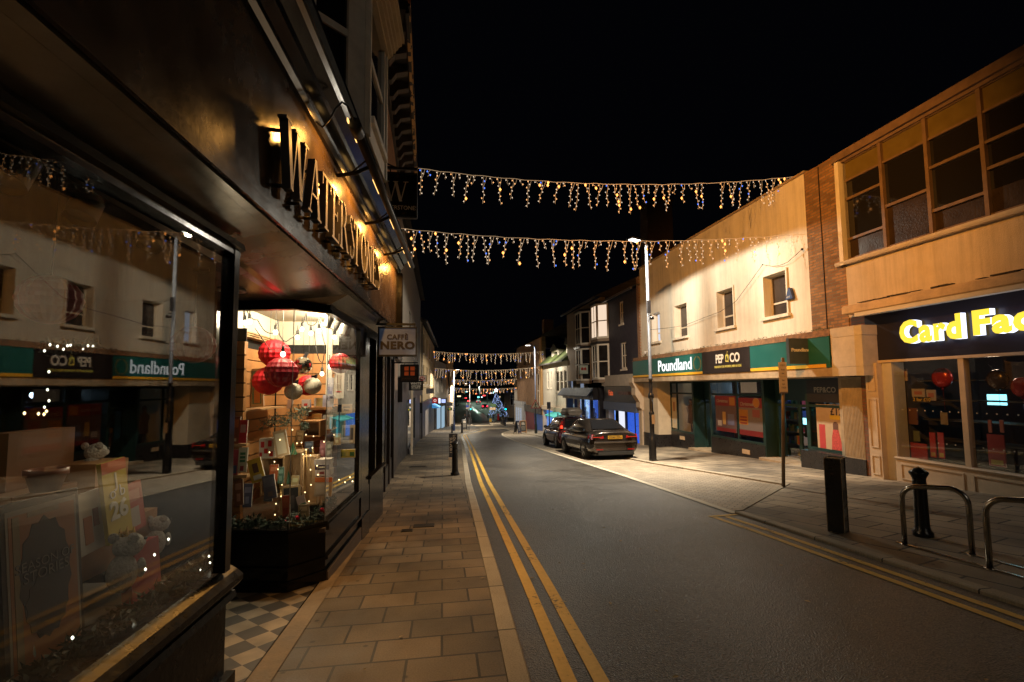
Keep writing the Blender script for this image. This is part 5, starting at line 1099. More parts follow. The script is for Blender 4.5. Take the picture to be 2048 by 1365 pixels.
b = MB(); b.box(A.x, B.x, py_, py_ + .1, B.z, A.z); b.build('board', M('slate grey sign face', (.055, .07, .085), .45, var=.1), pj)
b = MB(); b.box(B.x - .01, B.x + .12, py_ + .02, py_ + .08, B.z + .15, B.z + .2); b.box(B.x - .01, B.x + .12, py_ + .02, py_ + .08, A.z - .2, A.z - .15); b.build('bracket', m_iron, pj)
write('lettering', 'Poundland', .125, m_white_l, ((A.x + B.x) / 2 + .01, py_ - .002, A.z - (A.z - B.z) * .46), (1, 0, 0), (0, 0, 1), pj, .003, bold=.004)
# recessed shop front
b = MB(); b.fb(FR, 20.5, 22.0, -1.5, 1.75, -2.2, 0.0); b.build('end_pier', M('cream end pier', (.55, .47, .34), .8, var=.12, vs=3), ds)
b = MB(); b.fb(FR, 20.48, 22.02, -1.5, -.62, -2.2, .03); b.build('pier_plinth', m_plinth, ds)
b = MB(); b.fb(FR, 10.0, 10.56, -.2, 1.75, -.4, .0); b.fb(FR, 10.56, 10.7, -.2, 1.75, -.4, -.05); 
for i in range(14): a = 10.02 + i * .04; b.fb(FR, a, a + .02, -.16, 1.70, 0, .008)
b.build('ribbed_pier', M('ribbed concrete', (.33, .26, .17), .85, var=.2, vs=6), ds)
b = MB(); b.fb(FR, 9.98, 12.0, -.95, -.2, -.5, .02); b.build('pier_plinth', m_plinth, ds)
def shopbay(a0, a1, o, z0, zt, parent, mull=(), trans=1.25, name='shop_window', frame=m_dgreen, fw=.07, pane=m_glass):
    b = MB(); b.fb(FR, a0, a0 + fw, z0, zt, o - .06, o); b.fb(FR, a1 - fw, a1, z0, zt, o - .06, o); b.fb(FR, a0 + fw, a1 - fw, z0, z0 + fw, o - .06, o); b.fb(FR, a0 + fw, a1 - fw, zt - fw, zt, o - .06, o)
    for u in mull: b.fb(FR, u - fw / 2, u + fw / 2, z0 + fw, zt - fw, o - .059, o - .002)
    if trans: b.fb(FR, a0 + fw, a1 - fw, trans - .035, trans + .035, o - .058, o - .003)
    w = b.build(name, frame, parent); b = MB(); b.fb(FR, a0 + fw * .5, a1 - fw * .5, z0 + fw * .5, zt - fw * .5, o - .035, o - .028); b.build('pane', pane, w); return w
def riser(a0, a1, o, zt): b = MB(); b.fb(FR, a0, a1, -1.6, zt, o - .3, o + .01); b.build('stall_riser', m_plinth, ds)
shopbay(18.55, 20.48, -.6, -.44, 1.75, ds, (19.9,)); riser(18.55, 20.48, -.6, -.44)
shopbay(17.1, 18.5, -1.1, -1.05, 1.75, ds, (17.8,), .9, 'door')
shopbay(14.05, 17.05, -.45, -.36, 1.75, ds, (15.4,)); riser(14.05, 17.05, -.45, -.36)
shopbay(12.1, 14.0, -.85, -.85, 1.75, ds, (13.0,), .95, 'door', fw=.11)
shopbay(10.7, 12.05, -.3, -.2, 1.75, ds, (), 1.0)
for q in ((12.05, 12.10, -.9, 1.75, -1.2, -.3), (14.0, 14.05, -.9, 1.75, -1.2, -.45), (17.05, 17.1, -1.2, 1.75, -1.4, -.45), (18.5, 18.55, -1.2, 1.75, -1.4, -.6)): b = MB(); b.fb(FR, *q); b.build('door_return', m_dgreen, ds)
for q in ((11.9, 14.05, gz(11.9) - .5, gz(13) + .03, -1.5, -.2), (17.0, 18.6, gz(17.8) - .5, gz(17.8) + .05, -1.5, -.35)): b = MB(); b.fb(FR, *q); b.build('doorstep', m_conc, ds)
for q in ((12.2, 13.9, 1.1, 1.74, -.84, -.80), (17.15, 18.45, 1.0, 1.74, -1.09, -1.06)): b = MB(); b.fb(FR, *q); b.build('door_head_panel', m_dgreen, ds)
for a in (19.5, 15.0):
    b = MB(); b.fb(FR, a - .2, a + .2, -.75, -.6, -.59 if a > 18 else -.44, -.575 if a > 18 else -.425); b.build('riser_plate', M('brass plate', (.5, .36, .22), .5, var=.2), ds)
b = MB(); b.fb(FR, 10.6, 20.5, -1.6, 1.75, -7, -6.9); b.fb(FR, 10.5, 10.6, -1.5, 1.75, -7, -.4); b.fb(FR, 10.6, 20.5, 1.755, 1.8, -7, -2.0); b.fb(FR, 10.6, 20.5, -1.5, -1.05, -7, -1.5); b.build('shop_interior', M('shop interior walls', (.10, .105, .12), .8, var=.3, vs=2), ds)
# stock inside
for i, (a, o) in enumerate(((11.5, -3.2), (13.4, -3.6), (15.2, -2.6), (16.6, -3.2), (19.2, -2.4))):
    t = thing('display_shelf', 'tall stocked shelf unit inside the discount shop, number %s from the brick pier' % ('one', 'two', 'three', 'four', 'five')[i], 'shelf unit', FR.pt(a, -.9, o)); b = MB()
    b.fb(FR, a - .6, a + .6, -1.0, 1.3, o - .05, o)
    for k in range(5): b.fb(FR, a - .6, a + .6, -.9 + k * .42, -.88 + k * .42, o, o + .35)
    b.build('frame', M('shelf metal', (.3, .3, .32), .5, var=.1), t); b = MB()
    for k in range(5):
        x = a - .58
        while x < a + .5:
            w_ = .06 + .1 * rr.random(); h_ = .1 + .25 * rr.random(); b.fb(FR, x, x + w_, -.879 + k * .42, -.879 + k * .42 + h_, o + .03, o + .3, rr.randrange(5)); x += w_ + .015
    o_ = b.build('stock', [colm((.35, .03, .04)), colm((.4, .38, .36)), colm((.05, .09, .3)), colm((.4, .25, .05)), colm((.06, .2, .12))], t); o_['kind'] = 'stuff'
for a, o, z in ((13.5, -3.0, 1.6), (12.5, -4.5, 1.6), (15.8, -4, 1.6)):
    b = MB(); b.fb(FR, a - .5, a + .5, z, z + .03, o - .06, o + .06); tag(b.build('ceiling_light', glow('cold tube', (.35, .6, 1), 9), origin=FR.pt(a, z, o)), 'cold blue tube light on the discount shop ceiling, %s' % {13.5: 'above the double doors', 12.5: 'deepest inside', 15.8: 'behind the red posters'}[a], 'ceiling light')
for a, z, o, lab in ((13.66, .42, -1.6, 'glowing till screen behind the left leaf of the double doors'), (12.55, .52, -1.8, 'glowing till screen behind the right leaf of the double doors'), (17.95, -.02, -1.7, 'small glowing screen behind the far single door')):
    t = thing('till_screen', lab, 'screen', FR.pt(a, z - .2, o)); b = MB(); b.fb(FR, a - .13, a + .13, z - .1, z + .1, o, o + .02); b.build('screen', glow('cyan screen', (.35, .9, 1), 2.6, False), t); b = MB(); b.fb(FR, a - .03, a + .03, z - .5, z - .1, o - .02, o + .01); b.fb(FR, a - .15, a + .15, z - .12, z + .12, o - .03, o - .001); b.build('stand', m_iron, t)
# posters stuck inside the glass
def poster(a0, a1, z0, z1, o, col, label, deco=(), texts=()):
    t = thing('window_poster', label, 'poster', FR.pt((a0 + a1) / 2, z0, o)); b = MB(); b.fb(FR, a0, a1, z0, z1, o - .004, o); b.build('sheet', colm(col), t)
    for k, (u0, u1, v0, v1, cc) in enumerate(deco):
        b = MB(); b.fb(FR, a1 - (a1 - a0) * u1, a1 - (a1 - a0) * u0, z0 + (z1 - z0) * v0, z0 + (z1 - z0) * v1, o + .0005, o + .002 + .0007 * k); b.build('printed_panel', colm(cc), t)
    for tx, sz, u, v, cc in texts: write('printed_lettering', tx, sz, colm(cc), FR.pt(a1 - (a1 - a0) * u, z0 + (z1 - z0) * v, o + .006), RD, UPZ, t, .001, bold=.004)
    return t
PR, PW, PO = (.15, .014, .014), (.24, .20, .17), (.30, .13, .015)
poster(15.5, 16.75, -.1, 1.2, -.47, (.10, .06, .06), 'red and dark Christmas poster on the left half of the centre window', [(0, 1, .72, 1, PR), (.7, .95, .74, .96, PO), (.35, .5, .2, .55, (.4, .25, .08)), (.05, .95, .0, .1, PR), (.1, .3, .15, .3, (.35, .3, .28)), (.6, .9, .2, .5, (.12, .12, .2))], [('Christmas', .17, .35, .85, PW)])
p_ = poster(14.15, 15.35, -.12, 1.15, -.47, (.15, .12, .11), 'red topped Christmas offer poster with orange price block in the centre window', [(0, 1, .74, 1, PR), (0, .4, .28, .68, PO), (.05, .35, .30, .34, PR), (.05, .35, .38, .42, PR), (.05, .35, .46, .5, PR), (.6, .9, .5, .7, (.2, .06, .05)), (0, 1, 0, .14, PR)], [('Christmas', .17, .36, .83, PW)])
def disc(fr, a, z, o, r, d, mb, n=20): mb.prism([fr.pt(a + r * math.cos(2 * math.pi * i / n), z + r * math.sin(2 * math.pi * i / n), o) for i in range(n)], fr.n * d)
b = MB(); disc(FR, 14.42, .99, -.463, .17, .002, b); b.build('roundel', colm(PW), p_); b = MB(); disc(FR, 14.42, .99, -.4605, .15, .002, b); b.build('roundel', colm(PO), p_)
p_ = poster(10.82, 11.75, -.15, 1.05, -.31, (.42, .31, .2), 'fashion poster with a woman in a red patterned dress and a 12 pound price', [(.08, .3, .02, .55, (.4, .05, .05))], [('£12', .26, .72, .84, (.03, .02, .02))])
b = MB()
b.prism([FR.pt(11.28, -.12, -.307), FR.pt(10.92, -.12, -.307), FR.pt(11.0, .2, -.307), FR.pt(11.06, .45, -.307), FR.pt(11.2, .45, -.307), FR.pt(11.26, .2, -.307)], FR.n * .003); b.build('printed_dress', M('red patterned dress', (.42, .06, .05), .6, var=.6, vs=30), p_)
b = MB(); disc(FR, 11.13, .54, -.306, .07, .003, b); b.fb(FR, 11.05, 11.21, .40, .56, -.306, -.3035); b.build('printed_head', colm((.12, .06, .04)), p_)
b = MB(); b.fb(FR, 10.84, 11.3, .66, .78, -.3075, -.305); b.build('yellow_flash', colm((.55, .38, .03)), p_)
t = poster(10.75, 12.0, 1.1, 1.7, -.27, (.02, .018, .018), 'black header sign with pale lettering above the fashion poster', (), [('PEP&CO', .2, .5, .55, (.35, .32, .26))])
poster(19.95, 20.4, -.3, 1.05, -.62, (.48, .40, .26), 'tall cream poster at the far end of the discount shop window', [(.3, .6, .55, .85, (.3, .12, .05)), (.3, .7, .15, .3, (.4, .36, .3))])
poster(14.35, 15.2, 1.32, 1.72, -.47, (.62, .62, .66), 'plain white sheet in the transom of the centre window')
for i, a in enumerate((18.9, 19.35)):
    b = MB(); c_ = FR.pt(a, -.42, -.95); b.lathe(c_, [(.12, 0), (.03, .02), (.03, .35), (.16, .4), (.13, .75), (.19, 1.05), (.06, 1.18), (.05, 1.22)], 14); b.ball(c_ + Vector((0, 0, 1.32)), .1, 12, 8, sq=(.85, .85, 1.2)); tag(b.build('mannequin', M('mannequin clothes %d' % i, ((.25, .16, .13), (.12, .08, .08))[i], .8, var=.4, vs=14), origin=c_), ('brown clothed mannequin in the far discount shop window', 'dark clothed mannequin next to the brown clothed one')[i], 'mannequin')
# chimney far behind the roof
b = MB(); A, B = at_y(1293, 393, 30), at_y(1347, 490, 30); b.box(A.x, B.x, 30, 31.2, 4, A.z); b.box(A.x - .08, B.x + .08, 29.9, 31.3, A.z - .3, A.z - .12); tag(b.build('chimney_stack', M('dim chimney brick', (.10, .07, .055), .9, var=.3)), 'broad brown chimney stack rising dimly behind the white walled shop', 'chimney')

# ================================================================== RIGHT: card shop
m_peach = streaky('peach render', (.60, .49, .35), .25, 60)
m_navy = M('near black fascia', (.012, .011, .022), .35, var=.15, vs=2)
m_crm = M('cream shop joinery', (.55, .44, .32), .5, var=.1, vs=5)
m_steel = M('bronze window bars', (.16, .10, .055), .5, var=.2)
m_olive = M('olive spandrel', (.13, .09, .015), .5, var=.15)
cs = thing('card_shop_building', 'peach rendered card shop with yellow lit letters and a band of metal windows', 'shop', FR.pt(7, gz(7)))
b = MB(); b.wall(FR, 1.0, 10.22, 3.2, 7.3, -.3, .002, [(1.2, 10.13, 4.62, 7.08)]); b.build('wall', m_peach, cs)
b = MB(); b.fb(FR, 1.0, 10.35, 7.13, 7.32, -.4, .12); b.fb(FR, 1.0, 10.3, 7.06, 7.13, -.1, .05); b.build('roof_edge', M('brown roof edge', (.16, .10, .06), .8, var=.3, vs=6), cs)
b = MB(); b.fb(FR, 10.13, 10.24, 4.5, 7.1, -.2, .14); b.build('white_mullion', m_rend, cs)
b = MB(); b.fprofile(FR, 1.0, 10.4, [(-.1, 4.5), (.12, 4.5), (.14, 4.54), (.14, 4.59), (-.1, 4.63)]); b.build('stone_sill', m_pconc, cs)
for i in range(9):
    a1 = 10.13 - i * 1.0; a0 = a1 - 1.0
    if a0 < 1.0: break
    b = MB(); b.fb(FR, a0 - .035, a0 + .035, 4.62, 7.08, -.16, .03); b.fb(FR, a0 + .035, a1 - .035, 6.56, 6.61, -.1, .0); b.fb(FR, a0 + .035, a1 - .035, 4.62, 4.66, -.1, .0); b.fb(FR, a0 + .035, a1 - .035, 7.04, 7.08, -.1, 0)
    for z in ((6.12, 5.12) if i == 0 else (5.56,) if i == 1 else (5.98, 5.08) if i == 2 else (5.5, 6.0)): b.fb(FR, a0 + .035, a1 - .035, z - .03, z + .03, -.1, .012)
    w = b.build('window', m_steel, cs)
    b = MB(); b.fb(FR, a0 + .03, a1 - .03, 5.1 if i != 1 else 5.56, 6.57, -.06, -.05); b.build('pane', M('black window glass', (.012, .011, .010), .05, var=0, spec=.7), w)
    b = MB(); b.fb(FR, a0 + .03, a1 - .03, 4.65, 5.1 if i != 1 else 5.56, -.061, -.049); b.build('obscure_pane', M('obscured glass', (.03, .018, .008), .38, var=.3, vs=3, bump=.3, bs=26, spec=.3), w)
    b = MB(); b.fb(FR, a0 + .03, a1 - .03, 6.6, 7.05, -.06, -.04); b.build('spandrel', m_olive, w)
b = MB(); b.fprofile(FR, 1.0, 9.9, [(-.1, 3.22), (.48, 3.22), (.5, 3.24), (.5, 3.38), (.46, 3.42), (-.1, 3.44)]); b.build('canopy', M('peach canopy', (.50, .37, .24), .85, var=.25, vs=3, bump=.3), cs)
b = MB()
for i in range(60):
    a = 1.2 + 8.4 * rr.random(); b.fb(FR, a, a + .05 + .25 * rr.random(), 3.421 + .004 * i % .03, 3.435 + .03 * rr.random(), .40, .475)
b.build('canopy_grime', M('black moss', (.05, .035, .02), .95, var=.5), cs)
b = MB(); b.fb(FR, 1.0, 9.6, 3.13, 3.218, .30, .47); b.build('canopy_gutter', M('white plastic gutter', (.6, .56, .5), .35, var=.05), cs)
b = MB(); b.fb(FR, 1.0, 9.78, 2.10, 3.2, -.3, .02); fas = b.build('fascia', m_navy, cs)
b = MB(); b.fb(FR, 1.0, 9.75, 2.06, 2.115, -.1, .05); b.build('fascia_bead', m_crm, cs)
b = MB(); b.fb(FR, 9.78, 10.2, -.7, 3.2, -.3, -.01); b.build('brick_return', brickmat('dark red brick', (.13, .05, .03), (.2, .08, .045), (.12, .09, .06), axes='yz'), cs)
m_cardy = glow('lit yellow letters', (1, .72, .06), 1.25, False); m_cards = glow('lit letter sides', (.72, .78, 1), 2.2)
ca = FR.at(1797, 668, .2)[0]; cb = FR.at(1921, 655, .2)[0]; cc_ = FR.at(1943, 650, .2)[0]
write('lit_lettering', 'Card', .62, m_cardy, FR.pt(ca, 2.67, .12), RD, UPZ, fas, .06, align='LEFT', bold=.030, spacing=1.12, mat2=m_cards, fit=(ca - cb, .50))
write('lit_lettering', 'Factory', .62, m_cardy, FR.pt(cc_, 2.62, .12), RD, UPZ, fas, .06, align='LEFT', bold=.030, spacing=1.12, mat2=m_cards, fit=((ca - cb) * 1.80, .60))
# pilaster with sunk panels, stall riser with panels, glazing
def panelled(a0, a1, z0, z1, o, parent, name, panels):
    b = MB(); b.fb(FR, a0, a1, z0, z1, -.3, o)
    for p in panels:
        e = .022
        for q in ((p[0], p[1], p[2], p[2] + e), (p[0], p[1], p[3] - e, p[3]), (p[0], p[0] + e, p[2] + e, p[3] - e), (p[1] - e, p[1], p[2] + e, p[3] - e)): b.fb(FR, q[0], q[1], q[2], q[3], o, o + .02)
    return b.build(name, m_crm, parent)
panelled(9.42, 9.72, -.65, 2.06, .16, cs, 'pilaster', [(9.47, 9.67, .15, 1.25), (9.47, 9.67, 1.42, 1.95), (9.47, 9.67, -.45, -.02)])
b = MB(); b.fb(FR, 9.19, 9.42, -.65, 2.06, -.3, .02); b.build('window_jamb', M('grey white jamb', (.5, .47, .42), .5, var=.08), cs)
for k in range(3):
    a1 = 9.2 - k * 2.9; panelled(a1 - 2.9, a1 - .001, -.62, -.045, .06, cs, 'stall_riser', [(a1 - 1.36, a1 - .12, -.46, -.13), (a1 - 2.78, a1 - 1.52, -.46, -.13)])
b = MB(); b.fprofile(FR, 1.0, 9.21, [(-.1, -.044), (.09, -.044), (.10, -.02), (.06, .0), (-.1, .0)]); b.build('sill', m_crm, cs)
for a in (7.73, 6.2, 4.7, 3.2):
    b = MB(); b.fb(FR, a, a + .1, 0, 2.06, -.1, .03); b.build('mullion', m_crm, cs)
b = MB(); b.fb(FR, 1.0, 9.19, 0, 2.06, -.045, -.035); pn = b.build('shop_window', m_glass, cs)
b = MB()
for i in range(44):
    for z in (1.02, .38): disc(FR, 9.05 - i * .16 - (.7 if z < .5 else 0), z, -.034, .014, .001, b, 8)
b.build('safety_dots', M('frosted dots', (.45, .42, .36), .7, var=0), pn)
b = MB(); b.fb(FR, 1.0, 9.2, -.6, 2.2, -5, -4.9); b.fb(FR, 9.2, 9.3, -.6, 2.2, -5, -.35); b.fb(FR, 1.0, 9.2, 2.2, 2.25, -5, -.1); b.fb(FR, 1.0, 9.2, -.5, -.3, -5, -.1); b.build('shop_interior', M('dark shop interior', (.05, .045, .05), .85, var=.3), cs)
# goods seen through the card shop glass
def balloon(px, py, r, o, mat, label, heart=True):
    a, z = FR.at(px, py, o); c_ = FR.pt(a, z, o); b = MB(); R_ = r / 950 * 9.2; b.ball(c_, R_, 18, 12, sq=(.55, 1, 1.05)); 
    t = thing('foil_balloon', label, 'balloon', c_, 'foil balloons in the card shop window'); b.build('foil', mat, t); b = MB(); b.lathe((c_.x, c_.y, c_.z - R_ * 1.05), [(.005, .02), (.03, -.03), (.005, -.02)], 8); b.tube([(c_.x, c_.y, c_.z - R_), (c_.x + .02, c_.y, c_.z - R_ - .5)], .003, 4); b.build('neck', mat, t); return c_
m_foil = M('red foil balloon', (.30, .02, .02), .25, metal=.3, var=.2, vs=3); m_foil2 = M('dark foil balloon', (.06, .04, .035), .25, metal=.4, var=.4, vs=8)
balloon(1804, 759, 17, -.5, m_foil, 'round red foil balloon with a card pinned on it nearest the pilaster'); balloon(1884, 756, 21, -.5, m_foil, 'red heart printed foil balloon in the middle of the first pane'); balloon(1995, 760, 19, -.5, m_foil2, 'dark foil balloon in the second card shop pane'); balloon(2044, 775, 18, -.5, m_foil, 'red foil balloon at the picture edge of the second pane')
def cs_card(px0, py0, px1, py1, o, col, label, cat, name, deco=(), texts=()):
    a0, z1 = FR.at(px0, py0, o); a1, z0 = FR.at(px1, py1, o); a0, a1 = max(a0, a1), min(a0, a1)
    t = thing(name, label, cat, FR.pt((a0 + a1) / 2, z0, o)); b = MB(); b.fb(FR, a1, a0, z0, z1, o - .02, o); b.build('board', colm(col), t)
    for k, (u0, u1, v0, v1, cc) in enumerate(deco): b = MB(); b.fb(FR, a0 - (a0 - a1) * u1, a0 - (a0 - a1) * u0, z0 + (z1 - z0) * v0, z0 + (z1 - z0) * v1, o + .0005, o + .002 + .0007 * k); b.build('printed_panel', colm(cc), t)
    for tx, sz, u, v, cc in texts: write('printed_lettering', tx, sz, colm(cc), FR.pt(a0 - (a0 - a1) * u, z0 + (z1 - z0) * v, o + .006), RD, UPZ, t, .001, bold=.003)
cs_card(1796, 739, 1815, 762, -.32, (.30, .22, .2), 'small card hanging on the balloon nearest the pilaster', 'card', 'greeting_card', [(.2, .8, .3, .8, (.25, .05, .05))])
cs_card(1823, 778, 1850, 795, -.3, (.30, .25, .24), 'left offer card of the two for ten pounds display', 'card', 'greeting_card', [(.2, .8, .3, .7, (.3, .1, .08))]); cs_card(1852, 780, 1872, 802, -.3, (.28, .24, .25), 'right offer card of the two for ten pounds display', 'card', 'greeting_card', [(.2, .8, .3, .7, (.3, .1, .08))])
cs_card(1828, 794, 1860, 806, -.28, (.03, .025, .02), 'dark price strip reading 2 for 10 pounds', 'sign', 'price_sign', (), [('2 for £10', .1, .5, .5, (.45, .3, .04))])
for i, (x0, y0, x1, y1, cc, lab) in enumerate(((1806, 862, 1820, 915, RED, 'tall red striped gift bag lowest in the first pane'), (1820, 885, 1856, 928, (.3, .02, .02), 'wide red gift bag row front in the first pane'), (1858, 865, 1873, 916, (.35, .03, .03), 'red gift bag with pattern left of the pair'), (1874, 865, 1890, 918, (.3, .03, .03), 'red gift bag with pattern right of the pair'), (1973, 868, 2013, 936, (.24, .02, .02), 'very large red gift bag in the second pane'), (1975, 840, 1984, 866, (.3, .1, .08), 'slim red bottle bag on the left above the large bag'), (1998, 840, 2008, 866, (.3, .1, .08), 'slim red bottle bag on the right above the large bag'), (1880, 825, 1896, 850, (.22, .16, .09), 'brown paper gift bag on the middle shelf'), (1812, 816, 1836, 850, (.12, .05, .03), 'dark hamper basket on the upper shelf'), (1826, 862, 1840, 884, (.12, .13, .08), 'green striped gift bag beside the tall red one'))):
    cs_card(x0, y0, x1, y1, -.35, cc, lab, 'gift bag', 'gift_bag', [(.15, .85, .05, .2, (.35, .28, .05))] if i < 5 else [])
for i in range(5):
    b = MB(); z = -.05 + i * .42; b.fb(FR, 6.5, 9.1, z, z + .02, -1.2, -.6); tag(b.build('display_shelf', M('dark shelf', (.04, .035, .03), .6, var=.1)), 'dark display shelf in the card shop, %s from the floor' % ('first', 'second', 'third', 'fourth', 'fifth')[i], 'shelf', 'shelves in the card shop window')
a, z = FR.at(1993, 800, -1.5); b = MB(); b.fb(FR, a - .17, a + .17, z - .11, z + .11, -1.52, -1.5); tag(b.build('till_screen', glow('pale cyan screen', (.3, .85, 1), 2.4, False), origin=FR.pt(a, z, -1.5)), 'bright cyan till screen deep inside the card shop', 'screen')
lc = thing('blue_reflection_dots', 'added tiny blue dots imitating a reflection in the card shop glass', 'string lights', FR.pt(7, 1.5, -4)); b = MB()  # glowing dots stand in for a blue reflection in the glass
for i in range(150): b.octa(FR.pt(5.2 + 4.2 * rr.random(), .9 + 1.25 * rr.random(), -4.4), .014)
b.build('bulbs', glow('deep blue reflection', (.03, .08, 1), 2.2, False), lc)

for nm, p, en, cl in (('card shop fill', FR.pt(7.9, 1.95, -.9), 9, (1, .7, .5)), ('discount shop fill', FR.pt(13.2, 1.5, -2.6), 45, (.55, .75, 1)), ('discount shop aisle fill', FR.pt(16.2, 1.5, -2.2), 22, (.6, .78, 1))):  # unseen fill points added to brighten the shop interiors
    ld = bpy.data.lights.new(nm, 'POINT'); ld.energy = en; ld.color = cl; ld.shadow_soft_size = .1
    lo = bpy.data.objects.new('shop_fill', ld); COL.objects.link(lo); lo.location = p
# ================================================================== RIGHT: the rest of the row
m_navyw = M('dark blue painted brick', (.03, .026, .04), .7, var=.25, vs=5, bump=.3)
m_taupe = M('taupe render', (.28, .21, .15), .85, var=.2, vs=4, bump=.25)
m_winw = M('off white sash', (.70, .63, .52), .55, var=.1)
m_moss = M('mossy roof', (.10, .13, .04), .9, var=.5, vs=6, bump=.5)
m_brickd = brickmat('far brown brick', (.27, .14, .075), (.36, .19, .10), (.2, .15, .1), axes='yz', var=.4)
def rw(px0, py0, px1, py1, o=0): return FR.rect(px0, py0, px1, py1, o)
# dark blue house with two sashes
nv = thing('navy_house', 'dark blue painted house with two white sash windows over a takeaway front', 'building', FR.pt(25, gz(25)))
h1, h2 = rw(1237, 605, 1246.5, 647), rw(1240, 686, 1253, 738)
b = MB(); b.wall(FR, 22.1, 27.6, 2.2, 6.55, -.3, -.02, [h1, h2]); b.fb(FR, 22.1, 22.25, -1, 6.5, -7, -.3); b.build('wall', m_navyw, nv)
for h in (h1, h2): window(nv, FR, h[0] + .002, h[1] - .002, h[2] + .002, h[3] - .002, -.08, frame=m_winw, mull=(.5,), fw=.09)
roof(nv, FR, 22.0, 27.6, 6.57, 6, .9, .3); gutter(nv, FR, 22.4, 27.6, 6.52, .34)
b = MB(); b.fb(FR, 22.06, 22.35, 1.5, 7.0, -.31, .05); b.build('party_wall', m_brick, nv)
b = MB(); b.fb(FR, 22.6, 27.2, 1.6, 2.2, -.1, .22); b.build('cornice', m_pconc, nv)
b = MB(); b.fb(FR, 22.5, 27.1, .72, 1.58, -.1, .12); fb2 = b.build('fascia', m_dkpaint, nv); b = MB(); b.fb(FR, 22.5, 27.1, .25, .71, -.1, .18); b.build('roller_box', M('blue grey shutter box', (.10, .14, .25), .5, var=.1), nv)
write('lettering', 'Fats', .42, M('orange neon red letters', (.6, .12, .04), .5, var=0, emit=(.9, .15, .05), es=.35), FR.pt(26.0, 1.2, .13), RD, UPZ, fb2, .01, bold=.01); write('lettering', 'PIZZA & KEBAB', .26, M('dull red letters', (.18, .1, .09), .5, var=0), FR.pt(24.0, 1.2, .13), RD, UPZ, fb2, .006)
b = MB(); b.fb(FR, 22.4, 27.1, -2.0, .25, -1.8, -1.7); b.fb(FR, 26.6, 27.1, -2, .25, -.3, .05); b.build('inside_wall', M('takeaway wall', (.3, .3, .32), .7, var=.1), nv)
b = MB(); b.fb(FR, 22.75, 24.7, -1.7, .22, -.32, -.3); b.build('blue_lit_door', M('blue lit pane', (.02, .06, .4), .3, var=.5, vs=7, emit=(.03, .14, .9), es=.7), nv); b = MB(); b.fb(FR, 24.9, 26.2, -1.7, .22, -.42, -.4); b.build('white_lit_pane', glow('white lit pane', (.85, .88, 1), 1.0, False), nv)
b = MB(); b.fb(FR, 24.7, 24.85, -1.9, .25, -.35, -.2); b.fb(FR, 23.65, 23.75, -1.7, .22, -.29, -.27); b.build('door_post', m_dkpaint, nv)
b = MB(); b.fprofile(FR, 21.98, 22.42, [(0, 2.0), (.55, 2.0), (.55, 1.75), (.42, 1.5), (.42, 1.15), (.2, .8), (.2, .55), (.06, .4), (0, .4)]); b.fb(FR, 22.03, 22.38, -1.4, .4, .0, .1); b.build('console_bracket', M('cream console', (.58, .48, .36), .6, var=.1), nv)
# two-bay house with stacked oriels
tb = thing('bay_house', 'taupe three storey house with four white oriel bays over a lit blue shop', 'building', FR.pt(31, gz(31)))
b = MB(); b.wall(FR, 27.7, 35.2, 2.0, 7.05, -.3, 0); b.build('wall', m_taupe, tb); roof(tb, FR, 27.6, 35.3, 7.07, 7, 1.8, .45); gutter(tb, FR, 27.6, 35.3, 7.0, .5)
def oriel_bay(px0, py0, px1, py1, lit, label_parent):
    a0, a1, z0, z1 = rw(px0, py0, px1, py1, .35); d = .55; w = MB(); pn = MB(); e = .5
    for P, Q in ((FR.pt(a0, 0, .001), FR.pt(a0 + e, 0, d)), (FR.pt(a0 + e, 0, d), FR.pt(a1 - e, 0, d)), (FR.pt(a1 - e, 0, d), FR.pt(a1, 0, .001))):
        dd = Q - P; ln = dd.length; fr = Frame((P.x, P.y), (dd.x, dd.y), (-dd.y, dd.x))
        if fr.n.x > 0: fr.n = -fr.n
        w.wall(fr, 0, ln, z0 - .12, z1 + .1, -.06, 0, [(.10, ln - .10, z0, z1)]); w.fb(fr, .10, ln - .10, (z0 + z1) / 2 - .03, (z0 + z1) / 2 + .03, -.05, -.01)
        if ln > .9: w.fb(fr, ln / 2 - .03, ln / 2 + .03, z0, z1, -.05, -.012)
        pn.fb(fr, .09, ln - .09, z0 - .01, z1 + .01, -.04, -.03)
    o_ = w.build('oriel_bay', m_winw, label_parent); pn.build('pane', lit, o_)
    b = MB(); b.prism([FR.pt(a0 - .06, z1 + .1, .001), FR.pt(a0 + e - .06, z1 + .1, d + .08), FR.pt(a1 - e + .06, z1 + .1, d + .08), FR.pt(a1 + .06, z1 + .1, .001)], (0, 0, .14)); b.build('bay_roof', m_dkpaint, o_)
    b = MB(); b.prism([FR.pt(a0 - .04, z0 - .3, .001), FR.pt(a0 + e, z0 - .3, d - .05), FR.pt(a1 - e, z0 - .3, d - .05), FR.pt(a1 + .04, z0 - .3, .001)], (0, 0, .18)); b.build('bay_apron', m_taupe, o_)
m_warmp = glow('bright warm window', (1, .76, .56), .95, False)
oriel_bay(1151, 634, 1171, 685, m_pane, tb); oriel_bay(1182, 620, 1206, 672, m_warmp, tb); oriel_bay(1152, 704, 1173, 758, m_pane, tb); oriel_bay(1184, 696, 1208, 755, m_pane, tb)
b = MB(); b.fb(FR, 28.0, 35.0, .75, 1.5, -.1, .5); awn = b.build('shop_fascia', m_dkpaint, tb)
b = MB(); b.fprofile(FR, 28.0, 35.0, [(.501, 1.5), (.9, 1.0), (.9, .93), (.501, 1.4)]); b.build('awning', M('navy awning', (.04, .055, .10), .6, var=.1), tb)
write('lettering', 'MUSE', .36, M('silver letters', (.3, .3, .33), .4, var=0), FR.pt(29.6, 1.14, .51), RD, UPZ, awn, .01)
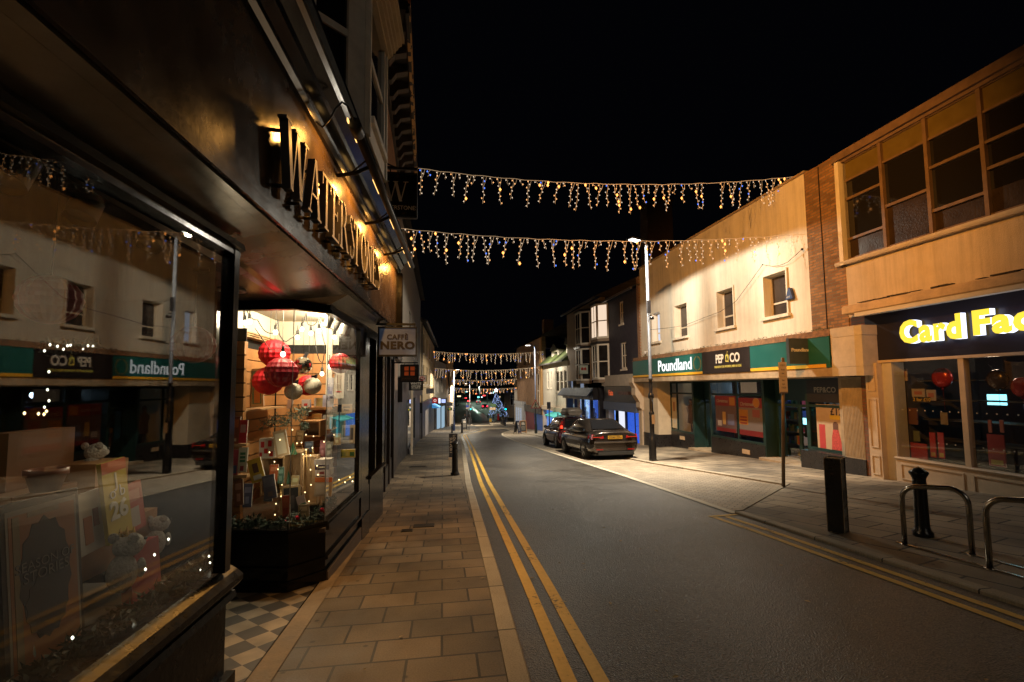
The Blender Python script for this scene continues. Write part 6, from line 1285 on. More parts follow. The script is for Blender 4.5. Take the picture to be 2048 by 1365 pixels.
b = MB(); b.fb(FR, 27.7, 28.0, -2.2, 1.5, -.3, .2); b.fb(FR, 34.9, 35.2, -2.4, 1.5, -.3, .2)
for a in (29.8, 31.6, 33.3): b.fb(FR, a - .06, a + .06, -1.6, .75, -.1, .1)
b.fb(FR, 28.0, 34.9, -2.4, -1.5, -.3, .12); b.build('shop_front', m_dkpaint, tb)
def blue_shop_mat():
    m, nt, bb = _nodes('blue lit curtain'); L = nt.links.new; tc = nt.nodes.new('ShaderNodeTexCoord'); mp = nt.nodes.new('ShaderNodeMapping'); mp.inputs['Scale'].default_value = (1, 2.2, .35); n = nt.nodes.new('ShaderNodeTexNoise'); n.inputs['Scale'].default_value = 1.6; n.inputs['Detail'].default_value = 5
    L(tc.outputs['Object'], mp.inputs[0]); L(mp.outputs[0], n.inputs['Vector']); r = nt.nodes.new('ShaderNodeValToRGB'); e = r.color_ramp.elements; e[0].position = .38; e[0].color = (.02, .07, .42, 1); e[1].position = .62; e[1].color = (.5, .75, 1, 1); x = e.new(.5); x.color = (.08, .22, .8, 1)
    L(n.outputs['Fac'], r.inputs[0]); L(r.outputs[0], bb.inputs['Emission Color']); bb.inputs['Emission Strength'].default_value = 1.5; bb.inputs['Base Color'].default_value = (.1, .12, .2, 1); return m
b = MB(); b.fb(FR, 28.0, 34.9, -1.6, .8, -.9, -.85); b.build('lit_curtain', blue_shop_mat(), tb)
b = MB(); b.fb(FR, 28.0, 34.9, -1.5, .75, -.05, -.04); b.build('shop_window', m_glass_clear, tb)
for i, a in enumerate((28.9, 30.6, 32.4)):
    c_ = FR.pt(a, -1.55, -.45); b = MB(); b.lathe(c_, [(.16, 0), (.03, .03), (.03, .5), (.22, .55), (.15, .95), (.21, 1.3), (.06, 1.45), (.05, 1.5)], 12); b.ball(c_ + Vector((0, 0, 1.6)), .1, 10, 8, sq=(.85, .85, 1.2)); tag(b.build('mannequin', M('pale mannequin %d' % i, ((.6, .5, .42), (.3, .35, .5), (.55, .5, .5))[i], .7, var=.2), origin=c_), 'pale mannequin in the blue lit window, %s' % ('nearest the takeaway', 'in the middle', 'farthest from the takeaway')[i], 'mannequin')
t, x0, x1, z0, z1 = blade(1159, 731, 1176, 748, 29.6, M('pale green sign', (.34, .38, .30), .5, var=.06), 'pale square hanging sign with two small red figures outside the bay house')
b = MB(); 
for u in (.33, .67): b.lathe((x0 + (x1 - x0) * u, 29.58, z0 + (z1 - z0) * .62), [(0, 0), (.075, 0), (.075, .02)], 12, axis='y'); b.box(x0 + (x1 - x0) * u - .08, x0 + (x1 - x0) * u + .08, 29.58, 29.598, z0 + (z1 - z0) * .42, z0 + (z1 - z0) * .6)
b.build('emblem', M('red emblem', (.45, .05, .03), .5, var=0), t)
# white low house with mossy roof and dormers
wh = thing('white_low_house', 'low white house with mossy roof and two dormers over small shops', 'building', FR.pt(39, gz(39)))
hs_ = [rw(1094, 745, 1098, 777), rw(1100.5, 744, 1104, 777), rw(1111, 744, 1118.5, 784), rw(1119.5, 743, 1126, 785), rw(1127, 741, 1134, 785)]
b = MB(); b.wall(FR, 35.3, 43.6, -.1, 3.62, -.3, .0, hs_); b.build('wall', m_render_w, wh)
for h in hs_: window(wh, FR, h[0] + .002, h[1] - .002, h[2] + .002, h[3] - .002, -.06, frame=m_winw, fw=.07)
roof(wh, FR, 35.2, 43.7, 3.64, 7, 3.2, .4, m_moss); gutter(wh, FR, 35.3, 43.6, 3.58, .45)
for (px0, py0, px1, py1) in ((1102, 703, 1116, 726), (1131, 690, 1138, 718)):
    a0, a1, z0, z1 = rw(px0, py0, px1, py1, -.3); d = MB(); d.wall(FR, a0, a1, z0 - .5, z1, -1.8, -.35, [(a0 + .25, a1 - .25, z0 + .1, z1 - .15)]); do = d.build('dormer', m_winw, wh); b = MB(); b.fb(FR, a0 + .24, a1 - .24, z0 + .09, z1 - .14, -.6, -.55); b.build('pane', m_pane, do)
    b = MB(); mid = (a0 + a1) / 2; b.prism([FR.pt(a0 - .15, z1 + .001, -.2), FR.pt(a1 + .15, z1 + .001, -.2), FR.pt(mid, z1 + .6, -.2)], FR.n * -1.8); b.build('dormer_roof', m_slate, do)
b = MB(); b.fb(FR, 35.3, 43.6, -.45, -.11, -.2, .2); b.fb(FR, 35.3, 36.1, -2.6, -.45, -.3, .1); b.fb(FR, 39.3, 39.7, -2.6, -.45, -.3, .1); b.fb(FR, 43.2, 43.6, -2.7, -.45, -.3, .1); b.fb(FR, 37.4, 37.6, -2.5, -.45, -.2, .05); b.build('shop_front', m_crm, wh)
b = MB(); b.fb(FR, 36.1, 39.3, -2.6, -.45, -.25, -.2); b.build('shop_window', M('cyan lit shop pane', (.02, .08, .09), .2, var=.7, vs=2.5, emit=(.10, .55, .6), es=.75), wh)
b = MB(); b.fb(FR, 39.7, 43.2, -2.7, -.45, -.25, -.2); b.build('shop_window', M('deep blue shop pane', (.02, .06, .25), .25, var=.6, vs=2.5, emit=(.06, .25, .8), es=.7), wh)
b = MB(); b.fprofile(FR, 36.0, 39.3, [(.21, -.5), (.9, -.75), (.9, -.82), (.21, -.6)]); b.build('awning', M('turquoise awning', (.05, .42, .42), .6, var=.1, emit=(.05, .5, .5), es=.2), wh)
# tall brown brick block
bb_ = thing('brick_block', 'tall dark brown brick building with orange lit corner beyond the white house', 'building', FR.pt(49, gz(49)))
hs_ = [rw(x, y0, x + 4, y1) for x, y0, y1 in ((1049, 708, 730), (1058, 706, 729), (1068, 704, 728), (1078, 702, 727))] + [(44.6, 46.6, -.6, 3.0)]
b = MB(); b.wall(FR, 43.7, 57.5, -1.0, 6.3, -.3, .06, hs_); b.build('wall', m_brickd, bb_)
for h in hs_: window(bb_, FR, h[0] + .002, h[1] - .002, h[2] + .002, h[3] - .002, -.06, frame=m_winw, fw=.09, mull=(.5,) if h[1] - h[0] > 1 else ())
roof(bb_, FR, 43.6, 57.6, 6.32, 8, 2.2, .4)
b = MB(); b.fb(FR, 55.0, 56.0, 6.2, 9.6, -4, -2.8); b.build('chimney', m_brickd, bb_)
b = MB(); b.fb(FR, 43.65, 44.5, -1, 6.25, .061, .14); b.build('corner_pier', M('ochre render', (.45, .25, .09), .8, var=.15), bb_)
b = MB(); b.fb(FR, 52.0, 57.4, -3.5, -.4, -.3, .35); b.fb(FR, 52.0, 57.5, -.4, -.05, -.3, .5); b.build('white_shop_front', M('pale blue white shop front', (.44, .45, .47), .6, var=.12), bb_)
b = MB(); b.fb(FR, 47.5, 52.0, -3.2, -.9, -.3, .1); b.build('maroon_shop_front', M('maroon shop front', (.18, .025, .035), .5, var=.3, vs=3), bb_)
b = MB(); b.fb(FR, 43.7, 47.4, -3.0, -1.0, -.3, .08); b.build('blue_shop_front', M('strong blue shop front', (.03, .10, .40), .5, var=.2), bb_)
b = MB(); b.fb(FR, 43.7, 52, -1.0, -.3, -.3, .25); b.build('fascia_band', m_dkpaint, bb_)
for a in (53.2, 54.6, 56): 
    b = MB(); b.fb(FR, a, a + .9, -3.1, -.8, .351, .36); b.build('shop_window', M('pale dim pane', (.2, .24, .3), .3, var=.3, emit=(.5, .6, .8), es=.35), bb_)
# beyond the side street: dim tall facades round the square
for i, (x0, x1, Y, h, lab, m_) in enumerate(((12.5, 20, 74, 3.5, 'dim grey hall with tall pale windows behind the lit tree', m_render_g), (20.5, 30, 96, 4.5, 'dim pale block at the far corner of the square', m_render_g), (-12, 1.5, 128, 1.5, 'low dark terrace across the far junction on the left', m_taupe), (17, 34, 132, 1.0, 'dark terrace behind the square on the right', m_taupe))):
    t = thing('far_building', lab, 'building', ((x0 + x1) / 2, Y, gz(Y))); fr = Frame((x0, Y), (1, 0), (0, -1)); n = 3 if i != 1 else 4; w_ = (x1 - x0) / n
    hl = [(w_ * k + w_ * .3, w_ * k + w_ * .7, gz(Y) + 3.2, h - .7) for k in range(n)]; b = MB(); b.wall(fr, 0, x1 - x0, gz(Y) - .5, h, -.4, 0, hl); b.fb(fr, 0, .3, gz(Y) - .5, h, -9, -.4); b.build('wall', m_, t)
    for q in hl: window(t, fr, q[0] + .002, q[1] - .002, q[2] + .002, q[3] - .002, -.1, frame=m_winw, fw=.12, pane=M('pale dim pane') if i < 2 else m_pane)
    roof(t, fr, 0, x1 - x0, h + .02, 9, 2.2, .3)
    if i == 0:
        b = MB(); b.fb(fr, .2, 5.0, -4.3, -1.9, 0.001, .08); b.build('lit_shop_front', glow('blue white shop glow', (.16, .32, 1), 1.15), t); b = MB(); b.fb(fr, 1.0, 3.6, -1.7, -1.1, 0.001, .1); b.build('purple_sign', glow('purple sign', (.22, .12, 1), 1.6), t)

# many small lights of the far town
rl2 = random.Random(21)
for i in range(26):
    Y = 150 + 150 * rl2.random(); px = 905 + 140 * rl2.random(); py = 797 - 14 * rl2.random() + (6 if Y < 190 else 0); p = at_y(px, py, Y); cl, nm = (((1, .75, .45), 'amber'), ((.8, .95, 1), 'white'), ((.2, .85, .8), 'teal'), ((1, .08, .08), 'red'))[i % 4]
    b = MB(); b.obox(p, (.28 + .3 * rl2.random(), 0, 0), (0, .1, 0), (0, 0, .22)); tag(b.build('distant_light', glow('distant %s light' % nm, cl, 1.4 + 1.6 * rl2.random(), False), origin=p), 'tiny %s light in the dark town beyond the junction' % nm, 'light', 'tiny %s lights of the far town' % nm)
# ================================================================== STREET FURNITURE
m_blackp = M('black painted iron', (.012, .012, .013), .3, metal=.1, var=.3, vs=12, bump=.1, coat=.3)
m_galv = M('galvanised steel', (.045, .048, .058), .55, metal=.2, var=.2, vs=8)
m_stain = M('brushed steel', (.50, .46, .40), .22, metal=1, var=.12, vs=20)
m_rubber = M('tyre rubber', (.02, .02, .02), .8, var=.1)
m_led = glow('street lamp lens', (1, .95, .86), 9, False)
def G(x, y, h=0): return Vector((x, y, gz(y) + h))
def lamp_post(name, label, base, h, head_dx, head_dir, col_lo=m_blackp, col_hi=m_galv, band=None, energy=0, pool=0):
    t = thing(name, label, 'street lamp', base); c = base
    b = MB(); b.lathe(c, [(.0, 0), (.12, 0), (.125, .03), (.12, .06), (.115, .62), (.10, .72), (.075, .78), (.075, 1.5), (.085, 1.52), (.085, 1.56), (.06, 1.62), (.055, h * .36)], 18); b.lathe(c, [(.075, 2.02), (.095, 2.06), (.095, 2.14), (.075, 2.2)], 18); b.build('base_column', col_lo, t)
    b = MB(); b.lathe(c, [(.052, h * .36), (.066, h * .36 + .02), (.066, h * .36 + .06), (.052, h * .36 + .08), (.045, h), (.0, h)], 14); b.build('upper_column', col_hi, t)
    d = Vector(head_dir).normalized(); s = Vector((-d.y, d.x, 0)); hc = c + Vector((0, 0, h - .05)) + d * head_dx
    b = MB(); b.tube([c + Vector((0, 0, h - .05)), hc - d * .2], .025, 8); b.build('arm', col_hi, t)
    b = MB(); b.add([hc - d * .25 + s * .10 + Vector((0, 0, .0)), hc - d * .25 - s * .10, hc + d * .30 - s * .15, hc + d * .30 + s * .15, hc - d * .22 + s * .06 + Vector((0, 0, .09)), hc - d * .22 - s * .06 + Vector((0, 0, .09)), hc + d * .22 - s * .09 + Vector((0, 0, .06)), hc + d * .22 + s * .09 + Vector((0, 0, .06))], [(0, 3, 2, 1), (4, 5, 6, 7), (0, 1, 5, 4), (1, 2, 6, 5), (2, 3, 7, 6), (3, 0, 4, 7)]); hd = b.build('lamp_head', col_hi, t)
    b = MB(); q = hc - Vector((0, 0, .012)); b.obox(q + d * .04, d * .18, s * .09, Vector((0, 0, .011))); b.build('lens', m_led, hd)
    if energy:
        ld = bpy.data.lights.new('lamp light', 'SPOT'); ld.energy = energy; ld.color = (1, .90, .72); ld.spot_size = rad(172); ld.spot_blend = .10; ld.shadow_soft_size = .10; street_optic(ld)
        lo = bpy.data.objects.new('lamp_light', ld); COL.objects.link(lo); lo.location = q + d * .04 - Vector((0, 0, .06)); lo.rotation_euler = (0, 0, 0); lo.parent = t; lo.location -= t.location
        if pool:   # the optic throws most of its light into a pool under the head
            l2_ = bpy.data.lights.new('lamp pool', 'SPOT'); l2_.energy = energy * pool; l2_.color = (1, .88, .69); l2_.spot_size = rad(112); l2_.spot_blend = .85; street_optic(l2_); l2_.shadow_soft_size = .10
            o2_ = bpy.data.objects.new('lamp_pool', l2_); COL.objects.link(o2_); o2_.parent = t; o2_.location = lo.location
    return t, hc
lb = at_g(1306, 922); LPX, LPY = lb.x, lb.y
_top = at_y(1296, 483, LPY); LH = _top.z - gz(LPY)
_hd = at_y(1272, 481, LPY - .2)
t, hc = lamp_post('street_lamp', 'tall black and grey street lamp, lit, in front of the white walled shop', G(LPX, LPY), LH, .52, (-.91, -.41, 0), energy=LAMP_E, pool=2.0)
b = MB(); b.box(LPX - .09, LPX + .03, LPY - .14, LPY - .06, at_y(1303, 628, LPY).z, at_y(1303, 603, LPY).z); b.build('junction_box', m_galv, t)
b = MB(); b.lathe((LPX + .06, LPY - .12, at_y(1304, 640, LPY).z), [(0, .1), (.07, .08), (.075, 0), (.0, -.02)], 12); b.tube([(LPX, LPY, at_y(1304, 632, LPY).z), (LPX + .06, LPY - .12, at_y(1304, 632, LPY).z)], .02); b.build('camera_dome', m_blackp, t)
b = MB(); b.box(LPX - .05, LPX + .05, LPY - .128, LPY - .118, gz(LPY) + 1.2, gz(LPY) + 1.5); b.build('notice_plate', M('tan notice', (.45, .32, .2), .6, var=.1), t)
# more lamps down the street
lp2 = at_g(1072, 867); t2, h2_ = lamp_post('street_lamp', 'second lit street lamp farther along the right side above the warning sign', G(lp2.x, lp2.y), at_y(1068, 690, lp2.y).z - gz(lp2.y), .55, (-1, 0, 0), col_hi=M('blue grey paint', (.05, .065, .11), .45, var=.1), energy=LAMP_E * 1.0, pool=.3)
lp3 = at_g(908, 862); t3, h3_ = lamp_post('street_lamp', 'blue lit street lamp on the far left pavement', G(lp3.x, lp3.y), at_y(907, 739, lp3.y).z - gz(lp3.y), .35, (1, 0, 0), col_lo=M('deep blue paint', (.03, .05, .14), .45, var=.1), col_hi=M('blue grey paint'), energy=LAMP_E * 1.1, pool=.4)
t4, _ = lamp_post('street_lamp', 'plain grey street lamp near the far junction on the left', G(4.3, 76), 6.6, .6, (-1, 0, 0), col_hi=m_galv, col_lo=m_galv, energy=LAMP_E * 3)
t5, _ = lamp_post('street_lamp', 'distant dark street lamp in front of the grey hall', G(14.2, 84), 8.2, .6, (-1, 0, 0), col_hi=m_galv, energy=LAMP_E * 3)
# pedestrian warning triangle on its own post
def tri_sign(c, s, th, mb, m):
    mb.prism([c + Vector((-s, 0, -s * .58)), c + Vector((s, 0, -s * .58)), c + Vector((0, 0, s * 1.15))], (0, th, 0), m)
Ys = lp2.y - .5; p_ = at_y(1071, 811, Ys); ts = thing('warning_sign', 'red bordered triangular sign showing a walking figure on a black post', 'road sign', G(p_.x, Ys)); s_ = .42
b = MB(); b.tube([G(p_.x, Ys), (p_.x, Ys, p_.z + .45)], .05, 10); b.build('post', m_blackp, ts)
b = MB(); tri_sign(Vector((p_.x, Ys - .075, p_.z)), s_, .02, b, 0); pl_ = b.build('plate', M('sign red', (.45, .03, .02), .4, var=0), ts); b = MB(); tri_sign(Vector((p_.x, Ys - .08, p_.z)), s_ * .78, .004, b, 0); b.build('white_field', M('sign white', (.62, .5, .38), .5, var=0), pl_)
b = MB(); q = Vector((p_.x, Ys - .086, p_.z)); b.lathe(q + Vector((.01, 0, .2)), [(0, 0), (.045, 0), (.045, .004)], 10, axis='y')
for u, v, w in (((0, .16), (-.02, -.02), .03), ((-.02, -.02), (-.11, -.2), .022), ((-.02, -.02), (.08, -.2), .022), ((0, .12), (-.1, .0), .016), ((0, .12), (.09, .03), .016)):
    a_, b_ = q + Vector((u[0], 0, u[1])), q + Vector((v[0], 0, v[1])); d_ = (b_ - a_).normalized(); n_ = Vector((-d_.z, 0, d_.x)) * w; b.prism([a_ - n_, a_ + n_, b_ + n_, b_ - n_], (0, .004, 0))
b.build('walking_figure', m_dark, pl_)
# blue guard rails
gr_ = thing('guard_rail', 'low blue tubular barrier on the far right kerb', 'barrier', G(6.9, 30)); m_bl = M('blue barrier paint', (.07, .09, .18), .45, var=.1)
for x, y in ((7.0, 31), (6.9, 28.2)):
    b = MB(); b.tube([G(x, y), G(x, y, 2.3 if y > 30 else 1.6)], .04, 8); b.build('post', m_bl, gr_)
b = MB(); b.box(6.85, 7.1, 30.96, 31.0, gz(31) + 1.9, gz(31) + 2.35); b.build('plate', m_galv, gr_)
# parking sign
sp = at_g(1567, 975); Yp = sp.y; A, B = at_y(1555, 725, Yp), at_y(1571, 787, Yp); A.x = at_y(1555, 756, Yp).x; B.x = at_y(1571, 756, Yp).x
ps = thing('parking_sign', 'thin brown parking sign post with a small pale text plate', 'road sign', G(sp.x, Yp)); b = MB(); b.tube([G(sp.x, Yp), (at_y(1565.5, 716, Yp).x, Yp, at_y(1563, 716, Yp).z)], .035, 10); b.build('post', M('brown weathered post', (.17, .12, .075), .5, metal=.3, var=.2), ps)
b = MB(); b.box(A.x, B.x, Yp - .05, Yp - .04, B.z, A.z); pl_ = b.build('plate', M('sign white', (.62, .5, .38)), ps); m_txt = M('faded sign text', (.16, .13, .13), .6, var=0)
hh = A.z - B.z
for u, tx, sz in ((.9, '1-5,8,11', .055), (.76, 'At any', .05), (.64, 'time', .05), (.42, '8 am', .05), (.3, '6 pm', .05), (.18, 'P 15.30', .05)): write('sign_lettering', tx, sz, m_txt, ((A.x + B.x) / 2, Yp - .052, B.z + hh * u), (1, 0, 0), (0, 0, 1), pl_, .001, sx=.62)
b = MB(); b.box(A.x + .01, B.x - .01, Yp - .0515, Yp - .0505, B.z + hh * .53, B.z + hh * .535); b.box(A.x, B.x, Yp - .052, Yp - .0502, B.z, B.z + hh * .05); b.build('plate_line', m_txt, pl_)
# bollards
def bollard(base, h, label, grp=None):
    t = thing('bollard', label, 'bollard', base, grp); k = h / 1.05; b = MB()
    b.lathe(base, [(.13 * k, 0), (.135 * k, .02 * k), (.135 * k, .06 * k), (.105 * k, .10 * k), (.095 * k, .16 * k), (.088 * k, .70 * k)], 20); b.build('shaft', m_blackp, t)
    b = MB(); b.lathe(base, [(.088 * k, .70 * k), (.10 * k, .715 * k), (.105 * k, .74 * k), (.09 * k, .76 * k), (.085 * k, .86 * k), (.10 * k, .90 * k), (.125 * k, .945 * k), (.125 * k, .965 * k), (.10 * k, .985 * k), (.06 * k, 1.02 * k), (.0, 1.05 * k)], 20); b.build('cap', m_blackp, t); return t
b0 = at_g(1846, 1072); hb_ = at_y(1836, 933, b0.y).z - gz(b0.y); bollard(G(b0.x, b0.y), hb_, 'fat black iron bollard behind the first steel cycle stand')
b0 = at_g(910, 951); hb_ = at_y(907, 881, b0.y).z - gz(b0.y); bollard(G(b0.x, b0.y), hb_, 'black iron bollard with a pale ring standing in front of the dark banner board')
b0 = at_g(904, 866); bollard(G(b0.x, b0.y), at_y(904, 848, b0.y).z - gz(b0.y), 'small black bollard at the foot of the blue street lamp')
b0 = at_g(924, 866); bollard(G(b0.x, b0.y), at_y(924, 845, b0.y).z - gz(b0.y), 'small black bollard at the left kerb corner before the blackboard')
for i, (px, py) in enumerate(((943, 849), (937, 850), (1002.5, 849), (1005.5, 850), (1008, 851), (1010.5, 852), (1014, 845))):
    b0 = at_g(px, py); bollard(G(b0.x, b0.y), 1.15, 'small black bollard at the far crossing, %s counted from the left' % ('second', 'first', 'third', 'fourth', 'fifth', 'sixth', 'seventh')[i], 'bollards at the far crossing')
# banner board behind the near left bollard
b0 = at_g(902, 919); Yb = b0.y; A, B = at_y(898, 868, Yb), at_y(915, 915, Yb); bn = thing('banner_board', 'tall black banner board with vertical pale capitals behind the left bollard', 'sign board', G((A.x + B.x) / 2, Yb))
b = MB(); b.box(A.x, B.x, Yb, Yb + .05, B.z, A.z); b.build('board', m_dkpaint, bn); b = MB(); b.box(A.x - .02, A.x + (B.x - A.x) * .6, Yb - .05, Yb + .1, gz(Yb), B.z); b.build('foot', M('tan foot block', (.42, .28, .17), .7, var=.1), bn)
w_ = B.x - A.x; hgt = A.z - B.z
write('lettering', 'SUPPORT', hgt * .16, M('tan banner letters', (.45, .34, .24), .6, var=0), (A.x + w_ * .22, Yb - .003, (A.z + B.z) / 2), (0, 0, -1), (1, 0, 0), bn, .002); write('lettering', 'LOCAL', hgt * .16, M('tan banner letters'), (A.x + w_ * .6, Yb - .003, A.z - hgt * .3), (0, 0, -1), (1, 0, 0), bn, .002)
# information totem near the right kerb
ta, tb_, tc_ = at_g(1656, 1063), at_g(1690, 1068), at_g(1702, 1065)
hT = at_y(1647, 914, ta.y).z - gz(ta.y); tt = thing('information_totem', 'slim black information totem with bright metal edges near the right kerb', 'totem', G(ta.x, ta.y)); u_ = (tb_ - ta); u_.z = 0; wv_ = u_.length; u_.normalize(); v_ = Vector((-u_.y, u_.x, 0))
cx_ = Vector((ta.x, ta.y, gz(ta.y) - .03)) + u_ * wv_ / 2 + v_ * .09
b = MB(); b.obox(cx_ + Vector((0, 0, hT / 2 + .015)), u_ * (wv_ / 2 - .004), v_ * .095, Vector((0, 0, hT / 2))); b.build('body', m_blackp, tt)
b = MB()
for su, sv in ((-1, -1), (1, -1), (1, 1), (-1, 1)): b.obox(cx_ + u_ * su * wv_ / 2 + v_ * sv * .095 + Vector((0, 0, hT / 2 + .02)), u_ * .004, v_ * .004, Vector((0, 0, hT / 2)))
for sv in (-1, 1): b.obox(cx_ + v_ * sv * .095 + Vector((0, 0, hT + .018)), u_ * wv_ / 2, v_ * .004, Vector((0, 0, .004)))
for su in (-1, 1): b.obox(cx_ + u_ * su * wv_ / 2 + Vector((0, 0, hT + .018)), u_ * .004, v_ * .095, Vector((0, 0, .004)))
b.build('edge_trim', m_stain, tt)
m_crest = M('dim printed crest', (.12, .10, .10), .5, var=.3, vs=30)
b = MB(); sd = cx_ + u_ * (wv_ / 2 + .003); b.add([], []); 
for dz_, hw, hh_ in ((hT * .50, .05, .06), (hT * .60, .012, .03)): 
    b.prism([sd + v_ * (hw * math.cos(math.pi * 2 * i / 12)) + Vector((0, 0, dz_ + hh_ * math.sin(math.pi * 2 * i / 12))) for i in range(12)], u_ * .002)
b.build('crest', m_crest, tt)
write('small_lettering', 'www.street', .03, m_crest, sd + Vector((0, 0, hT * .38)) + u_ * .002, v_, (0, 0, 1), tt, .001); write('small_lettering', 'TOWN', .04, m_crest, sd + Vector((0, 0, hT * .2)) + u_ * .002, v_, (0, 0, 1), tt, .001)
# cycle stands: hoops on two floor rails
def hoop(p0, p1, top_px, label):
    d = (p1 - p0); d.z = 0; L_ = d.length; d.normalize(); h = top_px; r = .16
    t = thing('cycle_stand', label, 'cycle stand', p0, 'steel hoop cycle stands'); b = MB(); P = [p0, p0 + Vector((0, 0, h - r))]
    for i in range(1, 8): a = math.pi / 2 * i / 8; P.append(p0 + d * r * (1 - math.cos(a)) + Vector((0, 0, h - r + r * math.sin(a))))
    P.append(p0 + d * r + Vector((0, 0, h))); e1 = p0 + d * (L_ - r) + Vector((0, 0, h + (p1.z - p0.z))); P.append(e1)
    for i in range(1, 8): a = math.pi / 2 * i / 8; P.append(p1 - d * r * (1 - math.sin(a)) + Vector((0, 0, h - r + r * math.cos(a))))
    P += [p1 + Vector((0, 0, h - r)), p1]; b.tube(P, .027, 12); b.build('hoop', m_stain, t)
    for p in (p0, p1):
        b = MB(); b.lathe(p, [(.05, .0), (.05, .008), (.03, .012)], 12); b.build('foot_ring', m_stain, t)
    return t
pa, pb = at_g(1810, 1090), at_g(1945, 1111); hA = at_y(1826, 967, pa.y + .05).z - gz(pa.y); hoop(G(pa.x, pa.y), G(pb.x, pb.y), hA, 'bent steel cycle stand in front of the fat bollard')
pc = at_g(1980, 1138); dd = (pb - pa); pd = pc + dd; hoop(G(pc.x, pc.y), G(pd.x, pd.y), at_y(1996, 990, pc.y + .05).z - gz(pc.y), 'bent steel cycle stand cut by the picture edge')
rl = thing('floor_rail', 'pair of flat steel rails joining the cycle stands along the paving', 'rail', G(pa.x, pa.y))
for q, r_ in ((pa, pc), (pb, pd)):
    d = (r_ - q); b = MB(); s0, s1 = q - d * .12, q + d * 2.2; n_ = Vector((-d.y, d.x, 0)).normalized() * .016
    z0, z1 = gz(s0.y), gz(s1.y); b.hexa([(s0.x - n_.x, s0.y - n_.y, z0), (s0.x + n_.x, s0.y + n_.y, z0), (s1.x + n_.x, s1.y + n_.y, z1), (s1.x - n_.x, s1.y - n_.y, z1), (s0.x - n_.x, s0.y - n_.y, z0 + .012), (s0.x + n_.x, s0.y + n_.y, z0 + .012), (s1.x + n_.x, s1.y + n_.y, z1 + .012), (s1.x - n_.x, s1.y - n_.y, z1 + .012)]); b.build('rail', m_stain, rl)
# A-boards
def aboard(base, w, h, label, pale=True, rz=0.):
    t = thing('pavement_board', label, 'pavement sign', base, None, rz); fr = Frame((0, 0), (1, 0), (0, -1)); lb_ = Vector(t.location)
    for sg in (-1, 1):
        b = MB(); d = .22
        def P(u, v, o): return Vector((u, sg * (d * (1 - v / h)) + o * sg, v))
        for q in ((-w / 2, -w / 2 + .05, 0, h), (w / 2 - .05, w / 2, 0, h), (-w / 2 + .05, w / 2 - .05, h - .05, h), (-w / 2 + .05, w / 2 - .05, .12, .17)): b.hexa([P(q[0], q[2], 0), P(q[1], q[2], 0), P(q[1], q[2], .03), P(q[0], q[2], .03), P(q[0], q[3], 0), P(q[1], q[3], 0), P(q[1], q[3], .03), P(q[0], q[3], .03)])
        for i in range(len(b.v)): b.v[i] = b.v[i] + lb_
        fo = b.build('frame', m_wood if pale else m_blackp, t); b = MB(); b.hexa([P(-w / 2 + .05, .17, .005), P(w / 2 - .05, .17, .005), P(w / 2 - .05, .17, .02), P(-w / 2 + .05, .17, .02), P(-w / 2 + .05, h - .05, .005), P(w / 2 - .05, h - .05, .005), P(w / 2 - .05, h - .05, .02), P(-w / 2 + .05, h - .05, .02)])
        for i in range(len(b.v)): b.v[i] = b.v[i] + lb_
        b.build('board', M('chalk board', (.03, .03, .03), .7, var=.3), fo)
        if sg < 0:
            b = MB(); b.hexa([P(-w * .25, h * .66, .022), P(w * .25, h * .66, .022), P(w * .25, h * .66, .026), P(-w * .25, h * .66, .026), P(-w * .2, h * .86, .022), P(w * .2, h * .86, .022), P(w * .2, h * .86, .026), P(-w * .2, h * .86, .026)])
            for k in range(4): z = h * (.54 - k * .09); b.hexa([P(-w * .3, z, .022), P(w * .3, z, .022), P(w * .3, z, .025), P(-w * .3, z, .025), P(-w * .3, z + .025, .022), P(w * .3, z + .025, .022), P(w * .3, z + .025, .025), P(-w * .3, z + .025, .025)])
            for i in range(len(b.v)): b.v[i] = b.v[i] + lb_
            b.build('chalk_marks', M('chalk', (.4, .34, .28), .8, var=.4, vs=20), fo)
    return t
b0 = at_g(929, 860); aboard(G(b0.x, b0.y), .62, 1.15, 'black blackboard sign on the left pavement corner', False)
b0 = at_g(1046, 867); aboard(G(b0.x, b0.y), .55, 1.05, 'wooden framed blackboard sign facing up the right side of the street'); b0 = at_g(1035, 868); aboard(G(b0.x, b0.y), .5, 1.05, 'dark blackboard sign seen nearly edge on beside the wooden framed one', False, rad(55))
# traffic lights
m_tlb = M('black signal box', (.015, .015, .015), .5, var=.1); m_gr = glow('green signal', (.0, .75, .85), 6, False); m_rd = glow('red signal', (1, .03, .03), 6, False)
def signal(base, h, on, label):
    t = thing('traffic_light', label, 'traffic light', base); b = MB(); b.tube([base, base + Vector((0, 0, h + .9))], .055, 10); b.build('pole', m_galv, t); b = MB(); c = base + Vector((0, -.15, h + .35)); b.box(c.x - .17, c.x + .17, c.y - .1, c.y + .1, c.z - .5, c.z + .5); hd = b.build('signal_head', m_tlb, t)
    for i, (nm, dz_) in enumerate((('red_lens', .32), ('amber_lens', 0), ('green_lens', -.32))):
        b = MB(); b.lathe(Vector((c.x, c.y - .105, c.z + dz_)), [(0, -.02), (.11, 0)], 14, axis='y'); b.build(nm, (m_gr if (nm[0] == 'g' and on == 'g') else m_rd if (nm[0] == 'r' and on == 'r') else M('unlit lens dark', (.03, .02, .02), .2, var=0)), hd)
        b = MB(); b.tube([(c.x, c.y - .10, c.z + dz_ + .125), (c.x, c.y - .24, c.z + dz_ + .12)], .02, 6); b.build('hood', m_tlb, hd)
    return t
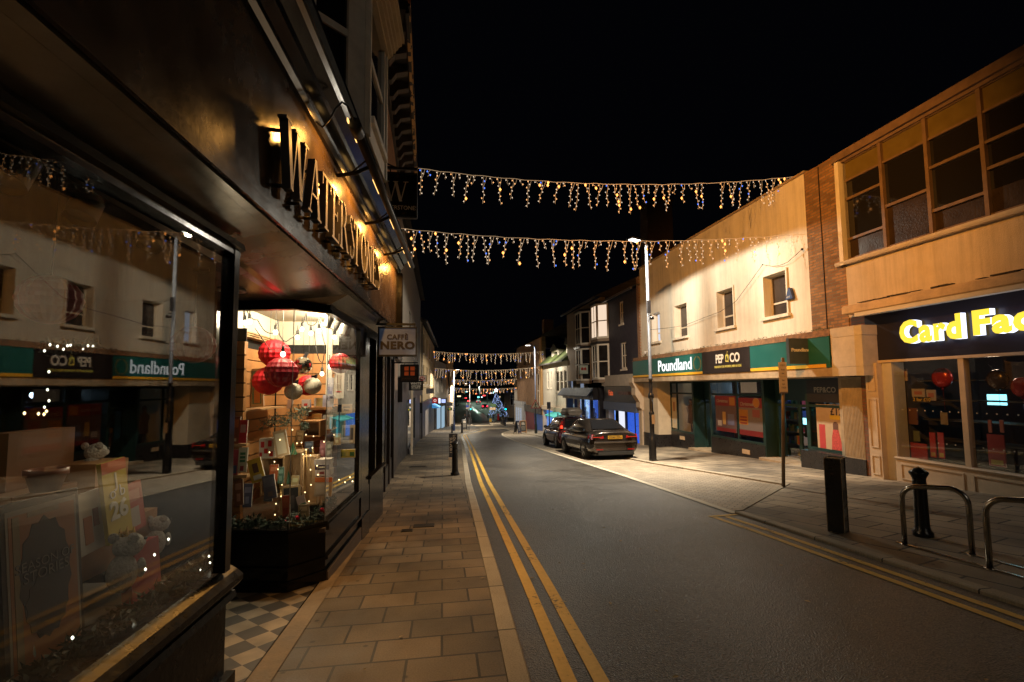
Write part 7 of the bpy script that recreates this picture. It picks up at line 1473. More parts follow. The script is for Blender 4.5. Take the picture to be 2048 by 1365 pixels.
for px, py, on, lab in ((941, 850, 'g', 'traffic light showing green on the left of the far crossing'), (1011, 851, 'g', 'traffic light showing green on the right of the far crossing')):
    b0 = at_g(px, py); h = at_y(px, 819, b0.y).z - gz(b0.y); signal(G(b0.x, b0.y), h, on, lab)
# small road signs and poles at the junction
def pole_sign(px, py, topy, label, plates=(), cat='road sign', name='road_sign', r=.04):
    b0 = at_g(px, py); Y = b0.y; t = thing(name, label, cat, G(b0.x, Y)); b = MB(); b.tube([G(b0.x, Y), (b0.x, Y, at_y(px, topy, Y).z)], r, 8); b.build('post', m_galv, t)
    for x0, y0, x1, y1, mm in plates: A, B = at_y(x0, y0, Y), at_y(x1, y1, Y); b = MB(); b.box(A.x, B.x, Y - .08, Y - .05, B.z, A.z); b.build('plate', mm, t)
    return t
m_wp = M('white plate', (.55, .48, .4), .5, var=.1); m_bp = M('blue plate', (.05, .08, .4), .5, var=.1)
pole_sign(934, 861, 806, 'grey post with a blue and a white plate at the left kerb corner', ((932, 811, 937, 815, m_bp), (932, 815.5, 937, 818, m_wp)))
pole_sign(938, 861, 848, 'short pale post beside the blackboard at the left kerb corner')
pole_sign(990, 846, 806, 'direction sign with green and tan panels before the lit tree', ((981, 808, 992, 814, M('green panel', (.03, .07, .02), .5, var=.3)), (979, 815.5, 991, 820, M('tan panel', (.4, .28, .16), .5, var=.2))), r=.05)
pole_sign(1027, 848, 790, 'dark plain post on the right of the far crossing', r=.06)
pole_sign(925, 826, 788, 'tall pale post with a T shaped head on the hill road', ((921, 789, 926, 790, m_wp),), r=.12)
for i, (px, y0, y1) in enumerate(((1004, 768, 812), (1007, 770, 815), (974, 765, 792), (989, 766, 780), (959, 772, 798))):
    Y = 150 + 12 * i; A, B = at_y(px, y0, Y), at_y(px, y1, Y); t = thing('lamp_column', 'slim pale lamp column far up the hill, %s from the left' % {959: 'first', 974: 'second', 989: 'third', 1004: 'fourth', 1007: 'fifth'}[px], 'street lamp', (A.x, Y, B.z - 3)); b = MB(); b.tube([(A.x, Y, B.z - 3), (A.x, Y, A.z)], .14, 6); b.build('column', m_galv, t); b = MB(); b.obox((A.x - .4, Y, A.z), (.6, 0, 0), (0, .15, 0), (0, 0, .1)); b.build('lamp_head', m_galv, t)
    if i in (1, 4):
        ld = bpy.data.lights.new('column light', 'SPOT'); ld.energy = 7000; ld.color = (.75, 1, .8); ld.spot_size = rad(165); ld.spot_blend = .2; lo = bpy.data.objects.new('column_light', ld); COL.objects.link(lo); lo.location = (A.x - .6, Y, A.z - .2); lo.parent = t; lo.location -= t.location
# pillar box
b0 = at_g(996.5, 842.5); c = G(b0.x, b0.y); pb_ = thing('pillar_box', 'red cast iron pillar box in front of the lit tree', 'post box', c); m_prd = M('pillar box red', (.45, .015, .02), .35, var=.05)
b = MB(); b.lathe(c, [(.30, 0), (.30, .25)], 18); b.build('base', m_blackp, pb_); b = MB(); b.lathe(c, [(.27, .25), (.27, 1.5), (.33, 1.52), (.34, 1.62), (.25, 1.72), (0, 1.78)], 18); b.build('body', m_prd, pb_); b = MB(); b.box(c.x - .13, c.x + .13, c.y - .285, c.y - .262, c.z + 1.3, c.z + 1.36); b.build('slot', m_dark, pb_)
# festive tree with blue-white lights and a star
b0 = at_g(991, 838); Yt = 122.; A = at_y(991, 781, Yt); c = Vector((A.x + .6, Yt, gz(Yt) + .3)); H = A.z - c.z; ct = thing('festive_tree', 'tall conifer wrapped in blue white lights with a glowing star', 'tree', c)
b = MB(); b.tube([c, c + Vector((-.4, 0, H * .9))], [.16, .03], 8); b.build('trunk', M('bark', (.06, .045, .03), .9, var=.3), ct)
b = MB(); lb_ = MB()
for i in range(2600):
    u = rnd.random() ** .8; r_ = (1 - u) * 2.5 * (.35 + .65 * rnd.random() ** .4); th = rnd.random() * 6.283; p = c + Vector((-.45 * u + r_ * math.cos(th), r_ * math.sin(th), .9 + u * (H - 1.4) - r_ * .18)); d = Vector((math.cos(th), math.sin(th), -.35)) * .28; s = Vector((-math.sin(th), math.cos(th), .3)) * .07; b.poly([p - s, p + d, p + s, p - d * .5])
b.build('crown', M('dark conifer', (.015, .04, .025), .8, var=.4), ct)
for k in range(3):
    for i in range(62):
        u = i / 62; r_ = (1 - u) * 2.6 + .06; th = u * 26 + k * 2.1 + .3 * math.sin(i); p = c + Vector((-.45 * u + r_ * math.cos(th), r_ * math.sin(th), .8 + u * (H - 1.5) + .15 * math.sin(i * 1.7))); lb_.octa(p, .09 + .04 * rnd.random())
lb_.build('lights', glow('ice blue light', (.40, .55, 1), .95, False), ct)
b = MB(); sc_ = c + Vector((-.45, -.1, H)); pts = [sc_ + Vector(((.62 if i % 2 == 0 else .26) * math.sin(i * math.pi / 5), 0, (.62 if i % 2 == 0 else .26) * math.cos(i * math.pi / 5))) for i in range(10)]; b.prism(pts, (0, .15, 0)); b.build('star', glow('star white', (1, .88, .82), 4.5, False), ct)
# people near the crossing: one continuous body each
def person(base, rz, label, coat, legs, skin=(.35, .2, .13), hair=(.02, .015, .01), stride=.16):
    t = thing('person', label, 'person', base, None, rz); X = Vector
    V = [X((0, 0, .95)), X((0, .02, 1.15)), X((0, .03, 1.38)), X((0, .03, 1.50)), X((0, .04, 1.60)), X((0, .05, 1.70)),
         X((-.10, 0, .90)), X((-.10, stride, .50)), X((-.10, stride * .7, .09)), X((-.10, stride * .7 + .14, .04)), X((.10, 0, .90)), X((.10, -stride * .4, .50)), X((.10, -stride * 1.2, .09)), X((.10, -stride * 1.2 + .13, .04)),
         X((-.20, .03, 1.40)), X((-.25, .0, 1.12)), X((-.22, .12, .90)), X((-.215, .15, .82)), X((.20, .03, 1.40)), X((.25, .0, 1.12)), X((.22, .12, .90)), X((.215, .15, .82))]
    E_ = [(0, 1), (1, 2), (2, 3), (3, 4), (4, 5), (0, 6), (6, 7), (7, 8), (8, 9), (0, 10), (10, 11), (11, 12), (12, 13), (2, 14), (14, 15), (15, 16), (16, 17), (2, 18), (18, 19), (19, 20), (20, 21)]
    Rr = [.15, .145, .16, .06, .085, .09, .095, .068, .045, .04, .095, .068, .045, .04, .07, .052, .038, .04, .07, .052, .038, .04]
    me = bpy.data.meshes.new('body'); me.from_pydata(V, E_, []); ob = bpy.data.objects.new('body', me); COL.objects.link(ob); bpy.context.view_layer.objects.active = ob
    md = ob.modifiers.new('skin', 'SKIN'); 
    for i, sv in enumerate(me.skin_vertices[0].data): sv.radius = (Rr[i], Rr[i]); sv.use_root = (i == 0)
    ob.modifiers.new('sub', 'SUBSURF').levels = 1
    dg = bpy.context.evaluated_depsgraph_get(); m2 = bpy.data.meshes.new_from_object(ob.evaluated_get(dg)); bpy.data.objects.remove(ob); o2 = bpy.data.objects.new('body', m2); COL.objects.link(o2); o2.parent = t
    for mm in (M('coat %s' % (coat,), coat, .8, var=.2), M('trousers %s' % (legs,), legs, .8, var=.2), M('skin tone', skin, .6, var=.05)): m2.materials.append(mm)
    for p in m2.polygons: z = sum(m2.vertices[i].co.z for i in p.vertices) / len(p.vertices); p.material_index = 2 if z > 1.53 or (z < .86 and abs(sum(m2.vertices[i].co.x for i in p.vertices) / len(p.vertices)) > .19) else 0 if z > .78 else 1; p.use_smooth = True
    b = MB(); lb_ = Vector(t.location); b.ball(lb_ + Vector((0, .03, 1.72)), .105, 12, 8, sq=(1, 1.05, .9)); b.build('hair', M('dark hair', hair, .7, var=.2), t)
    b = MB(); b.ball(lb_ + Vector((0, .145, 1.655)), .018, 6, 4); b.ball(lb_ + Vector((-.035, .128, 1.69)), .011, 6, 4); b.ball(lb_ + Vector((.035, .128, 1.69)), .011, 6, 4); b.build('face', M('face detail', (.25, .13, .09), .6, var=0), t)
    return t
b0 = at_g(987, 843); person(G(b0.x, b0.y), rad(170), 'person in a black coat walking towards the camera beside the pillar box', (.015, .015, .018), (.02, .02, .03))
b0 = at_g(976, 843); person(G(b0.x, b0.y), rad(200), 'person in a dark jacket standing left of the direction sign', (.03, .03, .04), (.02, .02, .025)); 
b0 = at_g(930, 856.5); person(G(b0.x, b0.y), rad(10), 'person in a bulky black coat just behind the left blackboard sign', (.012, .012, .012), (.015, .015, .015))
b0 = at_g(981, 844); c = G(b0.x, b0.y); b = MB(); b.box(c.x - .28, c.x + .28, c.y - .15, c.y + .15, c.z, c.z + .55); b.box(c.x - .22, c.x + .22, c.y - .12, c.y + .12, c.z + .55, c.z + .72); tag(b.build('grit_bin', M('yellow plastic', (.6, .33, .03), .5, var=.1), origin=c, bevel=.03), 'small yellow box on the ground in front of the direction sign', 'box')
# ================================================================== CARS (rear bumper at y = 0, nose at +y, before placing)
m_cglass = M('car glass', (.008, .008, .009), .06, var=0, spec=.8)
m_lens = M('tail lamp red', (.22, .008, .008), .12, var=.1, coat=.5)
m_plate = M('yellow number plate', (.42, .23, .015), .4, var=0)
m_trim = M('black car trim', (.02, .02, .02), .45, var=.1)
m_alloy = M('alloy wheel', (.35, .34, .33), .3, metal=.8, var=.1)
def loft(rings, mb, m=0, smooth=True, caps=True):
    n = len(rings[0]); vs = [p for r in rings for p in r]
    mb.add(vs, [(i * n + j, i * n + (j + 1) % n, (i + 1) * n + (j + 1) % n, (i + 1) * n + j) for i in range(len(rings) - 1) for j in range(n)], m, smooth)
    if caps: mb.add(rings[0], [list(range(n))], m); mb.add(rings[-1], [list(range(n))], m)
def car(name, label, base, rz, paint, L_, W, Hh, deck, roofs, wb, plate, hatch=False, lit=False, detail=True, wr=.315):
    """deck = [(y, top z, width factor, bottom z)], roofs = [(y, z, half width)] for the cabin."""
    t = thing(name, label, 'car', (0, 0, 0)); w = W / 2
    b = MB(); rings = []
    for y, zt, k, zb in deck:
        a = w * k; belt = min(.86, zt)
        half = [(0, zb), (a * .80, zb), (a * .93, zb + .10), (a * .985, .42 if zb < .36 else zb + .14), (a, .60), (a * .985, belt - .08), (a * .94, belt), (a * .86, min(zt, belt + .05) if zt > belt else zt), (a * .6, zt), (0, zt + .012)]
        rings.append([Vector((x, y, z)) for x, z in half] + [Vector((-x, y, z)) for x, z in half[-2:0:-1]])
    loft(rings, b); b.build('body', paint, t)
    # cabin
    b = MB(); rings = []
    for y, z, hw, zb in roofs:
        half = [(0, zb), (w * .90, zb), ((w * .90 * .45 + hw * .55), zb + (z - zb) * .55), (hw, zb + (z - zb) * .90), (hw * .90, z - .01), (0, z)]
        rings.append([Vector((x, y, zz)) for x, zz in half] + [Vector((-x, y, zz)) for x, zz in half[-2:0:-1]])
    loft(rings, b); cab = b.build('cabin', paint, t)
    def quad_panel(pts, nm, mat, off, par):
        n_ = (pts[1] - pts[0]).cross(pts[2] - pts[0]).normalized()
        bb = MB(); bb.prism([p + n_ * off for p in pts], n_ * .004); return bb.build(nm, mat, par)
    r0, r1, rm, rn, re = roofs[0], roofs[1], roofs[2], roofs[-2], roofs[-1]
    # rear screen, wind screen
    for (A, B, sgn, nm) in ((r0, r1, -1, 'rear_window'), (re, rn, 1, 'windscreen')):
        za, zb_ = A[1] + .02 if not hatch or nm != 'rear_window' else A[1] - .02, B[1] - .035; 
        def lerp(u): y = A[0] + (B[0] - A[0]) * u; return y
        hwA, hwB = min(w * .80, A[2] * 1.02), B[2] * .84; yA, yB = A[0], B[0] - (B[0] - A[0]) * .06
        pts = [Vector((-hwA, yA, za)), Vector((hwA, yA, za)), Vector((hwB, yB, zb_ + .012)), Vector((-hwB, yB, zb_ + .012))]
        mid = (pts[0] + pts[1] + pts[2] + pts[3]) / 4; n_ = (pts[1] - pts[0]).cross(pts[2] - pts[0]).normalized()
        if n_.y * sgn < 0: n_ = -n_
        bb = MB(); bb.prism([p + n_ * .012 for p in pts], n_ * .004); bb.build(nm, m_cglass, cab)
    # side glass in two or three lights
    for sg in (-1, 1):
        segs = [(r1[0] - .12, r1[0] + .42), (r1[0] + .47, (r1[0] + rn[0]) / 2 + .18), ((r1[0] + rn[0]) / 2 + .24, rn[0] + .15)]
        for y0, y1 in segs:
            zb_ = .93; zt = Hh - .115; xb = sg * (w * .90 + .004); xt = sg * (r1[2] + .012)
            bb = MB(); bb.hexa([Vector((xb - sg * .05, y0, zb_)), Vector((xb + sg * .004, y0, zb_)), Vector((xb + sg * .004, y1, zb_)), Vector((xb - sg * .05, y1, zb_)), Vector((xt - sg * .05, y0 + .08, zt)), Vector((xt + sg * .004, y0 + .08, zt)), Vector((xt + sg * .004, y1 - .06, zt)), Vector((xt - sg * .05, y1 - .06, zt))]); bb.build('side_window', m_cglass, cab)
        bb = MB(); y = rn[0] + .12; bb.ball((sg * (w + .07), y, 1.0), .1, 10, 8, sq=(1, .6, .75)); bb.tube([(sg * w * .9, y + .02, .96), (sg * (w + .05), y, .98)], .02, 6); bb.build('mirror', m_trim, t)
        for yw in (.86, .86 + wb):
            bb = MB(); x0 = sg * (w - .21); bb.lathe((x0, yw, wr), [(0, 0), (wr * .98, 0), (wr, sg * .03), (wr, sg * .17), (wr * .96, sg * .20), (wr * .68, sg * .205)], 28, axis='x'); wh_ = bb.build('wheel', m_rubber, t)
            bb = MB(); xr = x0 + sg * .20; bb.lathe((xr, yw, wr), [(wr * .69, .002 * sg), (wr * .64, -.01 * sg), (wr * .6, -.05 * sg), (0, -.05 * sg)], 24, axis='x')
            for k in range(5):
                a = k * 1.2566; d = Vector((0, math.cos(a), math.sin(a))); s_ = Vector((0, -math.sin(a), math.cos(a))); bb.obox(Vector((xr - sg * .012, yw, wr)) + d * wr * .33, d * wr * .33, s_ * wr * .085, Vector((.014, 0, 0)))
            bb.build('rim', m_alloy, wh_)
            bb = MB(); 
            for i in range(11):
                a0, a1 = math.pi * (i / 11), math.pi * ((i + 1) / 11); R0, R1 = wr + .005, wr + .055
                bb.hexa([Vector((x0 + sg * .12, yw + R0 * math.cos(a0), wr + R0 * math.sin(a0))), Vector((x0 + sg * .216, yw + R0 * math.cos(a0), wr + R0 * math.sin(a0))), Vector((x0 + sg * .216, yw + R0 * math.cos(a1), wr + R0 * math.sin(a1))), Vector((x0 + sg * .12, yw + R0 * math.cos(a1), wr + R0 * math.sin(a1))), Vector((x0 + sg * .12, yw + R1 * math.cos(a0), wr + R1 * math.sin(a0))), Vector((x0 + sg * .212, yw + R1 * math.cos(a0), wr + R1 * math.sin(a0))), Vector((x0 + sg * .212, yw + R1 * math.cos(a1), wr + R1 * math.sin(a1))), Vector((x0 + sg * .12, yw + R1 * math.cos(a1), wr + R1 * math.sin(a1)))])
            bb.build('wheel_arch', m_trim, t)
    for sg in (-1, 1):   # tail lamps wrap round the corner
        bb = MB()
        if hatch:
            bb.hexa([Vector((sg * w * .86, .10, .92)), Vector((sg * w * .985, .16, .92)), Vector((sg * w * .97, .32, .92)), Vector((sg * w * .84, .32, .92)), Vector((sg * w * .74, .16, 1.28)), Vector((sg * w * .83, .22, 1.28)), Vector((sg * w * .82, .36, 1.28)), Vector((sg * w * .72, .36, 1.28))])
        else:
            bb.hexa([Vector((sg * w * .44, -.022, .76)), Vector((sg * w * .92, .03, .73)), Vector((sg * w * .985, .26, .76)), Vector((sg * w * .44, .1, .76)), Vector((sg * w * .46, .0, .86)), Vector((sg * w * .90, .05, .90)), Vector((sg * w * .955, .27, .87)), Vector((sg * w * .46, .1, .86))])
        ln = bb.build('tail_lamp', m_lens, t)
        if lit:
            bb = MB(); bb.obox((sg * w * .85, .10, 1.02), (.05, .01, 0), (0, .012, 0), (0, 0, .06)); bb.build('lit_element', glow('lit tail lamp', (1, .05, .02), 3, False), ln)
        if not hatch:
            bb = MB(); bb.obox((sg * w * .69, .0, .80), (w * .20, .024 * 1, 0), (0, .022, 0), (0, 0, .012)); bb.build('lamp_band', M('tail lamp bright', (.38, .03, .02), .2, var=0), ln)
        bb = MB(); bb.box(sg * w * .62 - .12, sg * w * .62 + .12, -.012, .03, .36, .40); bb.build('reflector', m_lens, t)
    pz = .79 if not hatch else .62
    bb = MB(); bb.box(-.26, .26, -.034, -.004, pz - .055, pz + .055); pt_ = bb.build('number_plate', m_plate, t)
    write('plate_lettering', plate, .105, m_trim, (0, -.036, pz), (1, 0, 0), (0, 0, 1), pt_, .001, bold=.002, sx=.88)
    bb = MB(); bb.obox((0, -.008, .255), (w * .70, 0, 0), (0, .05, 0), (0, 0, .055)); bb.build('bumper_skirt', m_trim, t)
    bb = MB(); bb.fprofile(Frame((-w * .84, 0), (1, 0), (0, -1)), 0, w * 1.68, [(-.05, .585), (.035, .60), (.045, .63), (.03, .655), (-.05, .665)]); bb.build('bumper_ledge', paint, t)
    bb = MB(); bb.tube([(0, L_ * .48, Hh), (.01, L_ * .46, Hh + .05), (.012, L_ * .43, Hh + .07)], [.03, .022, .008], 6); bb.build('roof_antenna', m_trim, t)
    bb = MB(); bb.box(-w * .80, w * .80, .12, L_ - .5, .17, .24); bb.build('underbody', m_trim, t)
    t.location = base; t.rotation_euler = (-math.atan(SL), 0, rz); return t
m_p1 = M('dark bronze car paint', (.06, .048, .04), .2, metal=.75, var=.06, vs=3, coat=.8)
m_p2 = M('maroon car paint', (.11, .018, .022), .25, metal=.4, var=.06, vs=3, coat=.8)
c1 = at_g(1172, 915.5); X1 = c1.x + .80; Y1 = c1.y - .86
sed = [(0.0, .93, .80, .34), (.03, .965, .90, .27), (.16, 1.00, .975, .22), (.45, 1.02, 1.0, .20), (.9, 1.02, 1.0, .19), (1.6, .98, 1.0, .19), (2.9, .97, 1.0, .19), (3.5, .96, .995, .19), (3.9, .90, .98, .20), (4.3, .80, .93, .21), (4.52, .70, .82, .24), (4.62, .58, .68, .30)]
sroof = [(.62, 1.03, .60, .95), (1.32, 1.395, .55, .95), (1.9, 1.435, .58, .95), (2.6, 1.43, .58, .95), (2.95, 1.37, .55, .95), (3.62, .99, .60, .95)]
car('parked_car', 'dark bronze saloon parked nearest in the bay with yellow rear plate', (X1, Y1, gz(Y1) - .055), 0, m_p1, 4.62, 1.81, 1.43, sed, sroof, 2.81, 'OO60 ZDU')
c2 = at_g(1124, 898); X2 = c2.x + .78; Y2 = max(c2.y - .8, Y1 + 5.3)
hat = [(0.06, .90, .84, .34), (.09, .95, .92, .27), (.2, .98, .98, .22), (.5, 1.0, 1.0, .20), (1.0, .99, 1.0, .19), (2.0, .97, 1.0, .19), (3.0, .97, .99, .2), (3.5, .92, .97, .21), (3.9, .80, .9, .23), (4.1, .62, .72, .3)]
hroof = [(.10, .99, .62, .94), (.52, 1.42, .56, .94), (1.0, 1.47, .58, .94), (2.1, 1.47, .58, .94), (2.5, 1.41, .55, .94), (3.25, .99, .6, .94)]
car('parked_car', 'maroon hatchback with a roof box parked in front of the bronze saloon', (X2, Y2, gz(Y2) - .055), 0, m_p2, 4.1, 1.75, 1.47, hat, hroof, 2.5, 'WF13 KLO', True, True)
rb = thing('roof_box', 'grey roof box strapped on the maroon hatchback', 'roof box', (0, 0, 0)); b = MB(); rings = []
for y, k, h in ((0, .80, .22), (.06, .95, .30), (.3, 1, .36), (1.2, 1, .36), (1.5, .85, .24), (1.62, .5, .12)):
    a = .38 * k; half = [(0, 0), (a * .9, 0), (a, .1), (a * .97, h * .55), (a * .82, h * .95), (0, h)]; rings.append([Vector((x, y, z)) for x, z in half] + [Vector((-x, y, z)) for x, z in half[-2:0:-1]])
loft(rings, b); b.build('shell', M('grey roof box plastic', (.10, .085, .07), .4, var=.1, coat=.2), rb)
b = MB(); b.box(-.385, .385, -.004, 1.3, .13, .15); b.build('seam', m_trim, rb)
for y in (.35, 1.15): b = MB(); b.box(-.55, .55, y, y + .06, -.06, -.02); b.box(-.05, .05, y, y + .06, -.02, .0); b.build('roof_bar', m_alloy, rb)
rb.location = (X2, Y2 + .45, gz(Y2) - .055 + 1.53); rb.rotation_euler = (-math.atan(SL), 0, 0)
# far cars on the hill, small
for i, (px, py, Y, mat, lab) in enumerate(((957, 804, 190, M('pale car paint', (.4, .4, .42), .3, var=0), 'small pale car with red lights high on the far hill road'), (970, 813, 150, M('dark car paint', (.03, .03, .035), .3, var=0), 'dark car with bright red brake lights on the far hill road'))):
    p = at_y(px, py, Y); z0 = p.z - .8; t = thing('distant_car', lab, 'car', (p.x, Y, z0)); b = MB(); rings = []
    for y, zt, k in ((0, .9, .9), (.5, 1.0, 1), (3.2, .95, 1), (4.2, .7, .85)):
        half = [(0, .2), (.85 * k, .25), (.9 * k, .6), (.82 * k, zt), (0, zt)]; rings.append([Vector((p.x + x, Y + y, z0 + z)) for x, z in half] + [Vector((p.x - x, Y + y, z0 + z)) for x, z in half[-2:0:-1]])
    loft(rings, b); rings = []
    for y, zt, hw in ((.2, 1.0, .7), (.9, 1.42, .6), (2.2, 1.42, .6), (3, 1.0, .7)): rings.append([Vector((p.x + x, Y + y, z0 + z)) for x, z in ((-.8, .85), (.8, .85), (hw, zt), (-hw, zt))])
    loft(rings, b, smooth=False); b.build('body', mat, t)
    for sg in (-1, 1): b = MB(); b.obox((p.x + sg * .68, Y - .04, z0 + .8), (.16 + .1 * i, 0, 0), (0, .03, 0), (0, 0, .1 + .08 * i)); b.build('tail_lamp', glow('brake red', (1, .03, .06), 9 if i else 3, False), t)
    for sg in (-1, 1):
        for yw in (.7, 3.3): b = MB(); b.lathe((p.x + sg * .7, Y + yw, z0 + .3), [(0, -.1), (.3, -.1), (.3, .1), (0, .1)], 10, axis='x'); b.build('wheel', m_rubber, t)
# ================================================================== FESTIVE STRINGS
m_sw = M('pale string wire', (.55, .45, .32), .6, var=0, emit=(1, .66, .36), es=.32)  # bulb light on the wire is put in as a faint glow
m_bw = glow('warm icicle bulb', (1, .48, .18), 1.6, False); m_bh = glow('hot icicle bulb', (1, .36, .08), 3.6, False); m_bb = glow('blue icicle bulb', (.10, .24, 1), 1.8, False); m_bd = glow('pale icicle bulb', (1, .76, .54), 1.15, False)
def icicles(label, p0, p1, sag, n, seed, ls=1., bs=1., far=False, ends=(0, 1), gap=None):
    R_ = random.Random(seed); p0, p1 = Vector(p0), Vector(p1); t = thing('icicle_lights', label, 'string lights', (p0 + p1) / 2, 'icicle light strings across the street')
    def cp(u): q = p0.lerp(p1, u); q.z -= sag * 4 * u * (1 - u); return q
    b = MB(); b.tube([cp(i / 40) + Vector((0, 0, .012 * math.sin(i * 2.3))) for i in range(41)], .007 * bs, 5, cap=False); b.build('cable', m_sw, t)
    w = .0045 * bs
    for k in range(n):
        u = ends[0] + (ends[1] - ends[0]) * (k + .5 + .16 * (R_.random() - .5)) / n
        if gap and gap[0] < u < gap[1]: continue
        q = cp(u); long_ = k % 4 in (0, 2); L_ = (.62 + .34 * R_.random()) * ls if (long_ or R_.random() < .45) else (.12 + .22 * R_.random()) * ls
        b = MB(); m = 7; sx = .035 * (R_.random() - .5); P = [q + Vector((.026 * math.sin(i * 1.4 + k) * R_.random() + sx * i, .02 * (R_.random() - .5), -L_ * i / m)) for i in range(m + 1)]
        b.tube(P, w, 4, 0, cap=False, smooth=False)
        if long_ and L_ > .5:
            q2 = cp(u + .42 * (ends[1] - ends[0]) / n); b.tube([q2, q2.lerp(P[2], .55) + Vector((.02, 0, -.03)), P[3]], w, 4, 0, cap=False, smooth=False)
        nb_ = max(2, int(L_ / (.085 * (1 if not far else 1.25))))
        for i in range(nb_):
            v = (i + .6) / nb_ * m; i0 = min(int(v), m - 1); c = P[i0].lerp(P[i0 + 1], v - i0) + Vector(((.028 if i % 2 else -.028) * (.5 + R_.random()), .02 * (R_.random() - .5), .01)); x = R_.random()
            kk, rr_ = (2, .034) if x < .06 else (3, .020) if x < .11 else (4, .0155) if x < .68 else (1, .0175)
            if far: rr_ *= 1.1
            b.octa(c, rr_ * bs, kk, 1.5)
        b.build('icicle_strand', [m_sw, m_bw, m_bh, m_bb, m_bd], t)
    return t
Ya = 12.35
icicles('nearest and highest icicle light string, running from the hanging sign to the brick pier', at_y(836, 337, Ya), at_y(1612, 351, Ya), .36, 56, 3, .88, gap=(.715, .75))
icicles('second icicle light string just below the highest one, crossing before the lamp', at_y(788, 456, Ya + .2), at_y(1630, 466, Ya - .5), .30, 58, 5, .9)
b = MB()
Yf = 43
icicles('upper far icicle light string between the cream terrace and the brick block', at_y(866, 703, Yf), at_y(1088, 703, Yf), .25, 44, 7, 1.0, 1.3, True)
icicles('lower far icicle light string under the upper far one', at_y(869, 737, Yf + 2), at_y(1086, 733, Yf + 2), .3, 44, 9, 1.05, 1.3, True)
icicles('third far icicle light string near the square, higher of the last two', at_y(903, 759, 64), at_y(1041, 757, 64), .22, 40, 12, .85, 1.6, True)
icicles('last and lowest icicle light string in front of the square', at_y(903, 776, 70), at_y(1041, 775, 70), .2, 40, 14, .85, 1.6, True)
# service cable drooping across the white wall
sv = thing('service_cable', 'thin black cable drooping across the white shop wall above the windows', 'cable', FR.pt(14, 5, .1)); pts = [(1309, 660), (1340, 656), (1370, 651), (1405, 637), (1440, 624), (1472, 603), (1500, 565), (1525, 530), (1545, 533), (1560, 531), (1575, 525), (1590, 512), (1604, 499)]
P = [FR.pt(*FR.at(x, y, .10), .10) for x, y in pts[1:]]; P = [Vector((LPX + .05, LPY, at_y(1309, 660, LPY).z))] + P; b = MB(); b.tube(P, .008, 5); b.build('wire', m_cable, sv); b = MB(); b.ball(P[-1], .035, 8, 6); b.ball(P[7], .02, 8, 6); b.build('clip', m_cable, sv)
# ================================================================== trees and dark hill beyond the junction
def tree(x, y, h, r, label, n=1500):
    z = gz(min(y, 400)) - .3; t = thing('broadleaf_tree', label, 'tree', (x, y, z), 'bare dark trees beyond the junction'); b = MB(); b.tube([(x, y, z), (x + .2, y, z + h * .35), (x, y, z + h * .6)], [.35, .25, .12], 8)
    R_ = random.Random(int(x * 7 + y))
    for i in range(9): a = R_.random() * 6.28; q = Vector((x, y, z + h * (.3 + .25 * R_.random()))); b.tube([q, q + Vector((math.cos(a) * r * .4, math.sin(a) * r * .4, h * .16)), q + Vector((math.cos(a) * r * .75, math.sin(a) * r * .75, h * .3))], [.12, .07, .03], 5)
    b.build('trunk', M('bark'), t); b = MB()
    cl = [(Vector((R_.gauss(0, .45), R_.gauss(0, .45), R_.gauss(0, .4))) * r + Vector((x, y, z + h * .68)), r * (.3 + .3 * R_.random())) for _ in range(11)]
    for i in range(n):
        c, rr_ = cl[R_.randrange(11)]; d = Vector((R_.gauss(0, 1), R_.gauss(0, 1), R_.gauss(0, 1))).normalized(); p = c + d * rr_ * R_.random() ** .4; e = Vector((R_.gauss(0, 1), R_.gauss(0, 1), R_.gauss(0, 1))).normalized() * .3; f = e.cross(d).normalized() * .14; b.poly([p - f, p + e, p + f, p - e])
    b.build('crown', M('night foliage', (.04, .045, .03), .9, var=.5, vs=1), t)
for x, y, h, r, lab in ((-1.5, 150, 9, 4, 'dark tree on the left of the hill road'), (3, 165, 8, 3.5, 'dark tree by the hill road, left of the pale car'), (23, 150, 10, 4.5, 'dark tree behind the lit conifer'), (19, 240, 8, 4, 'dark tree high on the far hill'), (36, 170, 11, 5, 'dark tree on the right beyond the square')): tree(x, y, h, r, lab)
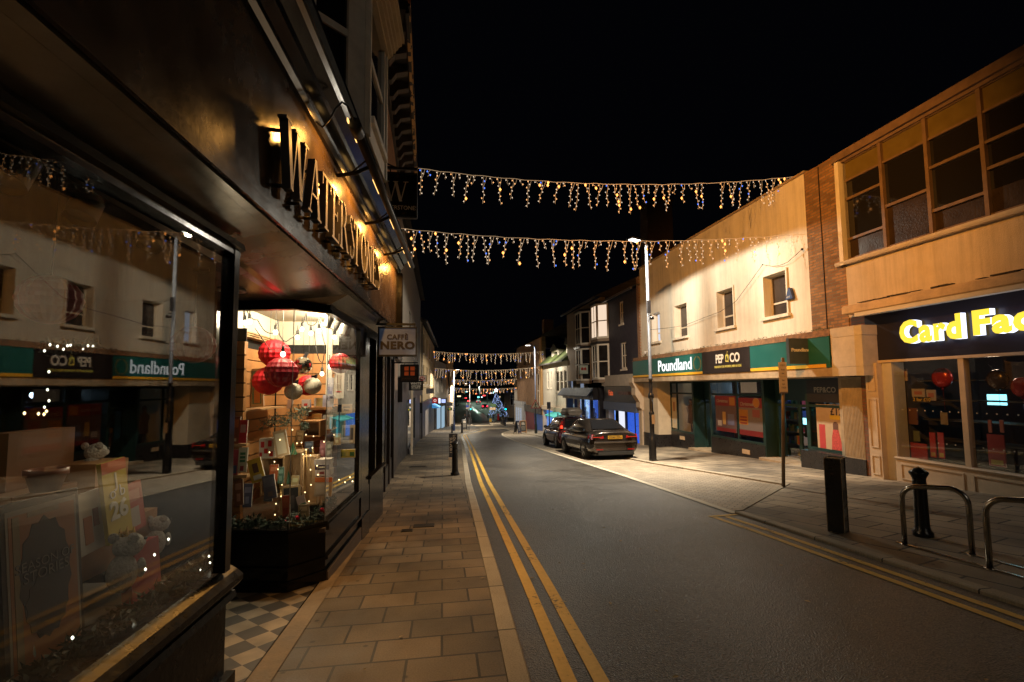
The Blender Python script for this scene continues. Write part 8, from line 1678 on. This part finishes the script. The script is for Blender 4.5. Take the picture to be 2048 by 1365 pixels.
# lit flood light assumed over the bookshop front for the warm light on the shops opposite
fl_ = thing('assumed_floodlight', 'assumed warm floodlight out of view on the bookshop upper wall', 'floodlight', UP.pt(*FLOOD[:2], .5)); b = MB(); c = UP.pt(FLOOD[0], FLOOD[1], .55); b.obox(c, UP.u * .14, UP.n * .08, Vector((0, 0, .1))); b.tube([c, UP.pt(FLOOD[0], FLOOD[1], 0)], .02, 6); b.build('housing', m_blackp, fl_)
ld = bpy.data.lights.new('unseen flood', 'SPOT'); ld.energy = FLOOD_E; ld.color = (1, .40, .07); ld.spot_size = rad(66); ld.spot_blend = .9; ld.shadow_soft_size = .15
lo = bpy.data.objects.new('assumed_flood_light', ld); COL.objects.link(lo); p = UP.pt(FLOOD[0], FLOOD[1] - .05, .66); lo.location = p; lo.rotation_euler = (Vector((9.9, 13.4, 4.6)) - p).to_track_quat('-Z', 'Y').to_euler(); lo.parent = fl_; lo.location -= fl_.location



# assumed street lamp, added behind the camera as the next in the row
lamp_post('street_lamp', 'assumed street lamp behind the viewpoint on the right pavement', G(6.8, -14), 7.6, .6, (-1, 0, 0), energy=LAMP_B)
# ================================================================== night sky, camera, view
w = bpy.data.worlds.new('World'); sc.world = w; w.use_nodes = True; nt = w.node_tree; bg = nt.nodes['Background']; bg.inputs[0].default_value = (.55, .6, 1, 1); bg.inputs[1].default_value = .0012
cam = bpy.data.cameras.new('camera'); co = bpy.data.objects.new('camera', cam); COL.objects.link(co); sc.camera = co
cam.sensor_width = 36; cam.lens = 36 * F / 2048; cam.shift_y = (PY - 682.5) / 2048; cam.clip_end = 2000; cam.clip_start = .05
from mathutils import Matrix
R_ = Matrix((_x, _d, _u)).to_4x4()    # rows: world X, Y, Z expressed in camera axes -> camera to world
co.matrix_world = Matrix.Translation(CAM) @ R_
sc.view_settings.view_transform = 'Standard'; sc.view_settings.look = 'None'; sc.view_settings.exposure = EXPO; sc.view_settings.gamma = 1
sc.render.engine = 'CYCLES'; cy = sc.cycles; cy.use_denoising = DENOISE
try: cy.denoiser = 'OPENIMAGEDENOISE'
except Exception: pass
cy.max_bounces = 8; cy.diffuse_bounces = 3; cy.glossy_bounces = 4; cy.transparent_max_bounces = 12; cy.sample_clamp_indirect = 1.5; cy.caustics_reflective = False; cy.caustics_refractive = False; cy.use_light_tree = True
